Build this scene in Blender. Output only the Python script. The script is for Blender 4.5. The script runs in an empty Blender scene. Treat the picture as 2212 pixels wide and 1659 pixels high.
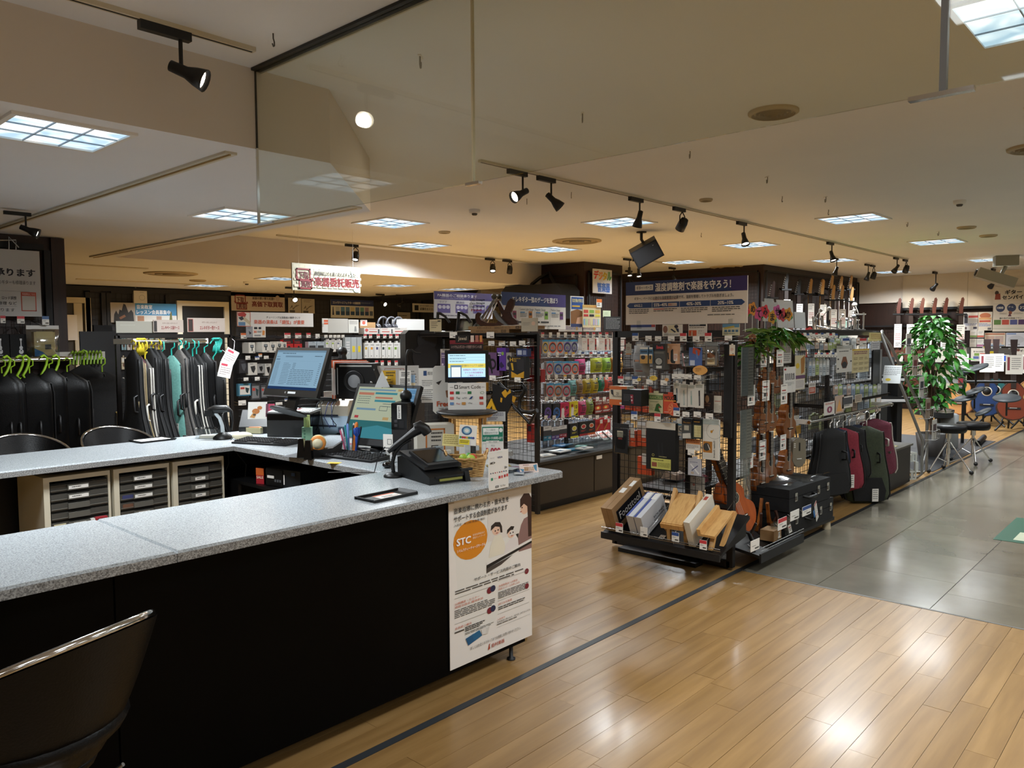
import bpy,math,random
from mathutils import Vector,Matrix
random.seed(7)
SC=bpy.context.scene
COL=SC.collection
PI=math.pi
# camera
FPX,W0,H0=1686.4,2212.0,1659.0
YAW,PITCH,ROLL=math.radians(42.243),math.radians(-3.524),math.radians(-0.322)
CAMZ=1.6
_f=Vector((math.cos(PITCH)*math.cos(YAW),math.cos(PITCH)*math.sin(YAW),math.sin(PITCH)))
_r0=Vector((math.sin(YAW),-math.cos(YAW),0));_u0=_r0.cross(_f)
_r=_r0*math.cos(ROLL)+_u0*math.sin(ROLL);_u=-_r0*math.sin(ROLL)+_u0*math.cos(ROLL)
cd=bpy.data.cameras.new('camera');cam=bpy.data.objects.new('camera',cd);COL.objects.link(cam)
cam.matrix_world=Matrix(((_r.x,_u.x,-_f.x,0),(_r.y,_u.y,-_f.y,0),(_r.z,_u.z,-_f.z,CAMZ),(0,0,0,1)))
cd.sensor_width=36;cd.lens=FPX/W0*36;cd.clip_start=0.05;cd.clip_end=100
SC.camera=cam
# world, exposure
wd=bpy.data.worlds.new('world');SC.world=wd;wd.use_nodes=True
wd.node_tree.nodes['Background'].inputs[0].default_value=(1,.96,.9,1)
wd.node_tree.nodes['Background'].inputs[1].default_value=0.05
vs=SC.view_settings
vs.view_transform='Standard';vs.look='None';vs.gamma=1;vs.use_curve_mapping=False
vs.exposure=0.22
SC.cycles.max_bounces=7;SC.cycles.diffuse_bounces=4;SC.cycles.glossy_bounces=3
SC.cycles.transmission_bounces=4;SC.cycles.transparent_max_bounces=16
SC.cycles.caustics_reflective=False;SC.cycles.caustics_refractive=False
SC.cycles.sample_clamp_indirect=4
TROFFER_W,LOUVER_E,SPOT_W=68.0,1.25,10.0
ZM,ZS=2.83,2.468
# picking real points
def ray(x,y):
 return _r*((x-W0/2)/FPX)+_u*(-(y-H0/2)/FPX)+_f
CP=Vector((0,0,CAMZ))
def pz(x,y,z=0.0):
 d=ray(x,y);return CP+d*((z-CAMZ)/d.z)
def pX(x,y,X):
 d=ray(x,y);return CP+d*(X/d.x)
def pY(x,y,Y):
 d=ray(x,y);return CP+d*(Y/d.y)
 # materials
MATS={}
def lin(h):
 h=h.lstrip('#');o=[]
 for i in(0,2,4):
  c=int(h[i:i+2],16)/255
  o.append(c/12.92 if c<=.04045 else((c+.055)/1.055)**2.4)
 return(*o,1)
def M(col,rough=.5,metal=0,emit=0,alpha=1,coat=0):
 """plain material named by its hex colour, cached"""
 if col in MATS:return MATS[col]
 key=(col,rough,metal,emit,alpha,coat)
 if key in MATS:return MATS[key]
 m=bpy.data.materials.new('paint_'+col.strip('#'));m.use_nodes=True
 b=m.node_tree.nodes['Principled BSDF'];i=b.inputs
 i['Base Color'].default_value=lin(col);i['Roughness'].default_value=rough;i['Metallic'].default_value=metal
 if emit:i['Emission Color'].default_value=lin(col);i['Emission Strength'].default_value=emit
 if coat:i['Coat Weight'].default_value=coat;i['Coat Roughness'].default_value=.08
 MATS[key]=m
 return m
def named(name,m):MATS[name]=m;m.name=name;return m
def nodes(name,rough=.5):
 m=bpy.data.materials.new(name);m.use_nodes=True
 nt=m.node_tree;b=nt.nodes['Principled BSDF'];b.inputs['Roughness'].default_value=rough
 MATS[name]=m
 return m,nt,b,nt.nodes,nt.links
def noise_col(name,cols,scale,rough=.5,stretch=(1,1,1),detail=4,bump=0,rnd=0,pos=None,coat=0,metal=0,bscale=None):
 m,nt,b,N,L=nodes(name,rough)
 tc=N.new('ShaderNodeTexCoord');mp=N.new('ShaderNodeMapping');mp.inputs['Scale'].default_value=stretch
 L.new(tc.outputs['Object'],mp.inputs[0])
 vec=mp.outputs[0]
 if rnd:
  oi=N.new('ShaderNodeObjectInfo');ad=N.new('ShaderNodeVectorMath');ad.operation='ADD'
  mu=N.new('ShaderNodeMath');mu.operation='MULTIPLY';mu.inputs[1].default_value=37
  L.new(oi.outputs['Random'],mu.inputs[0]);L.new(vec,ad.inputs[0]);L.new(mu.outputs[0],ad.inputs[1]);vec=ad.outputs[0]
 nz=N.new('ShaderNodeTexNoise');nz.inputs['Scale'].default_value=scale;nz.inputs['Detail'].default_value=detail
 L.new(vec,nz.inputs['Vector'])
 cr=N.new('ShaderNodeValToRGB');e=cr.color_ramp.elements
 n=len(cols);pos=pos or[.3+.4*k/max(n-1,1) for k in range(n)]
 e[0].position=pos[0];e[0].color=lin(cols[0]);e[1].position=pos[-1];e[1].color=lin(cols[-1])
 for k in range(1,n-1):
  q=e.new(pos[k]);q.color=lin(cols[k])
 L.new(nz.outputs['Fac'],cr.inputs[0]);out=cr.outputs[0]
 if rnd:
  hs=N.new('ShaderNodeHueSaturation');mr=N.new('ShaderNodeMapRange')
  mr.inputs['To Min'].default_value=1-rnd;mr.inputs['To Max'].default_value=1+rnd
  L.new(oi.outputs['Random'],mr.inputs['Value']);L.new(mr.outputs[0],hs.inputs['Value']);L.new(out,hs.inputs['Color']);out=hs.outputs[0]
 L.new(out,b.inputs['Base Color'])
 b.inputs['Metallic'].default_value=metal
 if coat:b.inputs['Coat Weight'].default_value=coat;b.inputs['Coat Roughness'].default_value=.13
 if bump:
  nb=nz
  if bscale:
   nb=N.new('ShaderNodeTexNoise');nb.inputs['Scale'].default_value=bscale;L.new(vec,nb.inputs['Vector'])
  bp=N.new('ShaderNodeBump');bp.inputs['Strength'].default_value=bump;bp.inputs['Distance'].default_value=.01
  L.new(nb.outputs['Fac'],bp.inputs['Height']);L.new(bp.outputs[0],b.inputs['Normal'])
 return m
def clear(name,tint='#ffffff',gloss=.12,rough=.03,fres=True):
 m=bpy.data.materials.new(name);m.use_nodes=True;nt=m.node_tree;N=nt.nodes;L=nt.links
 N.remove(N['Principled BSDF'])
 t=N.new('ShaderNodeBsdfTransparent');t.inputs[0].default_value=lin(tint)
 g=N.new('ShaderNodeBsdfGlossy');g.inputs['Roughness'].default_value=rough
 mx=N.new('ShaderNodeMixShader');mx.inputs[0].default_value=gloss
 if fres:
  lw=N.new('ShaderNodeLayerWeight');lw.inputs['Blend'].default_value=.5
  pw=N.new('ShaderNodeMath');pw.operation='POWER';pw.inputs[1].default_value=5;L.new(lw.outputs['Facing'],pw.inputs[0])
  ma=N.new('ShaderNodeMath');ma.operation='MULTIPLY_ADD';ma.inputs[1].default_value=.9;ma.inputs[2].default_value=.05
  L.new(pw.outputs[0],ma.inputs[0]);L.new(ma.outputs[0],mx.inputs[0])
 L.new(t.outputs[0],mx.inputs[1]);L.new(g.outputs[0],mx.inputs[2]);L.new(mx.outputs[0],N['Material Output'].inputs[0])
 MATS[name]=m;return m
def G(n):return MATS[n]
noise_col('plank_wood',['#8f6c3f','#9c7847','#a98452'],3.0,.32,(.6,7,1),6,.06,.05,coat=.14,bscale=2.5)
noise_col('floor_tile',['#6d685b','#7b7566','#878070'],2.2,.2,(1,1,1),5,.07,.05,coat=.2,bscale=3)
noise_col('ceiling_paint',['#e4e6ea','#e8eaed'],1.5,.75,bump=.03,bscale=60)
noise_col('wall_white',['#d9cdbb','#ded3c2'],2,.8,bump=.03,bscale=50)
noise_col('soffit_paint',['#d8cfc5','#ddd5cb'],1.2,.8,bump=.02,bscale=60)
noise_col('wall_grey',['#2a2c31','#303238'],2,.7)
noise_col('wall_black',['#0c0c0f','#111114'],2,.6)
noise_col('brown_wood',['#22130d','#2f1b13','#28160f'],4,.45,(6,6,.5),5)
noise_col('counter_stone',['#858a8e','#a6acb0','#b3b9bd','#c6cbce'],210,.22,detail=2,pos=[.30,.44,.55,.70])
noise_col('counter_edge',['#5c5c5c','#8c8d8d','#b4b5b5'],230,.35,detail=2,pos=[.34,.5,.68])
noise_col('counter_black',['#020202','#040404'],3,.35)
MATS['counter_black'].node_tree.nodes['Principled BSDF'].inputs['Specular IOR Level'].default_value=.07
noise_col('leather',['#030304','#060607'],30,.38,bump=.12,bscale=180)
MATS['leather'].node_tree.nodes['Principled BSDF'].inputs['Specular IOR Level'].default_value=.25
noise_col('black_fabric',['#050506','#0b0b0d'],60,.8,bump=.25,bscale=300)
noise_col('rack_brown',['#120d0b','#181210'],8,.45)
noise_col('cabinet_brown',['#30281c','#362d20'],5,.5)
noise_col('koa',['#5d2f10','#96551f','#7a4117'],5,.22,(7,7,.8),6,coat=.5)
noise_col('koa_top',['#5f3519','#83502a','#6e4322'],5,.3,(9,9,.8),6,coat=.3)
noise_col('mahogany',['#8a3c12','#b0541c'],5,.25,(7,7,.8),5,coat=.4)
noise_col('light_wood',['#b98a50','#d2a568','#c3965b'],6,.4,(9,1.5,1.5),6)
noise_col('walnut',['#2a150d','#45251a','#371c12'],5,.35,(1.5,8,8),5)
noise_col('cardboard',['#8f6d46','#9d7a51'],12,.7)
noise_col('wicker',['#a87c3e','#d0a566','#8f6630'],30,.55)
noise_col('leaf',['#1d5316','#2f7a22','#4b9a2f'],3,.4,rnd=.35)
noise_col('leaf_pale',['#2c4a12','#557a20','#8d9e3a'],14,.45)
noise_col('bark',['#3a2a1c','#5a4230'],20,.8)
clear('glass','#f7f9f4',rough=.015)
clear('acrylic','#f2f4f4',.1,.05)
clear('film','#e4e6e6',.22,.12,False)
named('chrome',M('#d8d8d8',.12,1));named('steel',M('#9a9b9c',.3,1));named('brass',M('#b79a63',.35,1))
named('tube_grey',M('#8b8b8a',.35,.8))
named('black',M('#050506',.45));named('gloss_black',M('#030304',.12));named('dark',M('#101012',.5))
named('white',M('#e6e4df',.5));named('paper',M('#e9e6df',.65));named('cream',M('#cfc8b4',.5))
named('wire',M('#14100e',.5));named('wire_chrome',M('#b9bbbd',.25,1))
named('bulb',M('#fff2dc',emit=14));named('louver_white',M('#dfe9f2',.35))
def emat(name,col,e):
 m=bpy.data.materials.new(name);m.use_nodes=True;N=m.node_tree.nodes
 N.remove(N['Principled BSDF']);s=N.new('ShaderNodeEmission');s.inputs[0].default_value=lin(col);s.inputs[1].default_value=e
 m.node_tree.links.new(s.outputs[0],N['Material Output'].inputs[0]);MATS[name]=m
def troffer_mat():
 m=bpy.data.materials.new('troffer_glow');m.use_nodes=True;nt=m.node_tree;N=nt.nodes;L=nt.links
 N.remove(N['Principled BSDF']);s=N.new('ShaderNodeEmission')
 tc=N.new('ShaderNodeTexCoord');v=N.new('ShaderNodeTexNoise');v.inputs['Scale'].default_value=5;v.inputs['Detail'].default_value=1;v.inputs['Distortion'].default_value=1.2
 cr=N.new('ShaderNodeValToRGB');e=cr.color_ramp.elements
 e[0].position=.36;e[0].color=lin('#a9c6dc');e[1].position=.62;e[1].color=lin('#ffffff')
 q=e.new(.5);q.color=lin('#dcecf8')
 L.new(tc.outputs['Object'],v.inputs['Vector']);L.new(v.outputs['Fac'],cr.inputs[0]);L.new(cr.outputs[0],s.inputs[0])
 s.inputs[1].default_value=LOUVER_E;L.new(s.outputs[0],N['Material Output'].inputs[0]);MATS['troffer_glow']=m
troffer_mat()
emat('screen_blue','#9cc2dc',.62);emat('screen_pos','#c9d2b6',.55);emat('screen_pay','#bfe6f7',1.0);emat('screen_tab','#2f62d8',.9)
emat('scr_dark','#42525f',.6);emat('scr_mid','#7f9fb6',.6);emat('scr_navy','#27406b',.6);emat('scr_teal','#4c9aa8',.55);emat('scr_rose','#d08a72',.55);emat('scr_red','#c24b52',.55);emat('scr_yel','#e9d56a',.9);emat('scr_sky','#6fa0c8',.55);emat('scr_sea','#3f8186',.5);emat('scr_white','#f2f6f6',.9);emat('scr_pink','#b04a9a',.8);emat('scr_tan','#cdae76',.55)
# text
_tc={}
def glyphs(body,bold=0.0):
 k=(body,bold)
 if k in _tc:return _tc[k]
 c=bpy.data.curves.new('tmp','FONT');c.body=body;c.resolution_u=2
 o=bpy.data.objects.new('tmp',c)
 COL.objects.link(o);bpy.context.view_layer.update()
 dg=bpy.context.evaluated_depsgraph_get();me=o.evaluated_get(dg).to_mesh()
 v=[(p.co.x,p.co.y) for p in me.vertices];f=[tuple(p.vertices) for p in me.polygons]
 bpy.data.objects.remove(o);bpy.data.curves.remove(c)
 if bold and v:
  n=len(v);V=[];F=[]
  for i,(dx,dy) in enumerate(((-1,-.7),(1,-.7),(-1,.7),(1,.7))):
   V+=[(x+dx*bold,y+dy*bold,i*.00004) for x,y in v];F+=[tuple(q+i*n for q in p) for p in f]
  v,f=V,F
 if v:
  x0=min(p[0] for p in v);x1=max(p[0] for p in v);y0=min(p[1] for p in v);y1=max(p[1] for p in v)
  v=[((p[0]-x0)/max(x1-x0,1e-6),(p[1]-y0)/max(y1-y0,1e-6),*p[2:]) for p in v]
 _tc[k]=(v,f);return _tc[k]
 # mesh builder
class MB:
 def __init__(s):s.v=[];s.f=[];s.m=[];s.sm=[];s.mats=[];s.T=None
 def mi(s,mat):
  if isinstance(mat,str):mat=MATS[mat] if mat in MATS else M(mat)
  if mat not in s.mats:s.mats.append(mat)
  return s.mats.index(mat)
 def add(s,vs,fs,mat,smooth=False):
  b=len(s.v);k=s.mi(mat)
  if s.T is not None:vs=[s.T@Vector(p) for p in vs]
  s.v+=[tuple(p) for p in vs];s.f+=[tuple(b+i for i in f) for f in fs]
  s.m+=[k]*len(fs);s.sm+=[smooth]*len(fs);return s
 def box(s,x0,y0,z0,x1,y1,z1,mat):
  return s.add([(x0,y0,z0),(x1,y0,z0),(x1,y1,z0),(x0,y1,z0),(x0,y0,z1),(x1,y0,z1),(x1,y1,z1),(x0,y1,z1)],[(0,3,2,1),(4,5,6,7),(0,1,5,4),(1,2,6,5),(2,3,7,6),(3,0,4,7)],mat)
 def prism(s,poly,a,b,mat,ax='y',smooth=False):
  """poly of (p,q) extruded along ax from a to b; y: (x,z), x: (y,z), z: (x,y)"""
  mk={'y':lambda p,t:(p[0],t,p[1]),'x':lambda p,t:(t,p[0],p[1]),'z':lambda p,t:(p[0],p[1],t)}[ax]
  n=len(poly);vs=[mk(p,a) for p in poly]+[mk(p,b) for p in poly]
  s.add(vs,[tuple(range(n)),tuple(range(2*n-1,n-1,-1))],mat)
  return s.add(vs,[(i,i+n,(i+1)%n+n,(i+1)%n) for i in range(n)],mat,smooth)
 def tube(s,pts,r,mat,n=6,caps=True,closed=False):
  pts=[Vector(p) for p in pts];m=len(pts);vs=[];up=None
  for i,p in enumerate(pts):
   if closed:d=pts[(i+1)%m]-pts[i-1]
   else:d=(pts[min(i+1,m-1)]-pts[max(i-1,0)])
   d.normalize()
   if up is None:
    up=Vector((0,0,1)) if abs(d.z)<.9 else Vector((1,0,0))
   a=d.cross(up)
   if a.length<1e-5:a=d.cross(Vector((.3,.9,.1)))
   a.normalize();up=a.cross(d)
   rr=r[i] if isinstance(r,(list,tuple)) else r
   vs+=[p+(a*math.cos(2*PI*k/n)+up*math.sin(2*PI*k/n))*rr for k in range(n)]
  fs=[]
  for i in range(m if closed else m-1):
   j=(i+1)%m
   fs+=[(i*n+k,i*n+(k+1)%n,j*n+(k+1)%n,j*n+k) for k in range(n)]
  s.add(vs,fs,mat,n>4)
  if caps and not closed:
   s.add(vs[:n],[tuple(range(n-1,-1,-1))],mat);s.add(vs[-n:],[tuple(range(n))],mat)
  return s
 def bar(s,p,q,r,mat):
  return s.tube([p,q],r,mat,4,False)
 def lathe(s,prof,mat,n=16,c=(0,0,0),ax='z',smooth=True):
  vs=[]
  for r,h in prof:
   for k in range(n):
    a=2*PI*k/n;p=(r*math.cos(a),r*math.sin(a),h)
    if ax=='y':p=(p[0],p[2],p[1])
    if ax=='x':p=(p[2],p[0],p[1])
    vs.append((p[0]+c[0],p[1]+c[1],p[2]+c[2]))
  fs=[(i*n+k,i*n+(k+1)%n,(i+1)*n+(k+1)%n,(i+1)*n+k) for i in range(len(prof)-1) for k in range(n)]
  s.add(vs,fs,mat,smooth)
  s.add(vs[:n],[tuple(range(n-1,-1,-1))],mat);return s.add(vs[-n:],[tuple(range(n))],mat)
 def sph(s,c,r,mat,n=12,sq=(1,1,1)):
  vs=[(c[0],c[1],c[2]-r*sq[2])];m=n//2
  for i in range(1,m):
   a=PI*i/m
   vs+=[(c[0]+r*sq[0]*math.sin(a)*math.cos(2*PI*k/n),c[1]+r*sq[1]*math.sin(a)*math.sin(2*PI*k/n),c[2]-r*sq[2]*math.cos(a)) for k in range(n)]
  vs.append((c[0],c[1],c[2]+r*sq[2]));t=len(vs)-1
  fs=[(0,1+(k+1)%n,1+k) for k in range(n)]
  fs+=[(1+(i-1)*n+k,1+(i-1)*n+(k+1)%n,1+i*n+(k+1)%n,1+i*n+k) for i in range(1,m-1) for k in range(n)]
  fs+=[(1+(m-2)*n+k,1+(m-2)*n+(k+1)%n,t) for k in range(n)]
  return s.add(vs,fs,mat,True)
 def surf(s,P,nu,nv,mat,smooth=True,closed=False):
  """grid surface P(u,v), u,v in 0..1"""
  vs=[P(i/nu,j/nv) for j in range(nv+1) for i in range(nu+1)]
  return s.add(vs,[(j*(nu+1)+i,j*(nu+1)+i+1,(j+1)*(nu+1)+i+1,(j+1)*(nu+1)+i) for j in range(nv) for i in range(nu)],mat,smooth)
 def pillow(s,w,h,d,mat,nu=6,nv=7,seal=.07,z0=0):
  """bag bulging to -y: flat sealed strips on top and bottom"""
  fy=bag_y(w,h,d,seal,z0)
  s.surf(lambda u,v:(w*(u-.5),fy(w*(u-.5),z0+h*v),z0+h*v),nu,nv,mat)
  return s.add([(-w/2,.002,z0),(w/2,.002,z0),(w/2,.002,z0+h),(-w/2,.002,z0+h)],[(0,3,2,1)],mat)
 def prt(s,w,h,els,y=0.0,x0=None,z0=0.0,fy=None,step=.00012):
  """flat print on a face looking to -y; elements in 0..1, v downwards"""
  x0=-w/2 if x0 is None else x0;n=0
  def pt(u,v):
   x=x0+w*u;z=z0+h*(1-v);yy=(fy(x,z) if fy else y)
   return(x,yy-.0004-n*step,z)
  for e in els:
   k=e[0];n+=1
   if k=='R':
    _,a,b,c,d,col=e;s.add([pt(a,d),pt(c,d),pt(c,b),pt(a,b)],[(0,1,2,3)],col)
   elif k=='P':
    q=[pt(*p) for p in e[1]];s.add(q,[tuple(range(len(q)))],e[2])
   elif k in 'CE':
    _,cu,cv,ru,rv,col=e;q=[pt(cu+ru*math.cos(2*PI*t/20),cv-rv*math.sin(2*PI*t/20)) for t in range(20)]
    s.add(q,[tuple(range(20))],col)
   elif k=='O':
    _,cu,cv,ru,rv,th,col=e;q=[]
    for t in range(20):
     a=2*PI*t/20;q+=[pt(cu+ru*math.cos(a),cv-rv*math.sin(a)),pt(cu+ru*(1-th)*math.cos(a),cv-rv*(1-th)*math.sin(a))]
    s.add(q,[(2*t,2*((t+1)%20),2*((t+1)%20)+1,2*t+1) for t in range(20)],col)
   elif k=='F':
    _,a,b,c,d,th,col=e;tv=th*w/h
    for r in((a,b,c,b+tv),(a,d-tv,c,d),(a,b,a+th,d),(c-th,b,c,d)):
     s.add([pt(r[0],r[3]),pt(r[2],r[3]),pt(r[2],r[1]),pt(r[0],r[1])],[(0,1,2,3)],col)
   elif k=='T':
    a,b,c,d,body,col=e[1:7];bold=e[7] if len(e)>7 else.0
    gv,gf=glyphs(body,bold);q=[]
    for p in gv:
     r=pt(a+(c-a)*p[0],d-(d-b)*p[1]);q.append((r[0],r[1]-(p[2] if len(p)>2 else 0),r[2]))
    s.add(q,gf,col)
   elif k=='L':
    a,b,c,d,num,col=e[1:7];fill=e[7] if len(e)>7 else.5;lh=(d-b)/num
    rg=random.Random(int(a*977+b*613+num*31))
    for t in range(num):
     u=a;end=c-(c-a)*(rg.random()*.35 if t==num-1 or rg.random()<.2 else 0)
     while u<end-.001:
      ww=(c-a)*rg.uniform(.06,.2);e2=min(u+ww,end);v=b+lh*t
      s.add([pt(u,v+lh*fill),pt(e2,v+lh*fill),pt(e2,v),pt(u,v)],[(0,1,2,3)],col);u=e2+(c-a)*.02
  return s
 def mesh(s,name):
  me=bpy.data.meshes.new(name);me.from_pydata(s.v,[],s.f)
  for m in s.mats:me.materials.append(m)
  me.polygons.foreach_set('material_index',s.m);me.polygons.foreach_set('use_smooth',s.sm);me.update()
  return me
def bag_y(w,h,d,seal=.07,z0=0):
 def fy(x,z):
  u=max(-1,min(1,2*x/w));v=(z-z0)/h
  if v<seal or v>1-seal:return-.003
  t=(v-seal)/(1-2*seal);return-.003-d*max(0,1-u**4)**.6*max(0,math.sin(PI*t))**.5
 return fy
 # objects
SEEN={}
def tag(o,label=None,cat=None,group=None,kind=None):
 if label:
  o['label']=label
  if cat:
   if label in SEEN:print('DUPLABEL',label)
   SEEN[label]=1
 if cat:o['category']=cat
 if group:o['group']=group
 if kind:o['kind']=kind
 return o
def put(o,loc,rz=0,rx=0,ry=0):
 o.location=loc;o.rotation_euler=(rx,ry,rz);return o
def thing(name,label,cat,loc=(0,0,0),rz=0,group=None,rx=0,ry=0):
 o=bpy.data.objects.new(name,None);COL.objects.link(o);o.empty_display_size=.05
 return put(tag(o,label,cat,group),loc,rz,rx,ry)
def part(name,mb,parent,label=None,kind=None,loc=None,rz=0):
 me=mb.mesh(name) if isinstance(mb,MB) else mb
 o=bpy.data.objects.new(name,me);COL.objects.link(o);o.parent=parent
 if loc is not None:put(o,loc,rz)
 return tag(o,label,None,None,kind)
def solo(name,mb,label,cat,loc=(0,0,0),rz=0,group=None,rx=0,ry=0,scale=None):
 me=mb.mesh(name) if isinstance(mb,MB) else mb
 o=bpy.data.objects.new(name,me);COL.objects.link(o)
 if scale:o.scale=scale
 return put(tag(o,label,cat,group),loc,rz,rx,ry)
def struct(name,mb,parent=None):
 o=bpy.data.objects.new(name,mb.mesh(name));COL.objects.link(o);o.parent=parent
 if parent is None:o['kind']='structure'
 return o
def kids(o):return list(o.children)
def dup(o,loc,rz,label,group=None):
 c=o.copy();COL.objects.link(c);c.location=loc;c.rotation_euler=(o.rotation_euler.x,o.rotation_euler.y,rz)
 tag(c,label,o['category'],group)
 for ch in kids(o):
  d=ch.copy();COL.objects.link(d);d.parent=c
  for g in kids(ch):
   e=g.copy();COL.objects.link(e);e.parent=d
 return c
class Plane:
 def __init__(s,ax,c):s.ax=ax;s.c=c;s.rz=0 if ax=='Y' else-PI/2
 def p(s,x,y):return pY(x,y,s.c) if s.ax=='Y' else pX(x,y,s.c)
 def rect(s,x0,y0,x1,y1):
  xm,ym=(x0+x1)/2,(y0+y1)/2
  l,r,t,b=s.p(x0,ym),s.p(x1,ym),s.p(xm,y0),s.p(xm,y1)
  return Vector((b.x,b.y,b.z)),(r-l).length,t.z-b.z
 def loc(s,x,y):return s.p(x,y)
def board(pl,px,name,label,cat,els,col='paper',th=.006,group=None,tilt=0,rz=0,extra=None):
 """a flat sign, poster or card with print, on a display plane"""
 loc,w,h=pl.rect(*px)
 t=thing(name,label,cat,loc,pl.rz+rz,group,rx=tilt)
 part('backing',MB().box(-w/2,0,0,w/2,th,h,col),t)
 if els:
  a=MB().prt(w,h,[e for e in els if e[0]!='T'])
  if a.f:part('print',a,t)
  tx=[e for e in els if e[0]=='T']
  if tx:part('lettering',MB().prt(w,h,tx,y=-.0004-.00012*len(els)),t)
 if extra:extra(t,w,h)
 return t
def grid(w,h,pitch,r,mat='wire',x0=0,z0=0,both=True):
 g=MB();n=max(1,round(w/pitch));m=max(1,round(h/pitch))
 for i in range(n+1):g.bar((x0+w*i/n,0,z0),(x0+w*i/n,0,z0+h),r,mat)
 for j in range(m+1):g.bar((x0,-.003,z0+h*j/m),(x0+w,-.003,z0+h*j/m),r,mat)
 return g
def fc(x0,y0,x1,y1,z=None,depth=None,off=0):
 """bottom-centre point, width, height and turn of an upright thing that faces the viewer, off degrees aside"""
 xm=(x0+x1)/2
 P=pz(xm,y1,z) if z is not None else CP+ray(xm,y1)*depth
 dp=(P-CP).dot(_f);sc=dp/FPX
 n=Vector((-P.x,-P.y)).normalized();rz=math.atan2(n.x,-n.y)+math.radians(off)
 return P,(x1-x0)*sc/max(.3,math.cos(math.radians(off))),(y1-y0)*sc,rz,sc
def fcard(px,name,label,cat,els,col='paper',th=.004,group=None,tilt=0,extra=None,z=None,depth=None,off=0):
 P,w,h,rz,sc=fc(*px,z=z,depth=depth,off=off)
 t=thing(name,label,cat,P,rz,group,rx=math.radians(tilt))
 part('backing',MB().box(-w/2,0,0,w/2,th,h,col),t)
 if els:
  a=MB().prt(w,h,[e for e in els if e[0]!='T'])
  if a.f:part('print',a,t)
  tx=[e for e in els if e[0]=='T']
  if tx:part('lettering',MB().prt(w,h,tx,y=-.0004-.00012*len(els)),t)
 if extra:extra(t,w,h)
 return t
 # SETTING
def inframe(p,mrg=0):
 d=Vector(p)-CP;z=d.dot(_f)
 if z<.2:return None
 x=FPX*d.dot(_r)/z+W0/2;y=-FPX*d.dot(_u)/z+H0/2
 return(z,x,y) if-mrg<x<W0+mrg and-mrg<y<H0+mrg else None
floor=struct('floor',MB().box(-5,-6,-.06,18.6,14.2,-.005,'#2b2118'))
PW,TX,TY=.112,4.905,2.355
cand=[]
rows=[]
y=2.355
while y>-6:rows.append((y-PW,y));y-=PW
y=2.395
while y<13.8:rows.append((y,y+PW));y+=PW
rg=random.Random(3)
for k,(y0,y1) in enumerate(rows):
 x=-5+rg.random()*.9;xe=TX if y1<2.37 else 18.5
 while x<xe:
  x1=min(x+.91,xe)
  if x1-x>.02:cand.append((x,y0,x1,y1))
  x=x1
def key(c):
 best=None
 for u in(0,.5,1):
  for w in(0,.5,1):
   q=inframe((c[0]+(c[2]-c[0])*u,c[1]+(c[3]-c[1])*w,0),20)
   if q and(best is None or q[0]<best):best=q[0]
 return best
def hidden(c):
 x,y=c[0]+.45,c[1]
 return(x<2.9 and y>2.5) or(y>4.5) or(x>4.9 and 2.9<y<4.4 and x>6.6)
near,rest=[],[]
for c in cand:
 k=key(c)
 (near if k is not None and not hidden(c) else rest).append((k or 99,c))
near.sort();rest+=near[300:];near=near[:300]
pm={}
def plankmesh(l):
 l=round(l,3)
 if l not in pm:pm[l]=MB().box(.0008,.0008,-.006,l-.0008,PW-.0008,0,'plank_wood').mesh('plank')
 return pm[l]
for _,c in near:
 o=part('plank',plankmesh(c[2]-c[0]),floor,loc=(c[0],c[1],rg.uniform(-.0005,.0004)))
mb=MB()
for _,c in rest:mb.box(c[0]+.0008,c[1]+.0008,-.006,c[2]-.0008,c[3]-.0008,0,'plank_wood')
part('far_planking',mb,floor,kind='stuff')
tm={}
ys=[TY,1.86,1.20,.54,-.12,-.78,-1.44,-2.1,-2.8,-3.5,-4.2,-5,-6]
for j in range(len(ys)-1):
 y1,y0=ys[j],ys[j+1];x=TX+.02
 off=.37 if j%2==0 else.62
 while x<18.4:
  x1=min(x+(off if x<TX+.05 else.66),18.5)
  kk=(round(x1-x,3),round(y1-y0,3))
  if kk not in tm:tm[kk]=MB().box(.001,.0022,-.006,kk[0]-.001,kk[1]-.0022,0,'floor_tile').mesh('tile')
  part('tile',tm[kk],floor,loc=(x,y0,0));x=x1
struct('trim_1',MB().box(-5,2.357,-.005,4.93,2.393,.0015,'#34383c').box(4.93,2.36,-.005,18.4,2.39,.001,'#1c1d1e'))
struct('trim_2',MB().box(TX,-6,-.005,TX+.018,2.357,.0012,'#6f6e69'))
struct('ceiling',MB().box(-5,-6,ZM,18.6,14.2,ZM+.1,'ceiling_paint'))
BK=3.335
slab=[(-5,BK),(2.33,BK),(3.405,4.41),(3.405,8.83),(10.5,8.83),(10.5,14.2),(-5,14.2)]
mb=MB();n=len(slab)
mb.add([(p[0],p[1],ZS) for p in slab],[tuple(range(n-1,-1,-1))],'ceiling_paint')
mb.add([(p[0],p[1],ZS) for p in slab]+[(p[0],p[1],ZM) for p in slab],[(i,(i+1)%n,(i+1)%n+n,i+n) for i in range(n)],'soffit_paint')
struct('ceiling_dropped',mb)
struct('trim_3',MB().box(1.84,BK+.13,ZS-.012,1.90,9.4,ZS,'cream').box(1.86,BK+.13,ZS-.02,1.868,9.4,ZS-.012,'brass'))
struct('trim_4',MB().box(3.16,4.3,ZS-.014,3.25,8.9,ZS,'cream').box(3.2,4.3,ZS-.018,3.21,8.9,ZS-.014,'brass'))
struct('trim_5',MB().box(2.9,9.9,ZS-.012,4.2,9.98,ZS,'cream').box(4.2,12.3,ZS-.012,6.0,12.38,ZS,'cream'))
YB=13.75
mb=MB()
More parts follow.
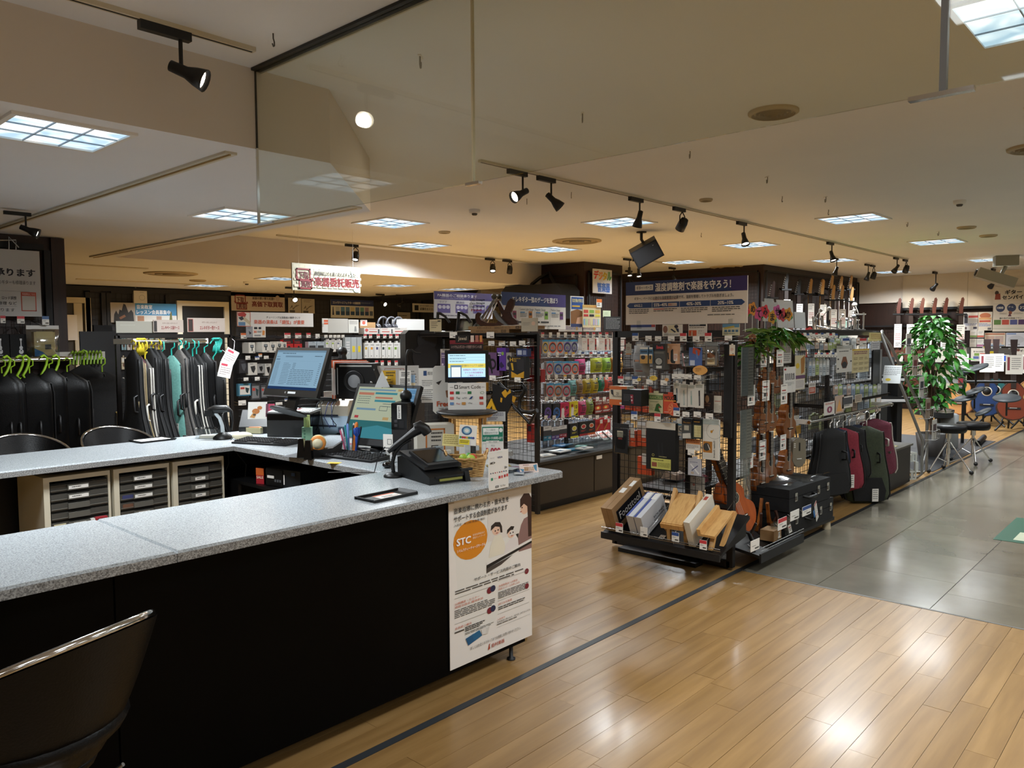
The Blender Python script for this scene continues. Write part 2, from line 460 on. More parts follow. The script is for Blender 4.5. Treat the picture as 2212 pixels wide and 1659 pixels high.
mb.box(-5,YB,0,14,YB+.2,ZM,'wall_grey').box(14,YB,0,18.6,YB+.2,ZM,'wall_white')
struct('wall_back',mb)
struct('wall_left',MB().box(-5.1,-6,0,-5,14.2,ZM,'wall_white'))
struct('wall_front',MB().box(-5,-6.1,0,18.6,-6,ZM,'wall_white'))
XR=18.0
struct('wall_right',MB().box(XR,-6,0,XR+.3,14.2,ZM,'brown_wood'))
zb=pX(2080,662,XR-.06).z
pl=Plane('X',XR-.09);ye=pl.p(1950,630).y;ym=pl.p(2090,630).y
struct('trim_6',MB().box(XR-.09,-6,zb,XR,ym-.004,ZM,'wall_white').box(XR-.09,ym,zb,XR,ye,ZM,'wall_white').box(XR-.05,ye,zb+.12,XR,9,ZM,'soffit_paint').box(XR-.1,-6,zb-.05,XR,ye,zb,'wall_black'))
GX,GY=13.2,6.0
struct('wall_bay',MB().box(GX,GY,0,XR,10,ZM,'brown_wood'))
def panel(name,w,h,loc,rz,label,frame=.03,pitch=.06,r=.0022,mat='wire',fm='wall_black',parent=None,cat='mesh panel'):
 t=thing(name,label,cat,loc,rz)
 part('wire_grid',grid(w,h,pitch,r,mat),t)
 f=MB()
 for a in((-frame,-.02,0,0,.01,h),(w,-.02,0,w+frame,.01,h),(0,-.02,h,w,.01,h+frame),(0,-.02,-frame,w,.01,0)):f.box(*a,fm)
 part('frame',f,t);return t
panel('wire_lattice',XR-GX-.1,2.5,(GX+.04,GY-.03,.2),0,'black wire mesh panel behind the row of hanging solid body guitars')
panel('wire_lattice',3.4,2.5,(GX-.03,GY+3.5,.2),-PI/2,'black wire mesh panel on the side of the guitar wall, lone black headstock on it')
struct('wall_column',MB().box(10.5,7.9,0,11.62,9.16,ZM,'brown_wood'))
panel('wire_lattice',1.0,2.3,(10.47,9.05,.3),-PI/2,'black mesh panel on the brown column, large black bag hung on it')
panel('wire_lattice',.9,2.35,(10.6,7.87,.3),0,'black mesh panel on the right face of the brown column, colourful hand-lettered sign on it')
pl=Plane('Y',7.5)
px1=pl.p(137,600).x
struct('wall_pillar',MB().box(-3,7.5,0,px1,7.72,ZS,'brown_wood'))
panel('wire_lattice',px1-.16+1.2,2.2,(-1.2,7.47,.15),0,'black mesh panel on the brown wooden wall at the left edge',.05)
struct('trim_7',MB().box(px1-.1,7.46,0,px1+.005,7.74,ZS-.005,'brown_wood'))
pb=Plane('Y',YB-.03)
def bx(x,y=680):return pb.p(x,y).x
def bz(y,x=400):return pb.p(x,y).z
for a,b,lab in((195,233,'narrow black mesh bay beside the white door frame'),(240,370,'black mesh bay behind the blue lesson banner'),(505,770,'black mesh bay behind the trade-in banners and signed sheets'),(772,906,'black mesh bay behind the effects pedal chart board'),(912,1130,'black mesh bay behind the amplifier sign and purple sound system board')):
 panel('wire_lattice',bx(b)-bx(a)-.1,2.15,(bx(a),YB-.03,.2),0,lab,.07,.09,.003,'wall_black')
struct('trim_8',MB().box(-2,YB-.06,ZS-.09,10.4,YB,ZS-.02,'wall_black'))
def doorway(name,a,b,ytop,inner):
 m=MB();x0,x1,zt=bx(a),bx(b),bz(ytop,(a+b)/2);f=.09
 m.box(x0,YB-.05,0,x0+f,YB+.01,zt,'cream').box(x1-f,YB-.05,0,x1,YB+.01,zt,'cream').box(x0+f,YB-.05,zt-f,x1-f,YB+.01,zt,'cream')
 d=struct(name,m);part('opening',MB().box(x0+f,YB-.012,0,x1-f,YB+.012,zt-f,inner),d);return d
d=doorway('door_1',382,494,651,'#050506')
d=doorway('door_2',100,196,642,'#3b3833')
x0=bx(160)
part('door_leaf',MB().box(x0,YB-.03,0,bx(178),YB-.01,bz(655,165),'cream'),d)
part('notice',MB().box(bx(143),YB-.05,bz(735,155),bx(165),YB-.045,bz(680,155),'white'),d)
# GLASS SMOKE CURTAIN
XG,ZG=1.927,2.122
t=thing('smoke_curtain','clear glass smoke curtain hanging from the ceiling over the counter','glass screen',(XG,3.33,ZG))
for a,b in((0,1.405),(1.409,2.858),(2.862,6)):
 part('glass_pane',MB().box(-.004,-b,.004,.004,-a,ZM-ZG-.012,'glass'),t)
part('top_rail',MB().box(-.022,-6,ZM-ZG-.012,.022,.0,ZM-ZG,'black').box(.022,-6,ZM-ZG-.02,.03,0,ZM-ZG,'cream'),t)
part('edge_strip',MB().box(-.006,-.001,0,.006,.006,.35,'chrome').box(-.004,-.001,.35,.004,.003,ZM-ZG-.01,'black'),t,'chrome lower edge strip')
part('joint_strip',MB().box(-.005,-1.411,0,.005,-1.404,ZM-ZG-.012,'#cfc8a8'),t)
part('post',MB().box(-.008,-2.866,0,.008,-2.852,ZM-ZG-.012,'#6d6a64'),t,'grey metal post')
part('joint_clip',MB().box(-.01,-1.44,-.004,.01,-1.375,.006,'chrome'),t)
part('joint_clip',MB().box(-.01,-2.92,-.004,.01,-2.79,.006,'chrome'),t)
part('bottom_clip',MB().box(-.006,-.12,-.002,.006,.004,.004,'steel'),t)
# CEILING FIXTURES
def troffer_parts(s,cells=3):
 h=s/2;fr=MB()
 for a in((-h,-h,h,-h+.022),(-h,h-.022,h,h),(-h,-h+.022,-h+.022,h-.022),(h-.022,-h+.022,h,h-.022)):fr.box(a[0],a[1],-.012,a[2],a[3],0,'white')
 df=MB().box(-h+.022,-h+.022,-.004,h-.022,h-.022,-.001,'troffer_glow')
 lv=MB();q=s-.044
 for k in range(1,cells):
  c=-h+.022+q*k/cells
  lv.box(c-.002,-h+.022,-.010,c+.002,h-.022,-.004,'#8fa0ad').box(-h+.022,c-.002,-.010,h-.022,c+.002,-.004,'#8fa0ad')
 return fr.mesh('frame'),df.mesh('diffuser'),lv.mesh('louver')
TP={s:troffer_parts(s) for s in(.6,.54,.47)}
LD={}
def troffer(x,y,z,s,label,w=1.0):
 t=thing('ceiling_light',label,'ceiling light',(x,y,z),0,'square louvred ceiling lights')
 for nm,me in zip(('frame','diffuser','louver'),TP[s]):part(nm,me,t)
 if(s,w) not in LD:
  l=bpy.data.lights.new('tube_light','AREA');l.shape='SQUARE';l.size=s-.06;l.energy=TROFFER_W*w*(s/.6)**2;l.color=(.90,.96,1);l.spread=math.radians(156)
  LD[(s,w)]=l
 o=bpy.data.objects.new('tube_light',LD[(s,w)]);COL.objects.link(o);o.parent=t;o.location=(0,0,-.016)
 return t
MAIN=[(3.63,.52,'at the upper right corner, seen through the glass curtain'),(8.67,2.95,'beside the white smoke detector, second row from the aisle side'),(7.15,4.90,'above the humidity sign, just beyond the third track spotlight'),(5.44,6.70,'left of the smoke detector over the checkout, nearer of the pair'),(7.04,8.05,'behind the pair over the checkout, just above the rear track'),(8.69,7.10,'beneath the large round vent in the middle of the ceiling'),(10.18,4.83,'beyond the lit spotlight right of the humidity sign'),(11.65,2.87,'next behind the light beside the smoke detector'),(13.3,4.83,'over the row of hanging electric guitars'),(16.6,4.88,'against the white far wall, left of the wall spotlights'),(15.1,2.90,'far right one in front of the white wall'),(11.74,6.76,'behind the hanging black loudspeaker')]
for x,y,d in MAIN:troffer(x,y,ZM,.6,'square white ceiling light '+d,.5 if x<4 else 1.0)
for x,y,s,d in((1.2,3.675,.47,'of the dropped ceiling at the left edge of the picture'),(2.87,5.19,.54,'of the dropped ceiling beside the glass edge'),(6.28,10.31,.54,'of the dropped ceiling left of the hanging beige sign'),(6.26,12.5,.54,'of the dropped ceiling close to the grey back wall'),(8.52,10.38,.54,'of the dropped ceiling right of the hanging beige sign'),(10.0,10.4,.54,'of the dropped ceiling behind the bagged tripod')):
 troffer(x,y,ZS,s,'square white ceiling light '+d)
k=0
for x in(-2.4,-.8,.6,2.1,3.63,5.4,7.15,8.67,10.18,11.65,13.3,15):
 for y in(-4.4,-1.9,.55):
  if inframe((x,y,ZM),120) or(x,y)==(3.63,.55):continue
  k+=1
  troffer(x,y,ZM,.6,'square white ceiling light of the rows behind the viewer',.14)  # unseen lamps added for the room's light, dimmer than those in view
def track(name,a,b,label,w=.034,mat='cream'):
 mb=MB();d=Vector(b)-Vector(a);L=d.length
 mb.box(0,-w/2,-.018,L,w/2,0,mat).box(.01,-.004,-.020,L-.01,.004,-.0175,'dark')
 t=solo(name,mb,label,'light track',a,math.atan2(d.y,d.x));return t
a=pz(-60,-60,ZM);
track('light_track',(-2.2,3.10,ZM),(1.79,3.10,ZM),'beige ceiling track nearest the camera, one lit spotlight on it')
track('light_track',(3.95,3.88,ZM),(13.98,3.88,ZM),'long beige ceiling track carrying the row of black spotlights')
track('light_track',(5.1,8.42,ZM),(9.85,8.55,ZM),'beige ceiling track in front of the cream bulkhead')
track('light_track',(10.3,7.0,ZM),(11.9,7.0,ZM),'short beige ceiling track behind the hanging loudspeaker')
def spot(loc,aim,label,lit=True,kind=0,drop=.17,s=1.0,w=1.0,base=True):
 """track spotlight: adapter, arm and a head pointing along aim"""
 loc=Vector(loc);aim=Vector(aim).normalized()
 t=thing('track_spotlight',label,'spotlight',loc,0,'track spotlights')
 part('adapter',MB().box(-.11*s,-.016*s,-.052*s,.09*s,.016*s,-.018,'black'),t)
 j=Vector((.05*s,0,-drop*s))
 am=MB().tube([(.05*s,0,-.05*s),(.05*s,0,-drop*s)],.008*s,'black',6)
 if kind==1:
  am=MB()
  for q in(-1,1):am.tube([(.05*s,0,-.05*s),(.05*s+q*.045*s,0,-.09*s),(.05*s+q*.05*s,0,-drop*s)],.006*s,'black',5)
 part('arm',am,t)
 z=Vector((0,0,1));xx=aim.cross(z);xx=xx.normalized() if xx.length>.05 else Vector((1,0,0));yy=xx.cross(aim)
 T=Matrix(((xx.x,yy.x,aim.x,j.x),(xx.y,yy.y,aim.y,j.y),(xx.z,yy.z,aim.z,j.z),(0,0,0,1)))
 h=MB();h.T=T
 pr=[(.005,-.05),(.022,-.045),(.024,.02),(.036,.055),(.046,.10),(.043,.10),(.036,.075)] if kind==0 else[(.01,-.07),(.035,-.06),(.045,-.02),(.047,.06),(.043,.06),(.04,.03)]
 h.lathe([(r*s,q*s) for r,q in pr],'black',14);part('head',h,t)
 b=MB();b.T=T;e=.082*s if kind==0 else.045*s
 b.lathe([(.001,e+.004),(.028*s,e+.002),(.037*s,e)],'bulb' if lit else '#3c3a36',14);part('bulb',b,t)
 if lit:
  l=bpy.data.lights.new('spot_beam','SPOT');l.energy=SPOT_W*w;l.color=(1,.84,.62);l.spot_size=math.radians(75);l.spot_blend=.6;l.shadow_soft_size=.03
  o=bpy.data.objects.new('spot_beam',l);COL.objects.link(o);o.parent=t
  o.location=j+aim*.115*s;o.rotation_euler=aim.to_track_quat('-Z','Y').to_euler()
 return t
ty=Plane('Y',3.88)
def tx(x,y=480):return ty.p(x,y).x
spot((1.42,3.10,ZM),(.6,-.55,-.35),'black track spotlight at the upper left, lit, nearest the camera',w=1.5)
for x,aim,lab,lit,kd in((1120,(-.7,.1,-.35),'first on the long track, black head turned left and away',True,0),(1182,(.45,-.6,-.75),'second on the long track, lamp face towards the viewer',True,0),(1375,(.1,.3,-.8),'third on the long track, hanging before the square light',True,0),(1468,(.2,.5,-.6),'fourth on the long track, larger round head in a yoke',False,1),(1603,(-.25,-.3,-.8),'fifth on the long track, warm lamp glowing',True,0),(1795,(-.15,-.3,-.85),'sixth on the long track, warm lamp glowing',True,0),(1938,(-.4,.2,-.5),'seventh on the long track, next to the last',False,0),(1958,(.3,.3,-.7),'eighth and last on the long track, in a yoke',False,1)):
 spot((tx(x),3.88,ZM),aim,'black track spotlight, '+lab,lit,kd)
tb=Plane('Y',8.5)
for x,aim,lab,lit,kd in((768,(-.3,-.2,-.8),'rear track, left end',True,1),(1064,(-.3,-.3,-.8),'rear track, right pair, left one with lit face',True,1),(1101,(.2,.3,-.8),'rear track, right pair, dark one',False,1)):
 spot((tb.p(x,540).x-.05,8.5,ZM),aim,'black track spotlight, '+lab,lit,kd)
q=pz(40,452,ZS);spot((q.x,q.y,ZS),(.6,-.35,-.3),'black spotlight on the dropped ceiling above the brown left wall',True,0,.16,.8)
for x,y,aim,lab,lit,w in((622,618,(-.3,-.9,-.5),'back wall, above the signed paper sheets, glaring',True,1),(815,633,(0,-.95,-.35),'back wall, above the effects chart, glaring',True,1),(858,635,(-.6,.2,-.4),'back wall, small dim one right of the glaring lamp',False,1)):
 q=pz(x,y,ZS);spot((q.x,q.y-.1,ZS),aim,'black spotlight at the '+lab,lit,0,.2,1,w*3)
t2=Plane('Y',7.0)
for x,lab in((1356,'left one'),(1376,'right one')):
 spot((t2.p(x,560).x,7.0,ZM),(-.2,-.2,-.9),'small black spotlight beside the hanging loudspeaker, '+lab,True,0,.2)
for x,y,lab in((1366,583,'below the loudspeaker, lit'),(1474,578,'above the humidity sign')):
 q=pz(x,y,ZM);spot((min(q.x,12.4),min(q.y,9.5),ZM),(-.3,-.5,-.6),'black spotlight '+lab,True,0,.2)
for x,lab,lit,kd in((1805,'lit, before the electric guitars',True,0),(1874,'left of a dark pair at the end of the guitar wall',False,0),(1886,'right of a dark pair at the end of the guitar wall',False,1)):
 q=Plane('Y',4.6).p(x,560);spot((q.x,4.6,ZM),(-.15,.2,-.8),'black spotlight '+lab,lit,kd,.2)
for x,y,lab in((2020,592,'left one on the white wall'),(2146,588,'right one on the white wall')):
 q=pX(x,y,17.0);spot((17.0,q.y,ZM),(.5,.55,-.5),'black spotlight with glowing lamp, '+lab,True,0,.24,1.2,1.6)
q=pX(1405,541,8.2);q=Vector((8.0,q.y,ZM))
t=thing('hanging_loudspeaker','black loudspeaker hung tilted from the ceiling bracket','loudspeaker',q)
part('bracket',MB().lathe([(.06,-.012),(.06,0)],'black',12).tube([(0,0,-.01),(0,0,-.09),(.02,-.03,-.15)],.018,'black',8),t)
b=MB();b.T=Matrix.Translation((.0,-.07,-.25))@Matrix.Rotation(math.radians(-62),4,'Z')@Matrix.Rotation(math.radians(-28),4,'Y')@Matrix.Rotation(math.radians(20),4,'X')
b.box(-.17,-.11,-.11,.17,.11,.11,'black').box(-.155,-.116,-.095,.155,-.108,.095,'dark').box(.1,-.118,.06,.115,-.116,.07,'steel');part('cabinet',b,t)
def vent(x,y,z,r,label,rings=5):
 t=thing('round_vent',label,'air vent',(x,y,z),0)
 part('rim',MB().lathe([(r,0),(r,-.012),(r*.86,-.022),(r*.84,-.008)],'#b8a888',28),t)
 g=MB()
 for k in range(rings):
  a=r*.84*(k+.6)/rings;g.lathe([(a,-.006),(a+.5*r*.84/rings,-.016-.004*(rings-k)),(a+.5*r*.84/rings,-.004)],'#9a8c70',24)
 part('grille',g,t);return t
vent(4.23,1.88,ZM,.135,'round beige air vent with fine grille, nearest, right of centre')
q=pz(2235,318,ZM);vent(q.x,q.y,ZM,.16,'round beige air vent cut by the right picture edge')
vent(8.15,6.25,ZM,.32,'large ringed air vent in the middle of the ceiling',3)
vent(4.75,10.5,ZS,.34,'large ringed air vent on the dropped ceiling near the back wall',3)
for x,y,r,lab in((960,500,.07,'small flat ceiling disc between two square lights'),(2088,490,.1,'small round vent right of the smoke detector'),(2135,508,.1,'small round vent near the far right square light'),(1525,430,.06,'small flat disc above the lit fifth spotlight'),(1570,576,.3,'round vent before the brown guitar wall')):
 q=pz(x,y,ZM);vent(min(q.x,17.5),q.y,ZM,r,lab,2)
q=pz(427,605,ZS);vent(q.x,q.y,ZS,.12,'small round speaker grille on the dropped ceiling',2)
def detector(x,y,z,label,s=1.0):
 q=pz(x,y,z);t=thing('smoke_detector',label,'smoke detector',(q.x,q.y,z))
 part('body',MB().lathe([(.055*s,0),(.055*s,-.02*s),(.05*s,-.032*s),(.03*s,-.036*s)],'white',16),t)
 part('sensor',MB().lathe([(.028*s,-.036*s),(.028*s,-.046*s),(.02*s,-.055*s)],'#4a4844',12),t)
detector(1025,453,ZM,'white smoke detector over the checkout, left of the third spotlight')
detector(2073,433,ZM,'white smoke detector at the right, above the square light')
detector(533,608,ZS,'white smoke detector on the dropped ceiling near the back wall')
def hook(x,y,z,label,kind=0):
 q=pz(x,y,z);h=MB()
 if kind==0:
  h.box(-.03,-.008,-.004,.03,.008,0,'white').tube([(-.012,0,0),(-.014,0,-.035),(-.006,0,-.048),(.006,0,-.048),(.012,0,-.035),(.012,0,-.02)],.004,'#8d887d',5)
 else:
  h.tube([(0,0,0),(0,0,-.02),(.012,0,-.03),(.012,0,-.045),(0,0,-.052),(-.012,0,-.045)],.003,'#4a463f',5)
 solo('ceiling_hook',h,label,'hook',(q.x,q.y,z),.7,'hooks in the ceiling')
for x,y,k,lab in((908,122,0,'white ceiling hook seen through the glass left of its joint'),(1258,245,0,'white ceiling hook through the glass above the spotlight reflections'),(1490,326,0,'white ceiling hook just below the glass edge'),(1657,382,0,'white ceiling hook right of the glass edge hook'),(1783,425,0,'white ceiling hook above the square light beside the detector'),(590,72,1,'dark wire hook beside the nearest light track'),(1138,429,1,'dark wire hook left of the first long-track spotlights'),(1234,415,1,'dark wire hook right of the second spotlight'),(1690,424,1,'dark wire hook left of the white hooks by the detector'),(1790,453,1,'dark wire hook under the last white hook'),(1515,503,1,'dark wire hook above the lit fifth spotlight'),(1960,480,0,'white hook right of the square light by the detector'),(2027,500,0,'white hook over the far right lights'),(1605,525,1,'dark wire hook beside the light behind the fifth spotlight')):
 hook(x,y,ZM,lab,k)
 # COUNTER
ZC=.918
def wt(poly,mb):
 mb.prism(poly,.882,ZC-.006,'counter_edge','z')
 return mb
t=thing('worktop','speckled pale grey stone worktop running round the checkout','worktop',(0,0,0))
mb=MB()
def slabp(x0,y0,x1,y1,m=None):
 m=m or MB();c=.012
 m.box(x0,y0,.882,x1,y1,ZC-.008,'counter_edge')
 m.add([(x0,y0,ZC-.008),(x1,y0,ZC-.008),(x1,y1,ZC-.008),(x0,y1,ZC-.008),(x0+c*.6,y0+c*.6,ZC),(x1-c*.6,y0+c*.6,ZC),(x1-c*.6,y1-c*.6,ZC),(x0+c*.6,y1-c*.6,ZC)],[(4,5,6,7),(0,1,5,4),(1,2,6,5),(2,3,7,6),(3,0,4,7)],'counter_stone');return m
part('slab',slabp(-.9,2.45,1.098,3.125),t);part('slab',slabp(1.1,2.45,3.075,3.125),t)
part('slab',slabp(2.455,3.127,3.45,4.62),t);part('slab',slabp(-.9,4.622,3.45,5.29),t)
t=thing('front_counter','matt black counter front, poster taped near its corner','counter',(0,2.52,0))
xs=[-.9,.93,2.864]
for a,b in zip(xs,xs[1:]):part('panel',MB().box(a+.003,0,.078,b-.003,.02,.882,'counter_black'),t)
part('carcass',MB().box(-.9,.02,.1,2.86,.5,.88,'black'),t)
part('side_panel',MB().box(2.846,.02,.078,2.864,.5,.882,'counter_black'),t)
for x in(-.5,1.0,2.79):part('foot',MB().lathe([(.022,0),(.022,.008),(.01,.012),(.01,.08)],'dark',10,(x,.03,0)),t)
for x in(-.2,1.3,2.7):part('foot',MB().lathe([(.022,0),(.022,.008),(.01,.012),(.01,.1)],'dark',10,(x,.45,0)),t)
t=thing('leaning_stand','folded black tubular stand leaning behind the counter corner','stand',(2.98,2.78,0))
part('tube',MB().tube([(-.05,.05,.33),(.12,-.06,.40)],.014,'black',8),t);part('tube',MB().tube([(-.05,.1,.39),(.06,.03,.43)],.014,'black',8),t)
part('foot_tube',MB().tube([(-.1,.1,.12),(.02,-.02,.04),(.09,-.10,.02)],.016,'black',8).tube([(-.1,.1,0),(-.1,.1,.45)],.014,'black',8),t)
pw_=Plane('Y',4.70)
for k,(a,b,y0,y1,lab) in enumerate(((105,238,1020,1140,'cream drawer cabinet under the rear worktop, first from the left, red device in one drawer'),(245,366,1004,1110,'cream drawer cabinet under the rear worktop, middle one with three wide white labels'),(373,484,986,1088,'cream drawer cabinet under the rear worktop, right-hand one beside the hanging cable'))):
 x0,x1=pw_.p(a,1040).x+(-.03 if k==0 else-.002),pw_.p(b,1040).x-.004
 t=thing('drawer_cabinet',lab,'cabinet',((x0+x1)/2,4.69,0),0,'drawer cabinets under the rear worktop');w=x1-x0;zt=.845
 m=MB()
 m.box(-w/2,0,0,-w/2+.03,.45,zt,'cream').box(w/2-.012,0,0,w/2,.45,zt,'cream').box(-w/2+.03,0,zt-.025,w/2-.012,.45,zt,'cream').box(-w/2+.03,.43,0,w/2-.012,.45,zt-.025,'cream')
 part('carcass',m,t);dh=.052
 for j in range(14):
  z=zt-.035-dh*(j+1)
  if z<.03:break
  d=MB();xl,xr=-w/2+.034,w/2-.016
  d.box(xl,.0,z,xr,.40,z+.003,'#3a3833').box(xl,.0,z+.003,xr,.008,z+dh-.012,'#46443f').box(xl,-.004,z+.008,xr,.0,z+.012,'#6a675f')
  d.box(xl,.008,z+dh-.01,xr,.42,z+dh-.006,'#2a2926')
  o=part('drawer',d,t)
  cx=(xl+xr)/2-.01
  part('pull',MB().box(cx-.055,-.016,z+.006,cx+.055,-.004,z+dh-.016,'#5c5a54'),o)
  if(k,j) in((0,0),(0,1),(0,4),(0,5),(1,0),(1,1),(1,2),(1,4),(1,5),(2,1),(2,2),(2,3),(2,4),(2,5)):
   ww=.05 if(k==1 and j<3) or(k==0 and j<2) else.032
   part('name_label',MB().box(cx-ww,-.0175,z+.012,cx+ww,-.016,z+dh-.022,'white').prt(2*ww,dh-.034,[('L',.15,.3,.85,.75,1,'#333333')],-.0176,cx-ww,z+.012),o,'white name label')
  cc={(2,5):'#1f8f6a',(0,4):'#c8c0a0',(0,5):'#b9b7ae',(1,5):'#c9c7c0',(1,2):'#3b3f6a',(1,3):'#6a4a3a'}.get((k,j))
  if cc:part('contents',MB().box(xl+.01,-.003,z+.006,xl+.07,.0,z+dh-.02,cc),o)
  if(k,j)==(0,4):part('contents',MB().box(xr-.075,-.03,z+.008,xr-.015,.0,z+dh-.012,'#a8323a').box(xr-.07,-.034,z+.016,xr-.02,-.03,z+dh-.02,'black').box(xr-.1,-.02,z+.008,xr-.078,0,z+dh-.016,'white'),o,'red device held in the drawer front')
t=thing('under_counter_shelf','black open carcass under the rear and right worktops','counter',(0,0,0))
part('back_board',MB().box(-.9,5.24,0,3.38,5.26,.88,'black'),t);part('end_board',MB().box(3.38,3.13,0,3.4,5.26,.88,'black'),t)
part('shelf_board',MB().box(2.5,3.13,.66,3.38,5.2,.68,'black'),t)
part('side_board',MB().box(2.5,4.66,0,2.52,5.24,.66,'black'),t)
pc=Plane('Y',2.514)
E_=[('R',0,0,1,1,'#eee9e3'),('R',.44,.0,1,.30,'#e3dcd4'),('R',0,0,1,.015,'#b9b2a9'),('R',.0,.335,1,.3352,'#eee9e3'),('T',.05,.045,.70,.078,'音楽指導に携わる方・音大生を','#1d1c1c',.012),('T',.05,.092,.68,.128,'サポートする会員制度があります','#1d1c1c',.012),('T',.05,.138,.40,.154,'入会金：¥1,100 年会費 無料','#333333'),('E',.24,.255,.195,.118,'#dc8a1e'),('T',.075,.228,.235,.272,'STC','#ffffff',.03),('T',.255,.222,.395,.236,'音楽指導者向け','#f6e2c4'),('T',.255,.240,.40,.254,'情報ネットワーク','#f6e2c4'),('T',.08,.293,.40,.312,'シマムラティーチャーズサークル','#ffffff',.01),('P',[(.45,.40),(.47,.33),(.52,.275),(.60,.275),(.645,.33),(.66,.40)],'#e9e2cf'),('E',.545,.235,.055,.036,'#e8c3ab'),('P',[(.475,.235),(.48,.205),(.53,.188),(.59,.195),(.615,.225),(.62,.265),(.595,.262),(.585,.225),(.53,.215)],'#2a211f'),('P',[(.64,.405),(.66,.35),(.72,.318),(.79,.318),(.83,.36),(.845,.405)],'#e6dfdc'),('E',.735,.283,.05,.033,'#ecc6ac'),('P',[(.675,.285),(.68,.258),(.73,.240),(.79,.250),(.80,.282),(.83,.30),(.82,.33),(.79,.30),(.775,.268),(.72,.265)],'#241c1a'),('P',[(.83,.42),(.82,.33),(.86,.25),(.90,.215),(1,.20),(1,.42)],'#8f6e68'),('E',.91,.145,.055,.042,'#e6bda2'),('P',[(.85,.14),(.85,.085),(.90,.052),(.97,.058),(1,.09),(1,.34),(.955,.34),(.95,.2),(.945,.14),(.90,.118)],'#3b2219'),*[('E',u,v,.008,.005,'#2a1c18') for u,v in((.53,.243),(.565,.241),(.72,.284),(.755,.283),(.875,.14))],*[('E',u,v,.014,.003,'#b05a4a') for u,v in((.55,.258),(.74,.302),(.86,.165))],('P',[(.42,.425),(1,.355),(1,.385),(.42,.455)],'#e9e5e0'),('P',[(.42,.44),(1,.372),(1,.386),(.42,.462)],'#161414'),('P',[(.42,.462),(.75,.425),(.60,.465),(.42,.49)],'#47403c'),('T',.27,.492,.84,.517,'サポート・サービス内容のご案内','#1d1c1c',.01),('L',.06,.545,.95,.58,2,'#5a5550',.5),('R',.05,.60,.52,.602,'#8a857e'),('T',.05,.632,.33,.650,'公開講座・セミナー','#c0563a'),('T',.05,.656,.37,.674,'情報交換会 優待参加','#c0563a'),('C',.455,.628,.032,.02,'#7b1f2c'),('C',.495,.622,.032,.02,'#222a4a'),('L',.05,.69,.52,.755,5,'#4a4642',.45),('R',.05,.79,.52,.792,'#8a857e'),('C',.455,.785,.032,.02,'#7b1f2c'),('C',.495,.779,.032,.02,'#222a4a'),('T',.05,.815,.235,.833,'会員様ご優待','#c0563a'),('L',.05,.85,.155,.866,1,'#3a3733',.7),('L',.165,.842,.40,.88,3,'#2a2826',.55),('L',.165,.885,.5,.905,2,'#6a655f',.4),('R',.55,.575,.96,.577,'#8a857e'),('T',.56,.61,.80,.628,'合同発表会への参加','#c0563a'),('T',.56,.634,.83,.652,'音楽コンクールお申し込み','#c0563a'),('C',.93,.578,.026,.018,'#7b1f2c'),('L',.56,.668,.95,.725,5,'#4a4642',.45),('R',.55,.733,.96,.735,'#8a857e'),('C',.93,.70,.026,.018,'#7b1f2c'),('T',.56,.752,.73,.770,'紹介お礼制度','#c0563a'),('L',.56,.785,.95,.815,2,'#4a4642',.5),('R',.55,.838,.96,.84,'#8a857e'),('T',.54,.872,.64,.886,'入会条件','#c0563a'),('T',.54,.893,.97,.91,'音楽指導に携わる方・音大生 (18才以上の方)','#4a4642'),('L',.54,.916,.92,.93,1,'#6a655f',.5),('R',.54,.94,.97,.9415,'#8a857e'),('P',[(.17,.93),(.26,.915),(.29,.97),(.20,.99)],'#1d5a86'),('P',[(.24,.92),(.33,.905),(.36,.955),(.27,.975)],'#22648f'),('P',[(.35,.905),(.42,.895),(.40,.955),(.36,.95)],'#e0ddd8'),('P',[(.41,.91),(.45,.905),(.43,.955),(.40,.957)],'#d5d2cd'),]
E2=[]
for e in E_:
 f=lambda v:v if v<.5 else.5+(v-.5)*.80
 if e[0] in 'RTL':E2.append((e[0],e[1],f(e[2]),e[3],f(e[4]) if e[4]<1 else 1,*e[5:]))
 elif e[0] in 'CE':E2.append((e[0],e[1],f(e[2]),e[3],e[4],e[5]))
 else:E2.append((e[0],[(p[0],f(p[1])) for p in e[1]],e[2]))
E2+=[('T',.22,.905,.84,.925,'詳しくはお近くのスタッフまでお気軽にお問い合わせください。','#4a4642'),('T',.47,.94,.63,.965,'島村楽器','#b0492f',.01),('P',[(.43,.97),(.445,.935),(.455,.935),(.45,.95),(.455,.965),(.44,.972)],'#b0492f')]
l0,l1=pc.p(970,1250),pc.p(1148,1215);zt,zb_=pc.p(1148,1045).z,pc.p(972,1449).z
t=thing('poster','tall white membership poster with orange disc and family at keyboard on counter front','poster',((l0.x+l1.x)/2,2.514,zb_));w,h=l1.x-l0.x,zt-zb_
m=MB().surf(lambda u,v:(w*(u-.5),-.0015-.002*math.sin(u*5)*v,h*v),8,8,'paper');m.box(-w/2,-.0005,0,w/2,.001,h,'paper')
part('sheet',m,t)
fy=lambda x,z:-.0016-.002*math.sin((x/w+.5)*5)*(z/h)
part('print',MB().prt(w,h,[e for e in E2 if e[0]!='T'],fy=fy,step=.00006),t)
part('lettering',MB().prt(w,h,[e for e in E2 if e[0]=='T'],fy=lambda x,z:fy(x,z)-.004,step=.00002),t)
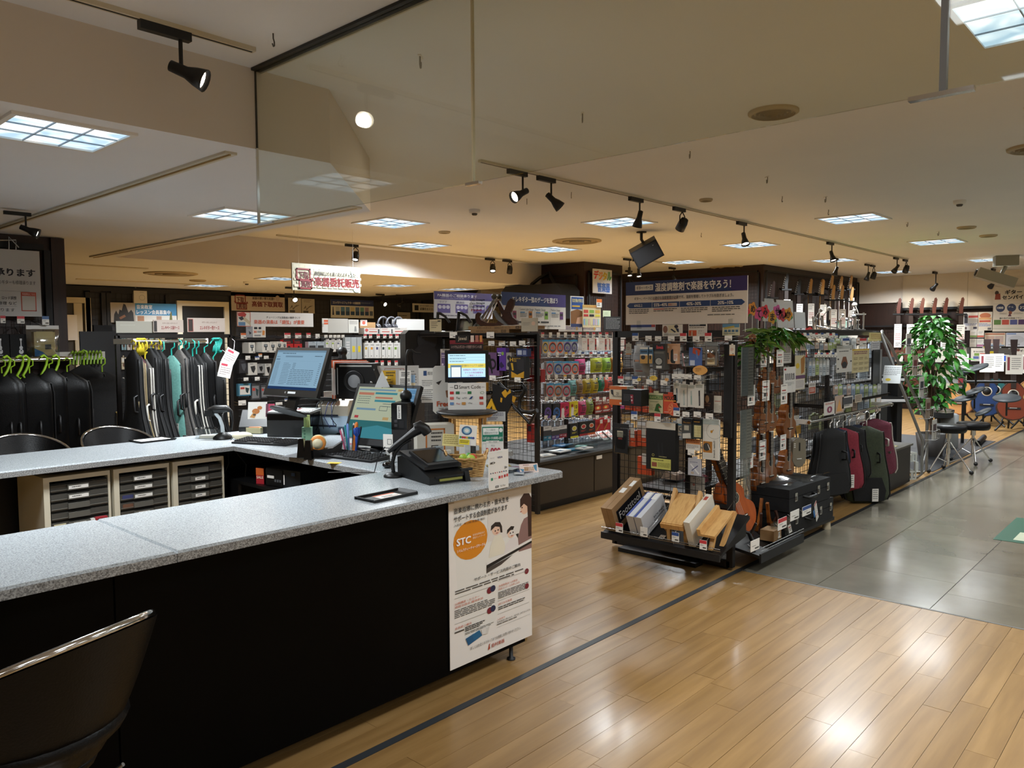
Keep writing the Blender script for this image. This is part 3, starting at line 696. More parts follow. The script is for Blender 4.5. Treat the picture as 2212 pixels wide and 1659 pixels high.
# STOOLS
def stool_parts():
 R=.245
 def P(u,v,inset=0):
  th=(u-.5)*2*math.radians(112);c=(1+math.cos(th))/2
  top=.03+.29*c**.8;r=max(.02,.07+(R-.07)*v**.42-inset+.03*v*c)
  return(r*math.sin(th),r*math.cos(th),top*v-.05*(1-v))
 sh=MB().surf(lambda u,v:P(u,v),28,8,'leather').surf(lambda u,v:P(1-u,v,.028),28,8,'leather')
 bt=MB().lathe([(.02,-.052),(.09,-.05),(.13,-.035),(.14,-.01),(.02,.0)],'leather',24)
 rim=MB().tube([Vector(P(k/28,1))*.5+Vector(P(k/28,1,.028))*.5+Vector((0,0,.004)) for k in range(29)],.011,'chrome',8)
 seat=MB().lathe([(.01,.04),(.19,.045),(.205,.07),(.18,.095),(.01,.1)],'leather',24)
 pole=MB().lathe([(.03,-.60),(.03,-.03)],'chrome',14).lathe([(.045,-.06),(.06,-.03)],'dark',14)
 base=MB().lathe([(.21,-.648),(.21,-.64),(.19,-.628),(.04,-.612),(.03,-.6)],'chrome',28)
 lev=MB().tube([(-.01,.03,-.07),(-.07,.16,-.055),(-.08,.19,-.03)],.005,'steel',6).tube([(-.07,.165,-.05),(-.088,.215,-.06)],.008,'steel',6)
 return dict(shell=sh.mesh('shell'),underside=bt.mesh('underside'),rim=rim.mesh('rim'),seat=seat.mesh('seat'),pole=pole.mesh('pole'),base=base.mesh('base'),lever=lev.mesh('lever'))
SPT=stool_parts()
def stool(loc,rz,label):
 t=thing('bar_stool',label,'stool',loc,rz,'black leather bar stools')
 for k,m in SPT.items():part(k,m,t,'chrome '+k if k in('rim','pole','base') else None)
 return t
d=ray(72,1650);q=CP+d*1.80
stool((q.x,q.y,.648),math.radians(-160),'black leather bar stool with chrome rim in front of the counter, nearest the camera')
for x,lab in((66,'black leather bar stool behind the rear worktop, at the left picture edge'),(266,'black leather bar stool behind the rear worktop, below the hanging instrument cases')):
 q=pY(x,945,5.56);stool((q.x,5.56,.648),math.radians(5),lab)
 # ON THE COUNTER
def at(x,y,z=ZC):return pz(x,y,z)
a=at(835,1073)
t=thing('coin_tray','small black tray with a printed slip on the front worktop','tray',a,math.radians(2))
w,h=.225,.115
part('tray',MB().box(-w/2,-h/2,0,w/2,h/2,.003,'black').prism([(-w/2,0),(-w/2-.012,.014),(-w/2-.008,.014),(-w/2+.006,.003)],-h/2,h/2,'black').prism([(w/2,0),(w/2+.012,.014),(w/2+.008,.014),(w/2-.006,.003)],-h/2,h/2,'black').box(-w/2-.008,-h/2-.008,0,w/2+.008,-h/2,.012,'black').box(-w/2-.008,h/2,0,w/2+.008,h/2+.008,.012,'black'),t)
part('slip',MB().box(-.05,-.036,.003,.062,.036,.0042,'paper').box(-.05,.02,.0042,.062,.036,.0045,'#c4603a').box(-.03,-.02,.0042,.05,-.014,.0045,'#8a4a3a').box(-.03,-.006,.0042,.03,.002,.0045,'#555555'),t,'printed paper slip')
a=at(330,952)
t=thing('coin_tray','black tray with a white sheet on the rear worktop','tray',a,math.radians(4))
part('tray',MB().box(-.115,-.08,0,.115,.08,.005,'black').box(-.12,-.085,.005,.12,-.078,.012,'black').box(-.12,.078,.005,.12,.085,.012,'black').box(-.12,-.078,.005,-.113,.078,.012,'black').box(.113,-.078,.005,.12,.078,.012,'black'),t)
part('sheet',MB().box(-.1,-.06,.006,.1,.07,.0085,'white'),t)
a=at(932,1032);rz=math.radians(-12)
t=thing('payment_terminal','black card payment terminal with tilted screen on the front worktop','card terminal',a,rz)
part('base',MB().prism([(-.15,0),(.13,0),(.13,.085),(.09,.095),(-.05,.062),(-.15,.03)],-.095,.095,'black','x').prism([(-.10,.055),(.12,.10),(.12,.112),(-.10,.068)],-.09,.09,'dark','x'),t)
s_=MB();s_.T=Matrix.Translation((0.0,-.02,.085))@Matrix.Rotation(math.radians(14),4,'X')
s_.box(-.075,-.085,0,.075,.085,.012,'dark').box(-.066,-.06,.012,.066,.075,.0128,'gloss_black');part('screen',s_,t)
part('card_slot',MB().box(-.05,-.156,.012,.06,-.149,.022,'#8d8a3f').box(-.07,-.158,.026,.07,-.15,.034,'black'),t)
part('latch',MB().prism([(.07,.0),(.095,.0),(.085,.05),(.065,.05)],-.165,-.152,'black').box(.05,-.165,.045,.105,-.15,.055,'black'),t)
a=at(850,1030)
t=thing('barcode_scanner','black hand scanner on a ribbed gooseneck stand beside the payment terminal','barcode scanner',a,math.radians(-40))
part('stand_base',MB().lathe([(.06,0),(.062,.01),(.045,.024),(.02,.03)],'black',20),t)
nk=[(0,0,.03),(-.005,0,.09),(.01,0,.15),(.05,0,.20),(.11,0,.235)]
g=MB()
pts=[]
for k in range(41):
 u=k/40*4;i=min(int(u),3);q=u-i;p0,p1=Vector(nk[i]),Vector(nk[i+1]);pts.append(p0.lerp(p1,q))
for k in range(2):pts=[pts[0]]+[(pts[i-1]+pts[i]*2+pts[i+1])/4 for i in range(1,len(pts)-1)]+[pts[-1]]
g.tube(pts,[.0135 if k%2 else.0105 for k in range(41)],'black',8);part('gooseneck',g,t)
hd=MB();hd.T=Matrix.Translation((.115,0,.245))@Matrix.Rotation(math.radians(-28),4,'Y')
hd.tube([(-.17,0,-.01),(-.12,0,.0),(-.04,0,.012),(.03,0,.02),(.07,0,.022)],[.012,.02,.021,.028,.034],'black',10).tube([(.045,0,.045),(.075,0,.04),(.098,0,-.0),(.10,0,-.03)],[.026,.036,.036,.03],'black',10);part('scan_head',hd,t)
part('trigger',MB().sph((.07,0,.22),.014,'#2a3f8f',8,(1.3,.7,.7)),t,'blue trigger')
part('cable',MB().tube([(-.05,0,.19),(-.10,.03,.10),(-.12,.06,.02),(-.30,.2,.004),(-.42,.2,.0035)],.0035,'black',5),t)
a=at(482,948)
t=thing('barcode_scanner','black hand scanner on a white curved stand at the corner of the rear worktop','barcode scanner',a,math.radians(-50))
part('stand_base',MB().lathe([(.065,0),(.065,.012),(.03,.04),(.022,.045)],'black',18),t)
part('stem',MB().tube([(0,0,.04),(-.004,0,.09),(-.02,0,.14),(-.05,0,.175)],[.014,.013,.012,.012],'#c9d3d8',8),t,'white curved stem')
part('scan_head',MB().tube([(-.09,0,.185),(-.05,0,.2),(.03,0,.205),(.06,0,.185),(.07,0,.12),(.06,0,.06)],[.026,.03,.024,.012,.006,.005],'black',10).box(-.11,-.03,.155,-.055,.03,.195,'black'),t)
def box_bezel(w,h,d,bz,mat='black'):
 m=MB();m.box(-w/2,0,0,w/2,d,h,mat).box(-w*.35,d,h*.15,w*.35,d+.04,h*.85,mat)
 return m
rz1=math.radians(-84);P=CP+ray(624,856)*5.05
t=thing('monitor','black desktop monitor showing a pale blue mail list','monitor',P,rz1,None,math.radians(-21))
w,h=.54,.335
part('housing',box_bezel(w,h,.03,.02),t)
els=[('R',0,0,1,1,'screen_blue'),('R',0,0,1,.05,'scr_mid'),('R',.0,.93,1,1,'scr_navy'),('L',.12,.07,.5,.10,1,'scr_dark',.5),('R',.2,.14,.56,.18,'scr_mid'),('L',.02,.16,.1,.18,1,'scr_dark'),('R',.02,.21,.1,.26,'scr_mid'),('L',.8,.14,.98,.17,1,'scr_dark'),('L',.03,.30,.12,.9,16,'scr_dark',.22),('L',.2,.33,.36,.9,14,'scr_dark',.2),('L',.40,.33,.46,.5,4,'scr_dark',.25),('L',.38,.50,.86,.9,9,'scr_dark',.22),('L',.93,.33,.97,.9,12,'scr_dark',.22),('R',.2,.275,.9,.277,'scr_mid')]
part('screen',MB().prt(w-.05,h-.065,els,0,z0=.045),t)
part('maker_badge',MB().prt(.11,.014,[('O',.06,.5,.05,.45,.4,'#c9c9c9'),('R',.3,.0,1,1,'#cfd3d6')],0,z0=.018),t,'white sticker and round badge')
part('stand',MB().box(-.045,.03,-.09,.045,.055,.10,'black').lathe([(.12,-.10),(.12,-.09),(.05,-.085)],'black',20,(0,.03,0)),t)
P,w,h,rz,sc=fc(581,888,668,944,z=ZC,off=-22)
t=thing('cash_drawer','glossy black box under the monitor, two calculators on it','cash box',P,rz);H1=.155;CD,rzc=P.copy(),rz
part('housing',MB().box(-.155,0,0,.155,.30,H1,'gloss_black').box(-.16,-.004,H1,.16,.31,H1+.006,'black'),t)
part('front_panel',MB().box(-.15,-.006,.012,.15,0,.115,'#141414'),t)
for px,lab in(((585,862,638,882),'grey desk calculator with red keys on the black box, left of the monitor stand'),((626,866,672,886),'grey desk calculator on the black box, right of the monitor stand')):
 P=CD+Matrix.Rotation(rzc,3,'Z')@Vector((-.075 if px[0]<600 else.085,.10,H1+.007))
 t=thing('calculator',lab,'calculator',P,math.radians(-64),'calculators on the cash box',rx=math.radians(6))
 part('body',MB().box(-.075,-.08,.0,.075,.08,.016,'#b9bcbd').box(-.065,.04,.016,.065,.072,.018,'#4d5653'),t)
 kb=MB()
 for i in range(5):
  for j in range(4):kb.box(-.062+i*.026,-.07+j*.026,.016,-.042+i*.026,-.05+j*.026,.021,'#7a2f33' if i==0 and j>1 else '#e2e3e2')
 part('keypad',kb,t,kind='stuff')
def keyboard(loc,rz,label,L=.42,W=.15):
 t=thing('keyboard',label,'keyboard',loc,rz,None)
 part('base',MB().prism([(-W/2,0),(W/2,0),(W/2,.024),(-W/2,.012)],-L/2,L/2,'black','x'),t)
 kb=MB()
 for j in range(6):
  y=-W/2+.012+j*.0222;z=.012+.012*(y+W/2)/W
  for i in range(20):
   if i in(14,) or(j==0 and 4<i<9):continue
   x=-L/2+.010+i*.02;kb.add([(x,y,z),(x+.0175,y,z),(x+.0175,y+.0185,z),(x,y+.0185,z),(x+.003,y+.003,z+.009),(x+.0145,y+.003,z+.009),(x+.0145,y+.0155,z+.009),(x+.003,y+.0155,z+.009)],[(4,5,6,7),(0,1,5,4),(1,2,6,5),(2,3,7,6),(3,0,4,7)],'#17171a')
 part('keys',kb,t,kind='stuff');return t
keyboard((2.63,4.53,ZC),math.radians(-68),'black keyboard before the mail-list monitor')
keyboard((2.63,3.60,ZC),math.radians(-82),'black keyboard before the sales screen, mouse beside it')
P=at(838,1010);t=thing('mouse','small black mouse between keyboard and hand scanner','mouse',P,.6)
part('shell',MB().sph((0,0,.016),.034,'gloss_black',12,(1.3,.85,.5)),t);part('wheel',MB().lathe([(.007,-.003),(.007,.003)],'dark',8,(.022,0,.03),'y'),t)
P=at(697,985);t=thing('tape_dispenser','black twin tape dispenser holding a cream and an orange roll','tape dispenser',P,math.radians(-38))
part('body',MB().prism([(-.10,0),(.10,0),(.115,.075),(.105,.08),(.06,.05),(-.02,.04),(-.085,.055),(-.10,.05)],-.045,.045,'black'),t)
for yy,col,lab in((-.02,'#d98a3c','orange tape roll'),(.022,'#d8cf9a','cream tape roll')):
 part('tape_roll',MB().lathe([(.03,-.010),(.045,-.010),(.045,.010),(.03,.010)],col,20,(-.025,yy,.075),'y').lathe([(.005,-.012),(.03,-.012),(.03,.012),(.005,.012)],'#cfc7a8',12,(-.025,yy,.075),'y'),t,lab)
for x,y,lab in((652,988,'small black tapered desk speaker, farther of two'),(667,992,'small black tapered desk speaker, nearer of two')):
 P=at(x,y);t=thing('desk_speaker',lab+' by the tape dispenser','speaker',P,math.radians(-50))
 part('body',MB().add([(-.022,-.022,0),(.022,-.022,0),(.022,.022,0),(-.022,.022,0),(-.015,-.012,.105),(.015,-.012,.105),(.015,.02,.105),(-.015,.02,.105)],[(0,3,2,1),(4,5,6,7),(0,1,5,4),(1,2,6,5),(2,3,7,6),(3,0,4,7)],'gloss_black'),t)
P,w,h,rz,sc=fc(668,858,772,938,z=ZC,off=-28);PR=P
t=thing('label_printer','cream and grey label printer with blue cables hanging over it','printer',P,rz)
part('lower_body',MB().prism([(-.0,0),(.30,0),(.30,.13),(.0,.13),(-.03,.06)],-.115,.115,'#8fa3b4','x'),t)
part('upper_body',MB().prism([(0,.13),(.30,.13),(.30,.19),(.26,.235),(.03,.235),(.0,.20)],-.115,.115,'#d4cfbd','x'),t)
part('feed_slot',MB().box(-.10,-.034,.055,.04,-.012,.068,'#222a3a').box(-.10,-.006,.128,.04,.002,.138,'#222a3a'),t);part('side_latch',MB().box(.114,.08,.10,.118,.16,.16,'#33425a').box(.055,-.033,.02,.10,-.02,.05,'#33425a'),t)
cb=MB()
for k,(xa,col) in enumerate(((-.1,'#1a1f2c'),(-.07,'#0d0d10'),(-.02,'#20306a'),(.01,'#20306a'),(.03,'#0d0d10'))):
 cb.tube([(xa,.12,.243),(xa-.005,.03,.25),(xa-.01,-.02,.21),(xa-.02+.03*(k%2),-.05,.12),(xa+.02,-.045,.03+.01*k)],.0028,col,5)
part('cables',cb,t)
Pp=Vector((PR.x+.02,PR.y+.10,ZC+.237))
t=thing('usb_hub','long black multi-port hub on top of the label printer','usb hub',(PR.x-.02,PR.y+.08,ZC+.236),rz);part('body',MB().box(-.11,-.02,0,.11,.02,.022,'black'),t);part('ports',MB().box(-.1,-.022,.006,.1,-.02,.015,'dark'),t)
P,w,h,rz,sc=fc(726,785,806,862,depth=5.15,off=-25)
bs=thing('black_drive_case','black square case with round grey porthole on top of the label printer','case',P,rz)
part('body',MB().box(-w/2,0,0,w/2,.13,h,'black').prism([(w/2,.02),(w/2+.02,.04),(w/2+.02,h*.6),(w/2,h*.85)],0,.12,'black'),bs)
part('porthole',MB().lathe([(.072,-.004),(.07,-.012),(.062,-.012),(.056,-.001)],'dark',24,(-.0,0,h*.5),'y').lathe([(.045,-.003),(.04,-.006),(.01,-.006)],'#8b8d90',24,(.0,0,h*.5),'y'),bs)
part('label_strip',MB().box(-w/2+.03,-.001,h-.022,w/2-.01,0,h-.012,'#bfbfbb').box(-w/2+.012,-.001,.03,-w/2+.018,0,h-.03,'#bfbfbb'),bs,'white label strips')
part('knob',MB().lathe([(.012,-.006),(.010,-.009),(.004,-.009)],'steel',14,(w/2-.014,0,h*.46),'y'),bs)
for k,col in enumerate(('#c4501e','#e8e2d8','#c4501e')):
 P,w,h,rz,sc=fc(718+3*k,778+2*k,792+3*k,862,depth=5.32-.02*k,off=-25)
 solo('file_folder',MB().box(-w/2,0,0,w/2,.006,h,col).box(-w/2,-.001,h*.1,-w/2+.012,0,h*.8,'white'),('orange','white','orange')[k]+' file folder behind the black porthole case, '+('rearmost','middle','foremost')[k],'folder',P,rz)
P,w,h,rz,sc=fc(722,745,758,790,depth=5.5)
t=thing('microphone_stand','black ball-headed microphone behind the orange folders','microphone',(P.x,P.y,ZC))
hz=P.z-ZC
part('pole',MB().tube([(0,0,0),(0,0,hz)],.012,'black',8).lathe([(.07,0),(.07,.012),(.02,.02)],'black',18),t);part('head',MB().sph((0,0,hz+.10),.036,'black',14).lathe([(.03,hz),(.035,hz+.03),(.025,hz+.08)],'black',14),t);part('box',MB().box(-.09,-.02,hz-.02,.02,.05,hz+.055,'black'),t)
P=CP+ray(803,962)*4.62;rz2=math.radians(-80)
t=thing('sales_screen','tall tilted touch screen with a pale green sales form','monitor',P,rz2,None,math.radians(-24));w,h=.50,.385
part('housing',MB().box(-w/2,0,0,w/2,.03,h,'dark').box(-.09,.03,.03,.09,.07,.2,'black'),t)
els=[('R',0,0,1,1,'screen_pos'),('P',[(.78,.0),(1,.0),(1,.62),(.88,.62)],'scr_sky'),('R',0,.66,1,1,'scr_sea'),('P',[(.2,.82),(.5,.74),(.8,.80),(1,.78),(1,1),(.0,1),(0,.9)],'scr_teal'),('R',.03,.11,.3,.16,'scr_rose'),('R',.32,.10,.7,.14,'scr_teal'),('R',.34,.19,.64,.225,'scr_rose'),('R',.34,.25,.7,.29,'scr_teal'),('R',.02,.04,.66,.07,'scr_mid'),('R',.70,.03,.78,.07,'scr_tan'),('R',.76,.35,.84,.40,'scr_red'),('R',.06,.57,.13,.62,'scr_red'),('R',.56,.58,.66,.635,'scr_tan'),('R',.06,.42,.4,.46,'scr_mid'),('L',.04,.19,.26,.36,4,'scr_dark',.2),('L',.5,.32,.7,.42,2,'scr_dark',.2),('F',.46,.37,.6,.46,.006,'scr_dark'),('R',.9,.5,1,.56,'scr_navy'),('L',.7,.44,.92,.62,4,'scr_dark',.22)]
for k in range(5):els.append(('R',.78,.02+.1*k,1,.022+.1*k,'scr_white'))
part('screen',MB().prt(w-.045,h-.06,els,0,z0=.04),t)
part('sticker',MB().prt(.13,.045,[('R',0,0,1,1,'#c07a86'),('R',.35,.15,.65,.8,'#e9e4e2'),('L',.05,.2,.3,.8,2,'#8a3a4a')],-.0008,-w/2+.01,-.008),t,'pink sticker below the screen')
part('stand',MB().box(-.05,.05,-.06,.05,.075,.12,'black').lathe([(.11,-.065),(.11,-.055),(.05,-.045)],'black',20,(0,.06,0)),t)
part('cable_coil',MB().tube([(.09*math.cos(k*.7)+.0,-.02+.04*math.sin(k*.7),-.035+.004*math.sin(k*1.9)) for k in range(24)],.004,'black',5),t)
P=Vector((2.87,3.48,ZC));rzt=math.radians(-58)
t=thing('computer_tower','upright black computer with vented side and white name strip','computer',P,rzt);w,h=.095,.30
part('case',MB().box(-w/2,0,0,w/2,.34,h,'black').box(w/2,.005,.01,w/2+.0015,.07,h-.02,'#2c2c2e'),t);part('front_panel',MB().box(-w/2,-.006,.15,w/2,0,h-.004,'gloss_black').box(-w/2,-.004,0,w/2,0,.15,'#202022'),t)
part('ports',MB().box(-.03,-.008,.165,-.012,-.006,.18,'#3c3c40').box(-.03,-.008,.19,-.012,-.006,.205,'#3c3c40').box(0,-.008,.16,.03,-.006,.2,'#1b1b1e'),t)
part('name_strip',MB().box(-.012,-.0075,.21,.012,-.006,.29,'white').prt(.024,.08,[('L',.3,.1,.7,.95,7,'#444444',.6)],-.0076,-.012,.21),t,'white name strip')
vt=MB()
for j in range(22):
 for i in range(5):vt.box(w/2+.0015,.012+i*.011,.02+j*.0118,w/2+.002,.018+i*.011,.027+j*.0118,'#060606')
part('vent_holes',vt,t,kind='stuff')
P2=Vector((2.97,3.54,ZC+.30))
t=thing('pole_light','thin black bent pole rising from a black ball on the computer','lamp',P2)
part('ball',MB().sph((0,0,.034),.036,'black',16).lathe([(.028,0),(.03,.008)],'black',16),t);part('pole',MB().tube([(.0,.0,.06),(.005,-.003,.27),(.012,-.008,.30),(.03,-.02,.303),(.05,-.035,.285),(.075,-.05,.283)],[.006,.006,.007,.007,.006,.005],'black',8),t)
P=at(722,1000);solo('note',MB().box(-.035,-.022,0,.035,.022,.0006,'#e0c21e').box(-.02,-.012,.0006,.02,-.004,.0008,'#b0902a'),'small yellow note stuck to the worktop edge','note',P,-1.0)
P=at(700,985,ZC);solo('desk_mat',MB().box(-.16,-.1,0,.16,.1,.0015,'#2b2c2e'),'thin dark mat under the tape dispenser','mat',(P.x-.03,P.y+.05,ZC),-1.2)
P=at(758,978);t=thing('pen_cup','clear cup crowded with pens and blue scissors','pen cup',P)
part('cup',MB().box(-.04,-.03,0,.04,.03,.09,'acrylic'),t)
for k,(dx,dy,L,r,col,lab) in enumerate(((-.028,-.01,.17,.006,'#2f8f9a','teal pen'),(-.016,.0,.175,.008,'#6f8fd0','pale blue pen'),(-.03,.01,.14,.005,'#d05a7a','pink pen'),(-.022,.018,.145,.006,'#e2dfe0','white pen'),(.012,-.012,.18,.011,'#d2711e','orange handled screwdriver'),(.022,.01,.16,.007,'#1c1c1e','black pen'),(.03,.02,.17,.006,'#c9c6c0','silver pen'),(.034,-.005,.15,.007,'#1a1a1c','black marker'))):
 tp=Vector((dx*1.8+.01*math.sin(k*2),dy*1.6,L));b0=Vector((dx,dy,.004))
 part('pen',MB().tube([b0,b0.lerp(tp,.93),tp],[r,r,r*.5],col,8),t,lab)
sc_=MB();
for q in(-1,1):sc_.tube([(.02+q*.004,-.02,.01),(.022-q*.004,-.03,.09),(.02+q*.016,-.033,.115),(.022+q*.018,-.033,.145),(.022+q*.006,-.033,.15),(.022,-.032,.10)],.006,'#1f4fb0',6)
part('scissors',sc_,t,'blue scissors')
P=at(664,950);t=thing('glue_holder','pale green holder with yellow-green sticks beside the printer','holder',(P.x,P.y,ZC),-.8)
part('box',MB().box(-.03,-.025,0,.03,.025,.085,'#7fa98c').prt(.06,.085,[('C',.3,.25,.12,.08,'#4b7a62'),('C',.3,.5,.12,.08,'#4b7a62'),('C',.3,.75,.12,.08,'#4b7a62')],-.025),t);part('stick',MB().box(-.02,-.01,.06,-.005,.01,.15,'#b9cf8a').box(.0,-.012,.06,.018,.01,.165,'#c8d88a'),t)
P=at(524,950);t=thing('desk_handset','cream plastic handset on the worktop edge, grey cord hanging below','handset',P,math.radians(-40))
part('shell',MB().sph((0,0,.026),.055,'#d9d3b8',14,(1.25,.7,.5)),t)
part('cord',MB().tube([(-.06,-.02,.02),(-.085,-.05,-.03),(-.08,-.06,-.15),(-.11,-.07,-.22),(-.07,-.06,-.26),(.02,-.05,-.24),(.03,-.05,-.16),(-.03,-.05,-.08),(-.075,-.04,-.01)],.003,'#4a4a4a',6),t)
P,w,h,rz,sc=fc(518,888,580,937,z=ZC,off=-15)
t=thing('leaflet_stand','black angled leaflet stand on the worktop corner','leaflet stand',P,rz);part('holder',MB().prism([(0,0),(.12,0),(.12,h),(.10,h),(0,.05)],-w/2,w/2,'black','x'),t)
for px,lab,els,bg in(((536,868,575,905),'white postcard with a brown animal drawing in the leaflet stand',[('E',.42,.55,.2,.16,'#b06a2a'),('E',.62,.35,.13,.11,'#b06a2a'),('P',[(.1,.9),(.3,.6),(.45,.75),(.35,.95)],'#c08a4a'),('E',.35,.75,.08,.06,'#3a2a1a')],'paper'),((574,872,592,900),'dark red booklet in the leaflet stand',[('R',.3,.0,1,.8,'#a02a4a')],'#5c2238')):
 fcard(px,'postcard',lab,'postcard',els,bg,tilt=-12,depth=5.42,off=-15)
P=at(450,946);t=thing('acrylic_box','clear acrylic box with slips near the rear scanner','box',P,math.radians(-45));part('shell',MB().box(-.07,-.045,0,.07,.045,.065,'acrylic'),t);part('slips',MB().box(-.05,-.03,.002,.05,.03,.02,'#d8d2c4'),t);part('lid',MB().box(-.085,-.055,.065,.085,.055,.07,'acrylic'),t)
P=at(550,936);t=thing('clear_tray','clear tray of yellow slips behind the keyboard','tray',P,math.radians(-60));part('shell',MB().box(-.09,-.05,0,.09,.05,.035,'acrylic'),t);part('slips',MB().box(-.07,-.04,.004,.07,.04,.045,'#cfc59a').box(-.02,-.04,.045,.06,.03,.05,'#d98a5a'),t)
P=at(512,953);solo('paper_slip',MB().box(-.05,-.03,0,.05,.03,.001,'white'),'white paper slip under the cream handset','paper',(P.x,P.y,ZC),-.8)
P=Vector((2.72,4.0,.68))
t=thing('computer_box','flat black computer under the right worktop, white strip on its front','computer',(2.56,4.22,.681),math.radians(-80));part('case',MB().box(-.15,0,0,.15,.3,.11,'#1c1f22'),t);part('front_panel',MB().box(-.15,-.006,.005,.0,0,.105,'black').box(-.135,-.008,.05,-.075,-.006,.066,'white').box(.01,-.007,.02,.02,-.006,.08,'white').box(.08,-.007,.08,.11,-.006,.1,'#35507a'),t)
for i in range(3):part('port',MB().box(-.07+.022*i,-.008,.03,-.055+.022*i,-.006,.045,'#55585c'),t)
solo('sale_card',MB().box(-.03,0,0,.03,.004,.10,'#a8232c').box(-.03,-.001,.055,.03,0,.10,'#c4602a').prt(.06,.1,[('T',.08,.5,.95,.66,'SALE','#e9d9c0',.02)],-.001),'red and orange SALE card beside the flat computer','card',(2.53,4.44,.681),math.radians(-70))
t=thing('cable_bundle','tangle of black cables under the right worktop','cables',(2.65,3.65,.68));part('cable',MB().tube([(.0,.2,.0),(.05,.1,.06),(-.02,.0,.08),(.04,-.1,.03),(.0,-.22,.05),(.08,-.3,.0)],.004,'#2c2c30',5).tube([(.05,.25,.0),(.0,.12,.1),(.06,-.02,.05),(.0,-.16,.1),(.05,-.3,.02)],.003,'#3a3a3e',5),t)
P=Vector((3.07,3.13,ZC));SZ=.25
t=thing('folding_stool','small wooden folding stool on the counter holding the payment tablet','stool',P,math.radians(-44))
part('seat',MB().lathe([(.02,SZ-.02),(.135,SZ-.02),(.145,SZ-.012),(.145,SZ-.002),(.135,SZ),(.02,SZ)],'light_wood',28),t)
for x in(-.085,.085):
 for s in(-1,1):
  m=MB();m.T=Matrix.Translation((x+.012*s,0,0));m.prism([(s*.115-.014,0),(s*.115+.014,0),(-s*.07+.014,SZ-.02),(-s*.07-.014,SZ-.02)],-.009,.009,'light_wood','x');part('leg',m,t)
part('rail',MB().box(-.09,-.012,.02,.09,.012,.036,'light_wood').box(-.09,-.105,.01,.09,-.085,.03,'light_wood'),t)
P3=P+Vector((0,0,SZ));rz=math.radians(-42)
t=thing('payment_tablet','small tablet on a black stand above a Smart Code card','tablet',P3,rz);s0=(P3-CP).dot(_f)/FPX
part('base',MB().lathe([(.01,0),(.17,.002),(.175,.008),(.16,.014),(.01,.02)],'black',30),t)
W2,H2=100*s0,68*s0
part('card',MB().box(-41*s0,-.004,.02,41*s0,.004,.02+58*s0,'white').prt(82*s0,58*s0,[('R',.17,.08,.26,.22,'#333333'),('R',.19,.11,.24,.19,'#e6e4df'),('T',.29,.09,.86,.22,'Smart Code','#3a3a3c'),('R',.05,.16,.15,.17,'#555555'),('R',.88,.16,.96,.17,'#555555'),*[('R',.05+.155*i,.32+.2*j,.05+.155*i+.1,.42+.2*j,c) for i,j,c in((0,0,'#c2272f'),(1,0,'#2a6a4a'),(3,0,'#2f7a4a'),(0,1,'#d0605a'),(5,1,'#b02a2a'),(0,2,'#6a8fbf'),(2,2,'#c8904a'),(5,2,'#d06a5a'))],('T',.36,.345,.48,.40,'d pay','#8a8f96'),('O',.90,.37,.05,.05,.2,'#6a8a5a'),('T',.22,.52,.32,.62,'Pay','#2a4a3a'),('T',.38,.53,.5,.6,'au PAY','#55585c'),('P',[(.55,.62),(.60,.52),(.66,.5),(.62,.6)],'#23407a'),('T',.22,.74,.32,.82,'Pay','#c0302f'),('T',.52,.73,.64,.80,'+Pay','#222222')],-.0042,z0=.02),t,'white Smart Code card')
zz=.02+58*s0+.004
part('tablet',MB().box(-W2*.47,-.006,zz,W2*.47,.012,zz+H2,'black'),t)
els=[('R',0,0,1,1,'screen_pay'),('R',0,.40,1,.58,'scr_yel'),('R',.06,.46,.36,1,'scr_mid'),('R',.09,.55,.33,1,'scr_white'),('R',.0,.96,1,1,'scr_navy'),('T',.36,.44,.97,.54,'週刊無料モバイルアプリ会員様へ','scr_dark'),('T',.40,.62,.98,.70,'会員証をご提示ください','scr_pink',.01),('T',.44,.74,.94,.82,'マイルの有効期限を','scr_pink',.01),('T',.52,.86,.90,.93,'ご確認ください','scr_pink',.01),('L',.04,.06,.6,.10,1,'scr_dark'),('L',.04,.18,.5,.22,1,'scr_dark'),('L',.04,.30,.5,.34,1,'scr_dark'),('R',.03,.14,.97,.147,'scr_mid'),('R',.03,.26,.97,.267,'scr_mid')]
part('screen',MB().prt(W2*.80,H2*.76,els,-.0065,z0=zz+H2*.13),t)
part('top_card',MB().box(-36*s0,0,zz+H2*.9,36*s0,.006,zz+H2+22*s0,'#7a1f2a').prt(72*s0,34*s0,[('R',.17,.05,.58,.55,'#151313'),('T',.25,.15,.5,.45,'Jewel','#d8c9b0'),('R',.62,.08,.72,.5,'#d8c4b8'),('R',.76,.08,.86,.5,'#a86a5a'),('R',.89,.08,.97,.5,'#d08a4a'),('R',.0,.62,1,1,'#1a1214'),('T',.05,.7,.95,.9,'いつでもエポスカード利用でポイント2倍','#c8a8a0')],-.001,z0=zz+H2*.9+.02),t,'red and black promotion card')
part('support',MB().box(-.02,.01,.015,.02,.02,zz+.05,'black'),t)
P,w,h,rz,sc=fc(1041,917,1088,1003,z=ZC,off=6)
t=thing('offer_sign','white and green sign with 3,000 in red behind the basket','sign',P,rz)
part('backing',MB().box(-w/2,0,0,w/2,.005,h,'white'),t)
E3=[('R',.02,.05,.98,.42,'#1f7a62'),('R',.06,.08,.78,.25,'#eef2ee'),('C',.88,.14,.08,.055,'#eef2ee'),('R',.2,.40,.8,.46,'white'),('F',.03,.47,.2,.66,.01,'#8a9a94')]
part('print',MB().prt(w,h,E3),t)
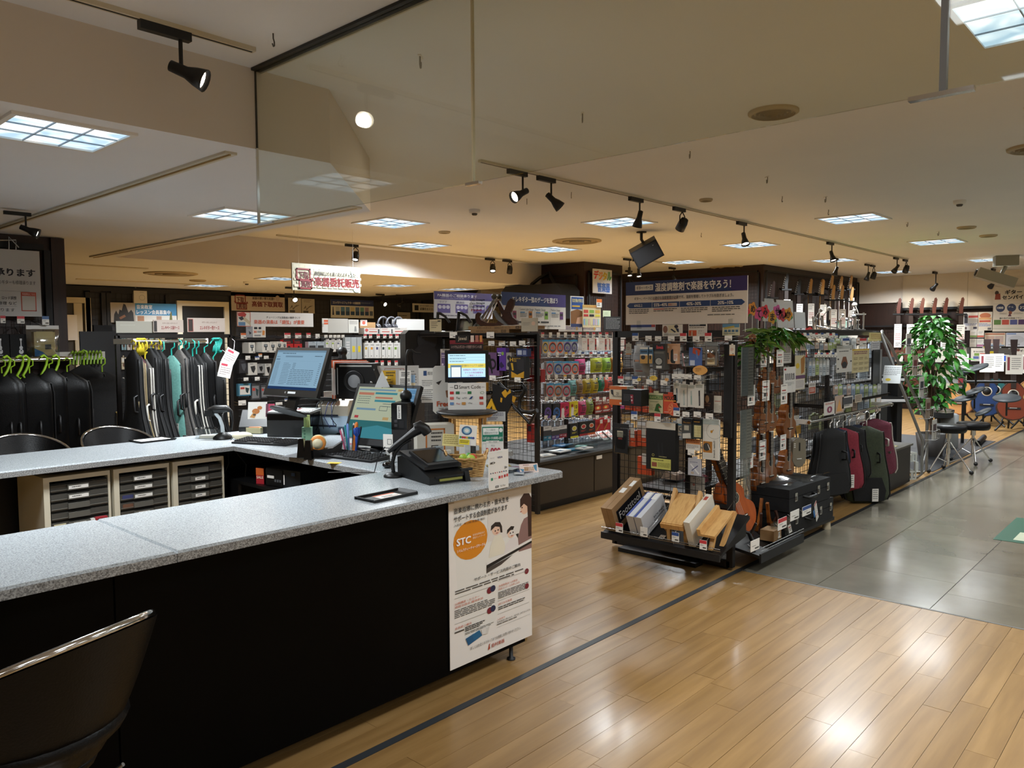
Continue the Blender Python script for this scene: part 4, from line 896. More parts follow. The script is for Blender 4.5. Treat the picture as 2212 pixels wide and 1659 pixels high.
part('lettering',MB().prt(w,h,[('T',.2,.10,.62,.155,'フィール旭川の','#2f5f50'),('T',.1,.175,.72,.235,'7周年おかげさま','#2f5f50'),('T',.06,.30,.95,.37,'エポスカードの新規入会で','#ffffff',.01),('T',.32,.41,.7,.45,'9/1 - 9/30','#2a4a40'),('T',.42,.5,.6,.55,'今なら','#3a3a3a'),('T',.19,.58,.86,.76,'3,000','#b01f38',.03),('T',.05,.66,.16,.72,'合計','#b01f38'),('T',.88,.66,.97,.76,'円分','#b01f38'),('T',.1,.80,.9,.87,'お買物ポイント！','#3a3a3a')],-.0015),t)
pk=Plane('Y',2.446)
loc,w,h=pk.rect(1056,973,1098,1056)
t=thing('payment_brand_card','tall white card of accepted payment marks clipped to the worktop edge','sign',loc)
part('backing',MB().box(-w/2,-.002,0,w/2,.002,h,'white'),t)
part('print',MB().prt(w,h,[('R',0,0,1,.085,'#1d4a42'),('R',.02,.375,.98,.385,'#2a2a2a'),('R',.02,.60,.98,.61,'#2a2a2a'),('R',0,.865,1,.868,'#9a9a9a'),('R',.72,.14,.82,.21,'#c03a2a'),('C',.86,.175,.06,.035,'#d98a2a'),('R',.36,.25,.48,.31,'#3a4a8a'),('R',.54,.25,.64,.31,'#2a6aa8'),('F',.30,.14,.36,.21,.01,'#333333'),('R',.06,.43,.2,.52,'#c89a2a'),('R',.38,.43,.52,.51,'#8aa0b8'),('R',.56,.42,.70,.50,'#d8a888'),('C',.27,.47,.03,.03,'#c8a04a'),*[('C',.1+.11*i,.565,.03,.018,c) for i,c in enumerate(('#333a5a','#3a3a3a','#a83a4a','#c88a8a','#2a2a4a','#b04a4a','#3a5a8a','#55585c'))],('R',.1,.68,.2,.75,'#3a8a6a'),('R',.48,.66,.58,.73,'#c0303a'),('R',.62,.66,.7,.73,'#d8605a'),('R',.76,.65,.84,.72,'#a82a3a'),('R',.88,.64,.97,.71,'#d0504a'),('F',.32,.905,.48,.955,.02,'#4a4a4a')]),t)
part('lettering',MB().prt(w,h,[('T',.4,.03,.65,.06,'ご利用可能','#c9d8d2'),('T',.42,.15,.68,.20,'VISA','#28346a',.02),('T',.06,.15,.26,.185,'クレジット','#333333'),('T',.06,.27,.3,.32,'iD','#222222',.03),('T',.36,.262,.48,.30,'JCB','#e8e8e8'),('T',.78,.43,.92,.50,'9+','#333333',.02),('T',.24,.69,.40,.72,'楽天Pay','#c05a6a'),('T',.56,.90,.82,.955,'G Pay','#4a4a4a')],-.004),t)
def clipcard(px,label,els,col,depth,off,tilt=0,ry=0):
 P,w,h,rz,sc=fc(*px,depth=depth,off=off)
 t=thing('note_card',label,'card',P,rz,None,math.radians(tilt),math.radians(ry))
 part('backing',MB().box(-w/2,0,0,w/2,.002,h,col),t);part('print',MB().prt(w,h,els),t);return t
clipcard((955,938,1002,964),'handwritten pale yellow note in a wire card clip',[('L',.05,.1,.95,.9,5,'#8a7a3a',.3)],'#dfd28c',3.72,0,-15,5)
clipcard((990,918,1028,962),'white card with a ring of blue shapes and coloured dots in the clip',[('O',.42,.28,.3,.22,.6,'#2f5f8a'),('O',.42,.28,.2,.15,.4,'#9ac0d0'),*[('C',.1+.12*k,.62,.07,.055,c) for k,c in enumerate(('#3a8a3a','#b02a3a','#c03a2a','#c8a02a','#2a7a6a','#2a6aa8','#3a3a8a'))],('R',.02,.72,.62,.97,'#e0cf2a'),('L',.08,.78,.58,.92,2,'#6a5a1a'),('R',.68,.74,.98,1,'#e8e6e0')],'paper',3.70,5,-12,6)
P=at(1000,1003);t=thing('card_clip','clear stand with wire clip holding the note cards','card stand',(2.93,2.95,ZC));part('block',MB().box(-.03,-.025,0,.03,.025,.10,'acrylic'),t);part('wire',MB().tube([(0,0,.1),(.01,0,.13),(-.02,0,.15),(-.05,0,.16)],.002,'wire_chrome',5),t)
P=at(1022,1030);P=Vector((2.66,2.72,ZC));t=thing('wicker_basket','small woven wicker basket with handles on the counter end','basket',P,math.radians(-42))
wk=MB();LX,LY=.078,.058
def loop(z,k,o=.0):return[((LX+.016*z/.085)*math.cos(a)*(1/max(abs(math.cos(a)),abs(math.sin(a)))**.75)+0,(LY+.016*z/.085)*math.sin(a)*(1/max(abs(math.cos(a)),abs(math.sin(a)))**.75),z+.0022*math.sin(12*a+k*PI)) for a in[2*PI*i/48 for i in range(48)]]
for k in range(14):wk.tube(loop(.004+k*.006,k),.0034,'wicker',5,False,True)
wk.tube(loop(.09,0),.006,'wicker',6,False,True)
part('weave',wk,t);part('bottom',MB().box(-.075,-.055,0,.075,.055,.004,'wicker'),t)
for s in(-1,1):part('handle',MB().tube([(s*.09,-.04,.09),(s*.10,-.03,.115),(s*.105,0,.125),(s*.10,.03,.115),(s*.09,.04,.09)],.005,'wicker',6),t)
for k,(dx,dy,col,lab) in enumerate(((-.01,.01,'#8fb02a','lime green'),(.03,-.01,'#c2492a','red'),(.0,-.03,'#9ab83a','pale green'),(.04,.02,'#3f8f3a','dark green'))):
 t=thing('egg_shaker',lab+' egg shaker in the wicker basket','shaker',(P.x+dx,P.y+dy,ZC+.075));part('shell',MB().sph((0,0,.01),.021,col,12,(1,1.25,1)),t);part('seam',MB().lathe([(.0213,.009),(.0213,.011)],'#e0d8b0',14),t)
P=Vector((2.80,3.03,ZC));t=thing('pen_tray','black desk organiser with rolls beside the payment terminal','organiser',P,math.radians(-42));part('box',MB().box(-.06,-.04,0,.06,.04,.05,'black').prism([(.02,.05),(.07,.02),(.075,.03),(.03,.065)],-.045,.04,'black'),t);part('roll',MB().lathe([(.02,0),(.022,.08)],'#7f8a8f',14,(-.03,0,.02)).lathe([(.021,0),(.021,.06)],'#c9c4b8',14,(.015,0,.02)),t)
solo('orange_pouch',MB().sph((0,0,.03),.06,'#c8521a',12,(1.1,.5,.8)),'crumpled orange bag between the hand scanner and the stool','bag',(2.86,3.16,ZC),-.7)
P=Vector((2.92,3.12,ZC));solo('charger_box',MB().box(-.03,-.02,0,.03,.02,.11,'white').box(.03,-.02,0,.06,.02,.09,'black'),'white and black power block under the folding stool','box',(2.98,3.06,ZC),-.7)
P,w,h,rz,sc=fc(902,905,962,985,depth=4.25,off=10)
t=thing('router_box','white cardboard box with an orange printed frame and wireless details','box',(P.x,P.y,ZC),rz);part('carton',MB().box(-w/2,0,0,w/2+.05,.12,h,'#b9b3a6'),t);part('print',MB().prt(w,h,[('F',.3,.1,1,1,.05,'#b0631f'),('L',.5,.2,.9,.5,3,'#3a3632',.4),('F',.5,.55,.75,.75,.03,'#3a3632')]),t);part('lettering',MB().prt(w,h,[('T',.5,.8,.9,.86,'SSID : ENJOY_MUSIC','#3a3632'),('T',.5,.9,.9,.96,'PASS : shima','#3a3632')],-.0012),t)
P,w,h,rz,sc=fc(936,790,1000,893,depth=4.5,off=8)
t=thing('wifi_sign','rounded white sign for free wireless behind the tablet stool','sign',P,rz);part('backing',MB().prism([(-w/2+.015,0),(w/2-.015,0),(w/2,.015),(w/2,h-.015),(w/2-.015,h),(-w/2+.015,h),(-w/2,h-.015),(-w/2,.015)],0,.006,'#d8d6d0'),t);part('print',MB().prt(w,h,[('R',.5,.1,.8,.6,'#2a2624'),('R',.53,.15,.8,.45,'#3a5a70'),('P',[(.1,.35),(.3,.3),(.2,.4)],'#2a2624'),('P',[(.42,.52),(.6,.5),(.55,.68),(.45,.66)],'#8a5a3a')]),t);part('lettering',MB().prt(w,h,[('T',.12,.74,.55,.85,'Free','#c0522a',.03),('T',.18,.88,.7,.92,'SSID ENJOY','#4a4a4a'),('T',.18,.94,.7,.98,'PASS shima','#4a4a4a')],-.0012),t)
part('support',MB().box(-.02,.006,ZC-P.z,.02,.02,h*.5,'black'),t)
for k,(x,y,w,d,col,rz,lab) in enumerate(((2.93,2.60,.10,.07,'#2f4f7a',-.3,'blue'),(2.86,2.66,.09,.07,'#8f9496',.3,'clear grey'),(2.98,2.70,.11,.07,'#6a2f5a',-.9,'purple'),(2.92,2.76,.12,.08,'#8a7a3a',-.6,'yellow-brown'),(2.83,2.56,.07,.05,'#9aa0a2',.7,'small clear'))):
 m=MB();m.T=Matrix.Rotation(math.radians(90),4,'X');m.pillow(w,d,.02,col,6,6)
 solo('small_pack',m,lab+' plastic packet lying at the counter end behind the pink card','packet',(x,y,ZC+.002+.004*k),rz,'packets at the counter end',scale=(1,1,1)).location.z=ZC+.004+.012*(k%2)
P,w,h,rz,sc=fc(1124,1001,1164,1021,z=ZC,off=20)
t=thing('small_sign','small pink card with painted letters leaning at the counter end','sign',P,rz,None,math.radians(-25));part('backing',MB().box(-w/2,0,0,w/2,.002,h,'#d9c3b8'),t);part('print',MB().prt(w,h,[('P',[(0,.5),(.15,.9),(.25,.6)],'#3a7a9a'),('P',[(.75,.2),(.95,.1),(.9,.9),(.8,.7)],'#3a7a9a'),('T',.25,.35,.75,.8,'開運だるま','#a8782a',.02),('L',.2,.1,.6,.25,1,'#8a5a4a')]),t)
def foot(t,w,h):part('stand',MB().box(-.006,.004,ZC-t.location.z,.006,.01,h*.5,'acrylic').box(-.04,-.02,ZC-t.location.z,.04,.05,ZC-t.location.z+.004,'acrylic'),t)
fcard((905,795,940,870),'notice_sheet','white guidance sheet with a blue logo beside the pole light','notice',[('R',.3,.08,.5,.22,'#2a4a7a'),('T',.55,.10,.95,.2,'旭川店','#3a4a5a'),('L',.2,.35,.85,.55,4,'#6a6a6a',.3),('L',.2,.62,.9,.95,6,'#6a6a6a',.3)],depth=4.75,extra=foot)
fcard((825,800,855,838),'paper_card','yellow leaflet standing above the sales screen','leaflet',[('L',.3,.1,.95,.4,2,'#5a4a1a'),('L',.2,.5,.8,.9,3,'#5a4a1a'),('E',.3,.4,.12,.08,'#efe6c8')],'#c49a1c',depth=4.75,tilt=-8)
P,w,h,rz,sc=fc(810,800,842,836,depth=4.7);t=thing('foil_pyramid','small silver wrapped pyramid packet on top of the sales screen','packet',P,rz);part('wrap',MB().add([(-w/2,-.03,0),(w/2,-.03,0),(w/2,.03,0),(-w/2,.03,0),(0,0,h)],[(0,3,2,1),(0,1,4),(1,2,4),(2,3,4),(3,0,4)],'#c9ccce'),t)
fcard((862,800,888,836),'paper_card','white card of small drawings above the sales screen','card',[('L',.2,.1,.9,.4,3,'#3a3a3a'),('L',.1,.5,.9,.9,4,'#5a5a5a')],depth=4.72,tilt=-8)
fcard((886,810,897,838),'paper_card','pale blue and cream slip beside the white drawing card','card',[('R',0,.6,1,1,'#d8c49a')],'#8aa8c8',depth=4.74,tilt=-8)
fcard((700,845,722,872),'sheet','white printed list hanging behind the mail monitor','notice',[('L',.1,.05,.9,.95,14,'#7a7a7a',.3)],depth=5.6,extra=foot)
fcard((800,790,905,850),'notice_board','pale notice board with small forms behind the sales screen','notice',[('F',.3,.1,.7,.9,.01,'#a86a5a'),('L',.32,.2,.5,.8,6,'#6a6a6a',.25),('R',.62,.12,.63,.9,'#8a8a8a'),('L',.66,.2,.95,.8,6,'#5a5a5a',.25),('T',.04,.35,.14,.6,'宮','#8a4a3a')],'#c9c6c2',depth=5.2,extra=foot)
fcard((828,938,848,972),'qr_card','white card in front of the computer tower, its code left blank','card',[('R',.0,.85,1,.9,'#333333'),('F',.45,.3,.9,.65,.04,'#3a3a3a')],depth=4.2,off=-25,extra=foot)
for o in list(SC.objects):
 if o.parent is None and o.get('label','').startswith('black hand scanner on a ribbed'):o.scale=(.78,)*3
 if o.parent is None and o.name.startswith('payment_terminal'):o.scale=(1.12,)*3
 # DISPLAY GOODS
_pm={}
def unit(shape,col,els,key):
 if key in _pm:return _pm[key]
 m=MB()
 if shape=='box':
  m.box(-.5,-1,0,.5,0,1,col).prt(1,1,els,-1.002,step=.006)
 elif shape=='card':
  m.box(-.5,-1,0,.5,0,.9,col).box(-.16,-1,.9,.16,0,1,col).prt(1,.9,els,-1.002,step=.006)
 elif shape=='bag':
  m.pillow(1,1,.95,col,6,7);m.prt(1,1,els,fy=bag_y(1,1,.95),step=.012)
 elif shape=='clear':
  m.box(-.5,-.6,.86,.5,-.35,1,col).box(-.42,-.5,.04,.42,-.3,.84,els[0]);m.prt(.84,.8,els[1:],-.52,-.42,.04,step=.006)
  m.pillow(1,.9,.8,'film',4,5)
 _pm[key]=m.mesh('pack');return _pm[key]
def goods(pl,px,shape,col,els,d,name,label,cat,group,key=None,rz=0,tilt=0):
 loc,w,h=pl.rect(*px)
 me=unit(shape,col,els,key or(shape,col,str(els)))
 o=solo(name,me,label,cat,loc,pl.rz+rz,group,rx=tilt);o.scale=(w,d,h);return o
_hk={}
def hook_at(pl,px,L,label,group,top=None,name='display_hook'):
 """wire peg with a price tag hung on its front end; px is the tag's rectangle, L the peg's length"""
 loc,w,h=pl.rect(*px);k=round(L,2)
 if('rod',k) not in _hk:
  _hk[('rod',k)]=MB().tube([(0,L+.005,-.005),(0,0,-.005),(0,-.012,.006)],.0022,'wire_chrome',5).tube([(0,L+.005,.03),(0,.005,.012)],.0016,'wire_chrome',4).mesh('rod')
 o=solo(name,_hk[('rod',k)],label,'hook',loc,pl.rz,group)
 tk=('tag',top)
 if tk not in _hk:
  m=MB().box(-.5,-.004,0,.5,0,1,'paper').prt(1,1,[*([('R',0,0,1,.36,top)] if top else[]),('L',.12,.5,.6,.62,1,'#8a8680'),('R',.45,.72,.92,.86,'#4a4744')],-.004)
  _hk[tk]=m.mesh('price_tag')
 t=part('price_tag',_hk[tk],o,{'#c23a3f':'white price tag with red top','#2f4f8f':'white price tag with blue top','#d9a62a':'price tag with yellow sticker'}.get(top));t.scale=(w,1,h);t.location=(0,-.013,0)
 return o
RED,BLU,YEL='#c23a3f','#2f4f8f','#d9a62a'
def ordinal(k):return['first','second','third','fourth','fifth','sixth','seventh','eighth','ninth','tenth','eleventh','twelfth','thirteenth','fourteenth','fifteenth','sixteenth'][k]
def postframe(t,pts,w=.035,d=.03,mat='rack_brown',nm='post'):
 for(x,y,z0,z1) in pts:part(nm,MB().box(x-w/2,y-d/2,z0,x+w/2,y+d/2,z1,mat),t)
 # the string gondola (faces -y)
SX0,SX1,SYF,SYS,SZB,RZT=5.31,8.1,4.50,4.93,.46,1.61
t=thing('display_gondola','brown based display gondola hung with guitar string packets','display rack',(0,0,0))
postframe(t,[(SX0+.02,SYS,SZB,RZT),(6.25,SYS,SZB,RZT),(7.15,SYS,SZB,RZT),(SX1,SYS,SZB,RZT)])
part('top_rail',MB().box(SX0,SYS-.02,RZT-.03,SX1,SYS+.02,RZT,'rack_brown'),t)
g=grid(SX1-SX0-.06,RZT-SZB-.05,.05,.0019,'wire',SX0+.03,SZB+.02);[None for _ in()]
o=part('wire_grid',g,t);o.location=(0,SYS,0)
part('plinth',MB().box(SX0+.02,SYF+.06,0,SX1,5.7,.07,'black'),t)
part('carcass',MB().box(SX0,SYF+.03,.07,SX1,5.7,SZB-.03,'rack_brown'),t)
part('shelf_top',MB().box(SX0,SYF,SZB-.03,SX1,5.7,SZB,'black').box(SX0,SYF-.012,SZB-.02,SX1,SYF,SZB+.004,'#2a2622'),t)
e0=Plane('Y',SYF).p(1285,1050).x
for a,b in((SX0+.02,e0-.006),(e0+.006,6.75),(6.762,7.4)):part('door',MB().box(a,SYF+.008,.075,b,SYF+.03,SZB-.035,'cabinet_brown'),t)
part('price_strip',MB().box(e0+.03,SYF-.0,SZB-.075,e0+.12,SYF+.008,SZB-.04,'paper'),t)
z1=lambda X,Y:(1140+X/8.508,690+Y/8.508)
z2=lambda X,Y:(1140+X/6.146,850+Y/6.146)
def R1(f,a,b,c,d):p,q=f(a,b),f(c,d);return(p[0],p[1],q[0],q[1])
SP=Plane('Y',SYS-.20)
DK='#1a1614'
def xl_els(c,hdr='#3f9ad0'):return[('R',0,0,1,.12,hdr),('R',.3,-.02,.7,.06,hdr),('E',.5,.55,.49,.40,c),('E',.5,.55,.40,.33,'#17181c'),('E',.5,.57,.34,.27,'#8d9197'),('T',.26,.48,.74,.68,'XL',c,.03),('R',.3,.75,.7,.8,'#17181c')]
def foil_els():return[('F',.16,.26,.84,.88,.03,DK),('P',[(.2,.25),(.35,.3),(.5,.24),(.65,.3),(.8,.25),(.7,.36),(.3,.36)],DK),('L',.26,.42,.76,.74,4,DK,.55),('L',.2,.79,.8,.86,1,DK,.9)]
SG='string packets on the string gondola'
def xl(px,c,nm,lab):goods(SP,px,'box','#a9adb2',xl_els(c),.03,'string_packet',nm+' oval ring string packet with blue header, '+lab,'string packet',SG)
def foil(px,c,nm,lab):goods(SP,px,'bag',c,foil_els(),.035,'string_packet',nm+' foil string packet, '+lab,'string packet',SG)
rows_=['top string row','second string row','third string row','fourth string row','lowest string row']
for k,(a,b,c,nm) in enumerate(((225,335,'#e0bd2a','yellow'),(340,487,'#e0571c','orange'),(490,612,'#e0571c','orange'),(615,752,'#5a4398','purple'),(756,872,'#4d3a8c','purple'))):
 xl(R1(z1,a,375,b,628),c,nm,rows_[0]+', '+ordinal(k)+' from the left')
for k,(a,b) in enumerate(((925,1050),(1052,1190),(1235,1375),(1368,1440),(1450,1600),(1620,1725))):
 goods(SP,R1(z1,a,335,b,572),'box','#e4ded8',[('R',.78,.1,1,.95,'#a8433a'),('E',.9,.62,.1,.1,'#2a1a1a'),('T',.1,.28,.62,.38,'ELECTRIC','#c87a6a'),('L',.12,.45,.5,.5,1,'#8a8078'),('L',.12,.85,.3,.9,1,'#8a8078')],.05,'string_box','white string box with dark red edge, '+rows_[0]+', '+ordinal(k)+' from the left','string box',SG)
for k,(a,b,c,nm) in enumerate(((300,417,'#d6324a','red'),(440,590,'#3563b8','blue'),(595,760,'#bb2a52','crimson'),(760,892,'#e8641c','orange'))):
 xl(R1(z1,a,770,b,1018),c,nm,rows_[1]+', '+ordinal(k)+' from the left')
for k,(a,y0,b,y1,c,nm) in enumerate(((862,730,1052,1012,'#b8206f','magenta'),(1150,712,1368,978,'#a8b01f','lime yellow'),(1366,708,1515,975,'#86b030','bright green'),(1515,700,1590,970,'#a8762a','bronze'),(1590,705,1728,972,'#b98a2f','gold'))):
 foil(R1(z1,a,y0,b,y1),c,nm,rows_[1]+', '+ordinal(k)+' foil from the left')
for k,(a,b,c,nm) in enumerate(((300,437,'#d23a3a','red'),(445,585,'#c46a22','copper'),(595,737,'#c42a48','crimson'))):
 xl(R1(z1,a,1175,b,1425),c,nm,rows_[2]+', '+ordinal(k)+' from the left')
for k,(a,y0,b,y1,c,nm) in enumerate(((738,1122,885,1402,'#5f9c9c','grey teal'),(860,1110,1000,1372,'#8f6f4c','tan'),(1003,1092,1150,1360,'#a89420','olive yellow'),(1148,1085,1282,1355,'#b8a51f','yellow'),(1280,1062,1392,1325,'#147a5c','dark green'),(1390,1062,1542,1315,'#d04a35','red orange'),(1540,1040,1606,1312,'#1f7f8f','teal'),(1604,1050,1692,1295,'#9a2a8c','violet'))):
 foil(R1(z1,a,y0,b,y1),c,nm,rows_[2]+', '+ordinal(k)+' foil from the left')
for k,(a,b,c,nm) in enumerate(((190,283,'#7657b8','purple'),(305,402,'#3f78c8','blue'))):
 goods(SP,R1(z2,a,130,b,330),'box','#1d1e22',[('E',.5,.62,.46,.36,c),('E',.5,.62,.36,.28,'#1d1e22'),('T',.26,.52,.74,.7,'XL',c,.03),('O',.5,.62,.3,.24,.12,c)],.03,'string_packet',nm+' oval ring string packet on black, '+rows_[3]+', '+ordinal(k)+' from the left','string packet',SG)
for a,y0,b,y1,c,nm,num in((395,120,517,310,'#c8275a','pink','9'),(525,103,637,300,'#e0cf22','yellow','10')):
 goods(SP,R1(z2,a,y0,b,y1),'box',c,[('P',[(.15,.95),(.2,.4),(.35,.3),(.5,.45),(.45,.95)],'#e8e0dc'),('E',.3,.27,.12,.1,'#b02a2a'),('T',.6,.25,.9,.5,num,'#1a1414',.03),('P',[(.6,.95),(.95,.75),(.95,.95)],'#2a1a1e'),('L',.5,.62,.9,.68,1,'#2a1a1e')],.03,'string_packet',nm+' string packet with a dancing figure and the number '+num+', '+rows_[3],'string packet',SG)
foil(R1(z2,655,95,768,288),'#c22a6a','hot pink',rows_[3]);foil(R1(z2,770,82,860,280),'#8aa04a','moss green',rows_[3])
for k,(a,y0,b,y1) in enumerate(((860,66,962,262),(962,58,1066,245),(1068,36,1170,220))):
 goods(SP,R1(z2,a,y0,b,y1),'box','#7a1a16',[('E',.4,.62,.4,.16,'#c8481c'),('E',.4,.62,.2,.09,'#f2c45a'),('E',.4,.62,.08,.045,'#fff2c0'),('R',.55,.1,.92,.22,'#d8d0cc'),('T',.1,.25,.85,.4,'BOOM','#d8c8c0',.03),('L',.08,.82,.92,.93,2,'#d8d0cc',.7)],.03,'string_packet','dark red string packet with a glowing burst, '+rows_[3]+', '+ordinal(k)+' of three','string packet',SG)
goods(SP,R1(z2,1170,50,1242,196),'box','#a82a78',[('R',.5,.6,.9,.8,'#d8a0c0')],.04,'string_packet','plain magenta string box half hidden by the humidity rack, '+rows_[3],'string packet',SG)
for k,(a,y0,b,y1,c,nm,s_) in enumerate(((172,430,277,620,'#24718f','blue','08'),(280,440,382,605,'#574488','purple','09'),(382,420,482,582,'#8f2438','red','10'))):
 goods(SP,R1(z2,a,y0,b,y1),'box','#3a3a3f',[('R',0,0,1,.30,'#d8d8d8'),('R',0,.68,1,1,c),('T',.6,.75,.9,.9,s_,'#e8e8e8'),('L',.1,.76,.4,.86,1,'#c8c8d0'),('L',.2,.1,.8,.18,1,'#6a6a70')],.035,'string_packet','white topped string packet with '+nm+' base marked '+s_+', '+rows_[4],'string packet',SG)
for k,(a,y0,b,y1,c,c2,nm) in enumerate(((535,395,640,587,'#cfc23a','#d8d03a','yellow'),(655,372,765,557,'#b8302f','#a82a30','red'),(765,358,865,540,'#c8582a','#d0602a','orange'))):
 goods(SP,R1(z2,a,y0,b,y1),'box','#141416',[('E',.5,.34,.3,.17,'#d8d0c0'),('E',.5,.34,.22,.12,c),('R',0,.86,1,1,c2),('L',.2,.6,.8,.72,2,c,.5)],.03,'string_packet','black string packet with '+nm+' medallion and base band, '+rows_[4],'string packet',SG)
for k,(a,y0,b,y1) in enumerate(((865,328,970,497),(972,312,1066,480))):
 goods(SP,R1(z2,a,y0,b,y1),'box','#b01f26',[('R',.6,.12,.92,.42,'#ded8d0'),('P',[(.1,.9),(.6,.4),(.65,.45),(.2,.95)],'#b8862a')],.03,'string_packet','bright red string packet with white sticker, '+rows_[4]+', '+('left one','right one')[k],'string packet',SG)
goods(SP,R1(z2,1070,322,1160,476),'box','#dcdcdc',[('O',.5,.5,.42,.3,.1,'#2a2a2a'),('T',.28,.42,.72,.58,'10','#2a2a2a')],.03,'string_packet','white string packet with circled number 10, '+rows_[4],'string packet',SG)
HG='price-tagged hooks of the string gondola'
hl='wire hook with price tag above the '
def tagrow(f,pl,lst,y0,y1,L,lab,w=52):
 for k,(x,top) in enumerate(lst):
  hook_at(pl,R1(f,x-w/2,y0,x+w/2,y1),L,lab+', '+ordinal(k)+' from the left',HG,top)
TP_=Plane('Y',SYS-.27)
tagrow(z1,TP_,[(250,RED),(395,None),(540,None),(670,None),(808,RED),(938,RED),(1075,RED),(1188,RED),(1308,RED),(1430,RED),(1557,RED)],238,330,.27,'hook with price tag over the top row of strings')
tagrow(z1,TP_,[(365,None),(520,None),(680,YEL),(812,YEL),(985,BLU),(1138,RED),(1280,BLU),(1415,RED),(1535,None),(1680,RED)],600,690,.27,'hook with price tag over the second row of strings')
tagrow(z1,TP_,[(360,None),(500,None),(662,YEL),(806,None),(937,None),(1080,None),(1205,None),(1320,None),(1430,None),(1556,None),(1662,None)],1015,1105,.27,'hook with price tag over the third row of strings')
tagrow(z2,TP_,[(232,None),(340,None),(465,None),(585,None),(700,YEL),(808,YEL),(910,None),(1000,None),(1110,None)],45,102,.27,'hook with price tag over the fourth row of strings',40)
tagrow(z2,TP_,[(225,None),(335,None),(452,None),(587,BLU),(700,None),(812,None),(908,None),(1022,None),(1118,None)],290,340,.27,'hook with price tag over the lowest row of strings',40)
BP=Plane('Y',5.12);rg=random.Random(5)
for r in range(6):
 for k in range(12):
  x=1168+k*13.6;y=742+r*41-(k*.5)
  c=rg.choice(['#b9c3cf','#d5dadf','#9aa7b8','#c7ccd2','#7f8794'])
  goods(BP,(x+1,y,x+12.2,y+27),'card',c,[('R',.1,.15,.9,.4,'#e6eaee'),('L',.15,.5,.85,.9,3,'#5a6472',.4)],.02,'accessory_pack','pale packet behind the string mesh, '+ordinal(r)+' row down, '+ordinal(k)+' from the left','packet','pale packets behind the string mesh')
SHZ=SZB+.001
for k,(x,y,w,d,c,rz,lab) in enumerate(((1180,985,.16,.11,'#cfcac0',-.2,'cream pad'),(1210,978,.2,.13,'#d8d8d4',.1,'white pad'),(1215,968,.22,.12,'#2f6a9a',.15,'blue patterned cloth'),(1238,972,.14,.1,'#3a7f9f',-.3,'blue printed cloth'),(1255,968,.12,.1,'#8fc0b0',.4,'mint printed sheet'),(1262,975,.18,.1,'#d8d5cf',.05,'white booklet'),(1190,975,.14,.1,'#3a3a3a',.3,'black and white booklet'))):
 P=pz(x,y,SHZ);solo('booklet',MB().box(-w/2,-d/2,0,w/2,d/2,.012,c).prt(1,1,[],0).box(-w*.3,-d*.3,.012,w*.1,d*.1,.0125,'#5a6a7a'),lab+' lying on the shelf under the strings','booklet',(P.x,P.y,SHZ+.013*(k%3)),rz,'papers lying on the string shelf')
for k,(x,y) in enumerate(((1290,948),(1303,946),(1316,950),(1322,940),(1330,948))):
 P=pz(x,y,SHZ);t=thing('leaflet_pack','clear wrapped red and white leaflet pack leaning on the string shelf, '+ordinal(k)+' from the left','leaflet',(P.x,P.y+.03,SHZ),.15*(k-2),'wrapped leaflets on the string shelf',rx=math.radians(-50))
 part('sheet',MB().box(-.06,0,0,.06,.006,.15,'#d9d4cf').prt(.12,.15,[('R',.1,.3,.9,.8,'#c86a5a'),('R',.2,.4,.8,.7,'#e0c8c0'),('L',.1,.08,.9,.2,1,'#4a4a50')],0),t)
P=pz(1270,950,SHZ);t=thing('acrylic_divider','clear acrylic bin of compartments on the string shelf','bin',(6.45,4.72,SHZ));part('walls',MB().box(-.33,-.12,0,.33,-.115,.09,'acrylic').box(-.33,.115,0,.33,.12,.09,'acrylic').box(-.33,-.115,0,-.325,.115,.09,'acrylic').box(-.11,-.115,0,-.105,.115,.09,'acrylic').box(.11,-.115,0,.115,.115,.09,'acrylic').box(.325,-.115,0,.33,.115,.09,'acrylic'),t)
SB=Plane('Y',SYS)
def clip(t,xs,z=0):
 for x in xs:part('clip',MB().box(x-.015,-.004,-.03,x+.015,.012,.03,'acrylic'),t)
def strcard(x0,c):return[('R',x0,.50,x0+.055,.72,c),('R',x0+.008,.55,x0+.047,.62,'#2a2422')]
board(SB,(1087,634,1225,711),'sign_board','white and blue string gauge board over the string gondola','sign',[('R',0,0,1,.36,'#2b3f78'),('P',[(.55,0),(1,0),(1,.36),(.75,.36)],'#46397f'),('T',.15,.10,.86,.26,'エレキギター弦のゲージを選ぼう','#ffffff',.02),*strcard(.16,'#8f2a4f'),*strcard(.40,'#c07a2a'),*strcard(.65,'#7fae3a'),*strcard(.90,'#6a3a7f'),('T',.26,.42,.47,.50,'Custom Light Gauge','#2a2a2a'),('T',.50,.42,.66,.50,'Regular Gauge','#2a2a2a'),('T',.75,.42,.90,.50,'Medium Gauge','#2a2a2a'),('L',.27,.56,.38,.68,3,'#5a5a5a',.4),('L',.51,.56,.63,.68,3,'#5a5a5a',.4),('L',.76,.56,.88,.68,3,'#5a5a5a',.4),('R',.245,.42,.247,.9,'#8a8a8a'),('R',.485,.42,.487,.9,'#8a8a8a'),('R',.735,.42,.737,.9,'#8a8a8a'),('L',.02,.78,.98,.84,1,'#3a3a3a',.8),('L',.4,.9,.95,.93,1,'#6a6a6a',.7),('R',.27,.52,.34,.55,'#4a8ac0'),('R',.51,.52,.58,.55,'#4a8ac0'),('R',.76,.52,.83,.55,'#4a8ac0')],extra=lambda t,w,h:clip(t,(-.2,.2)))
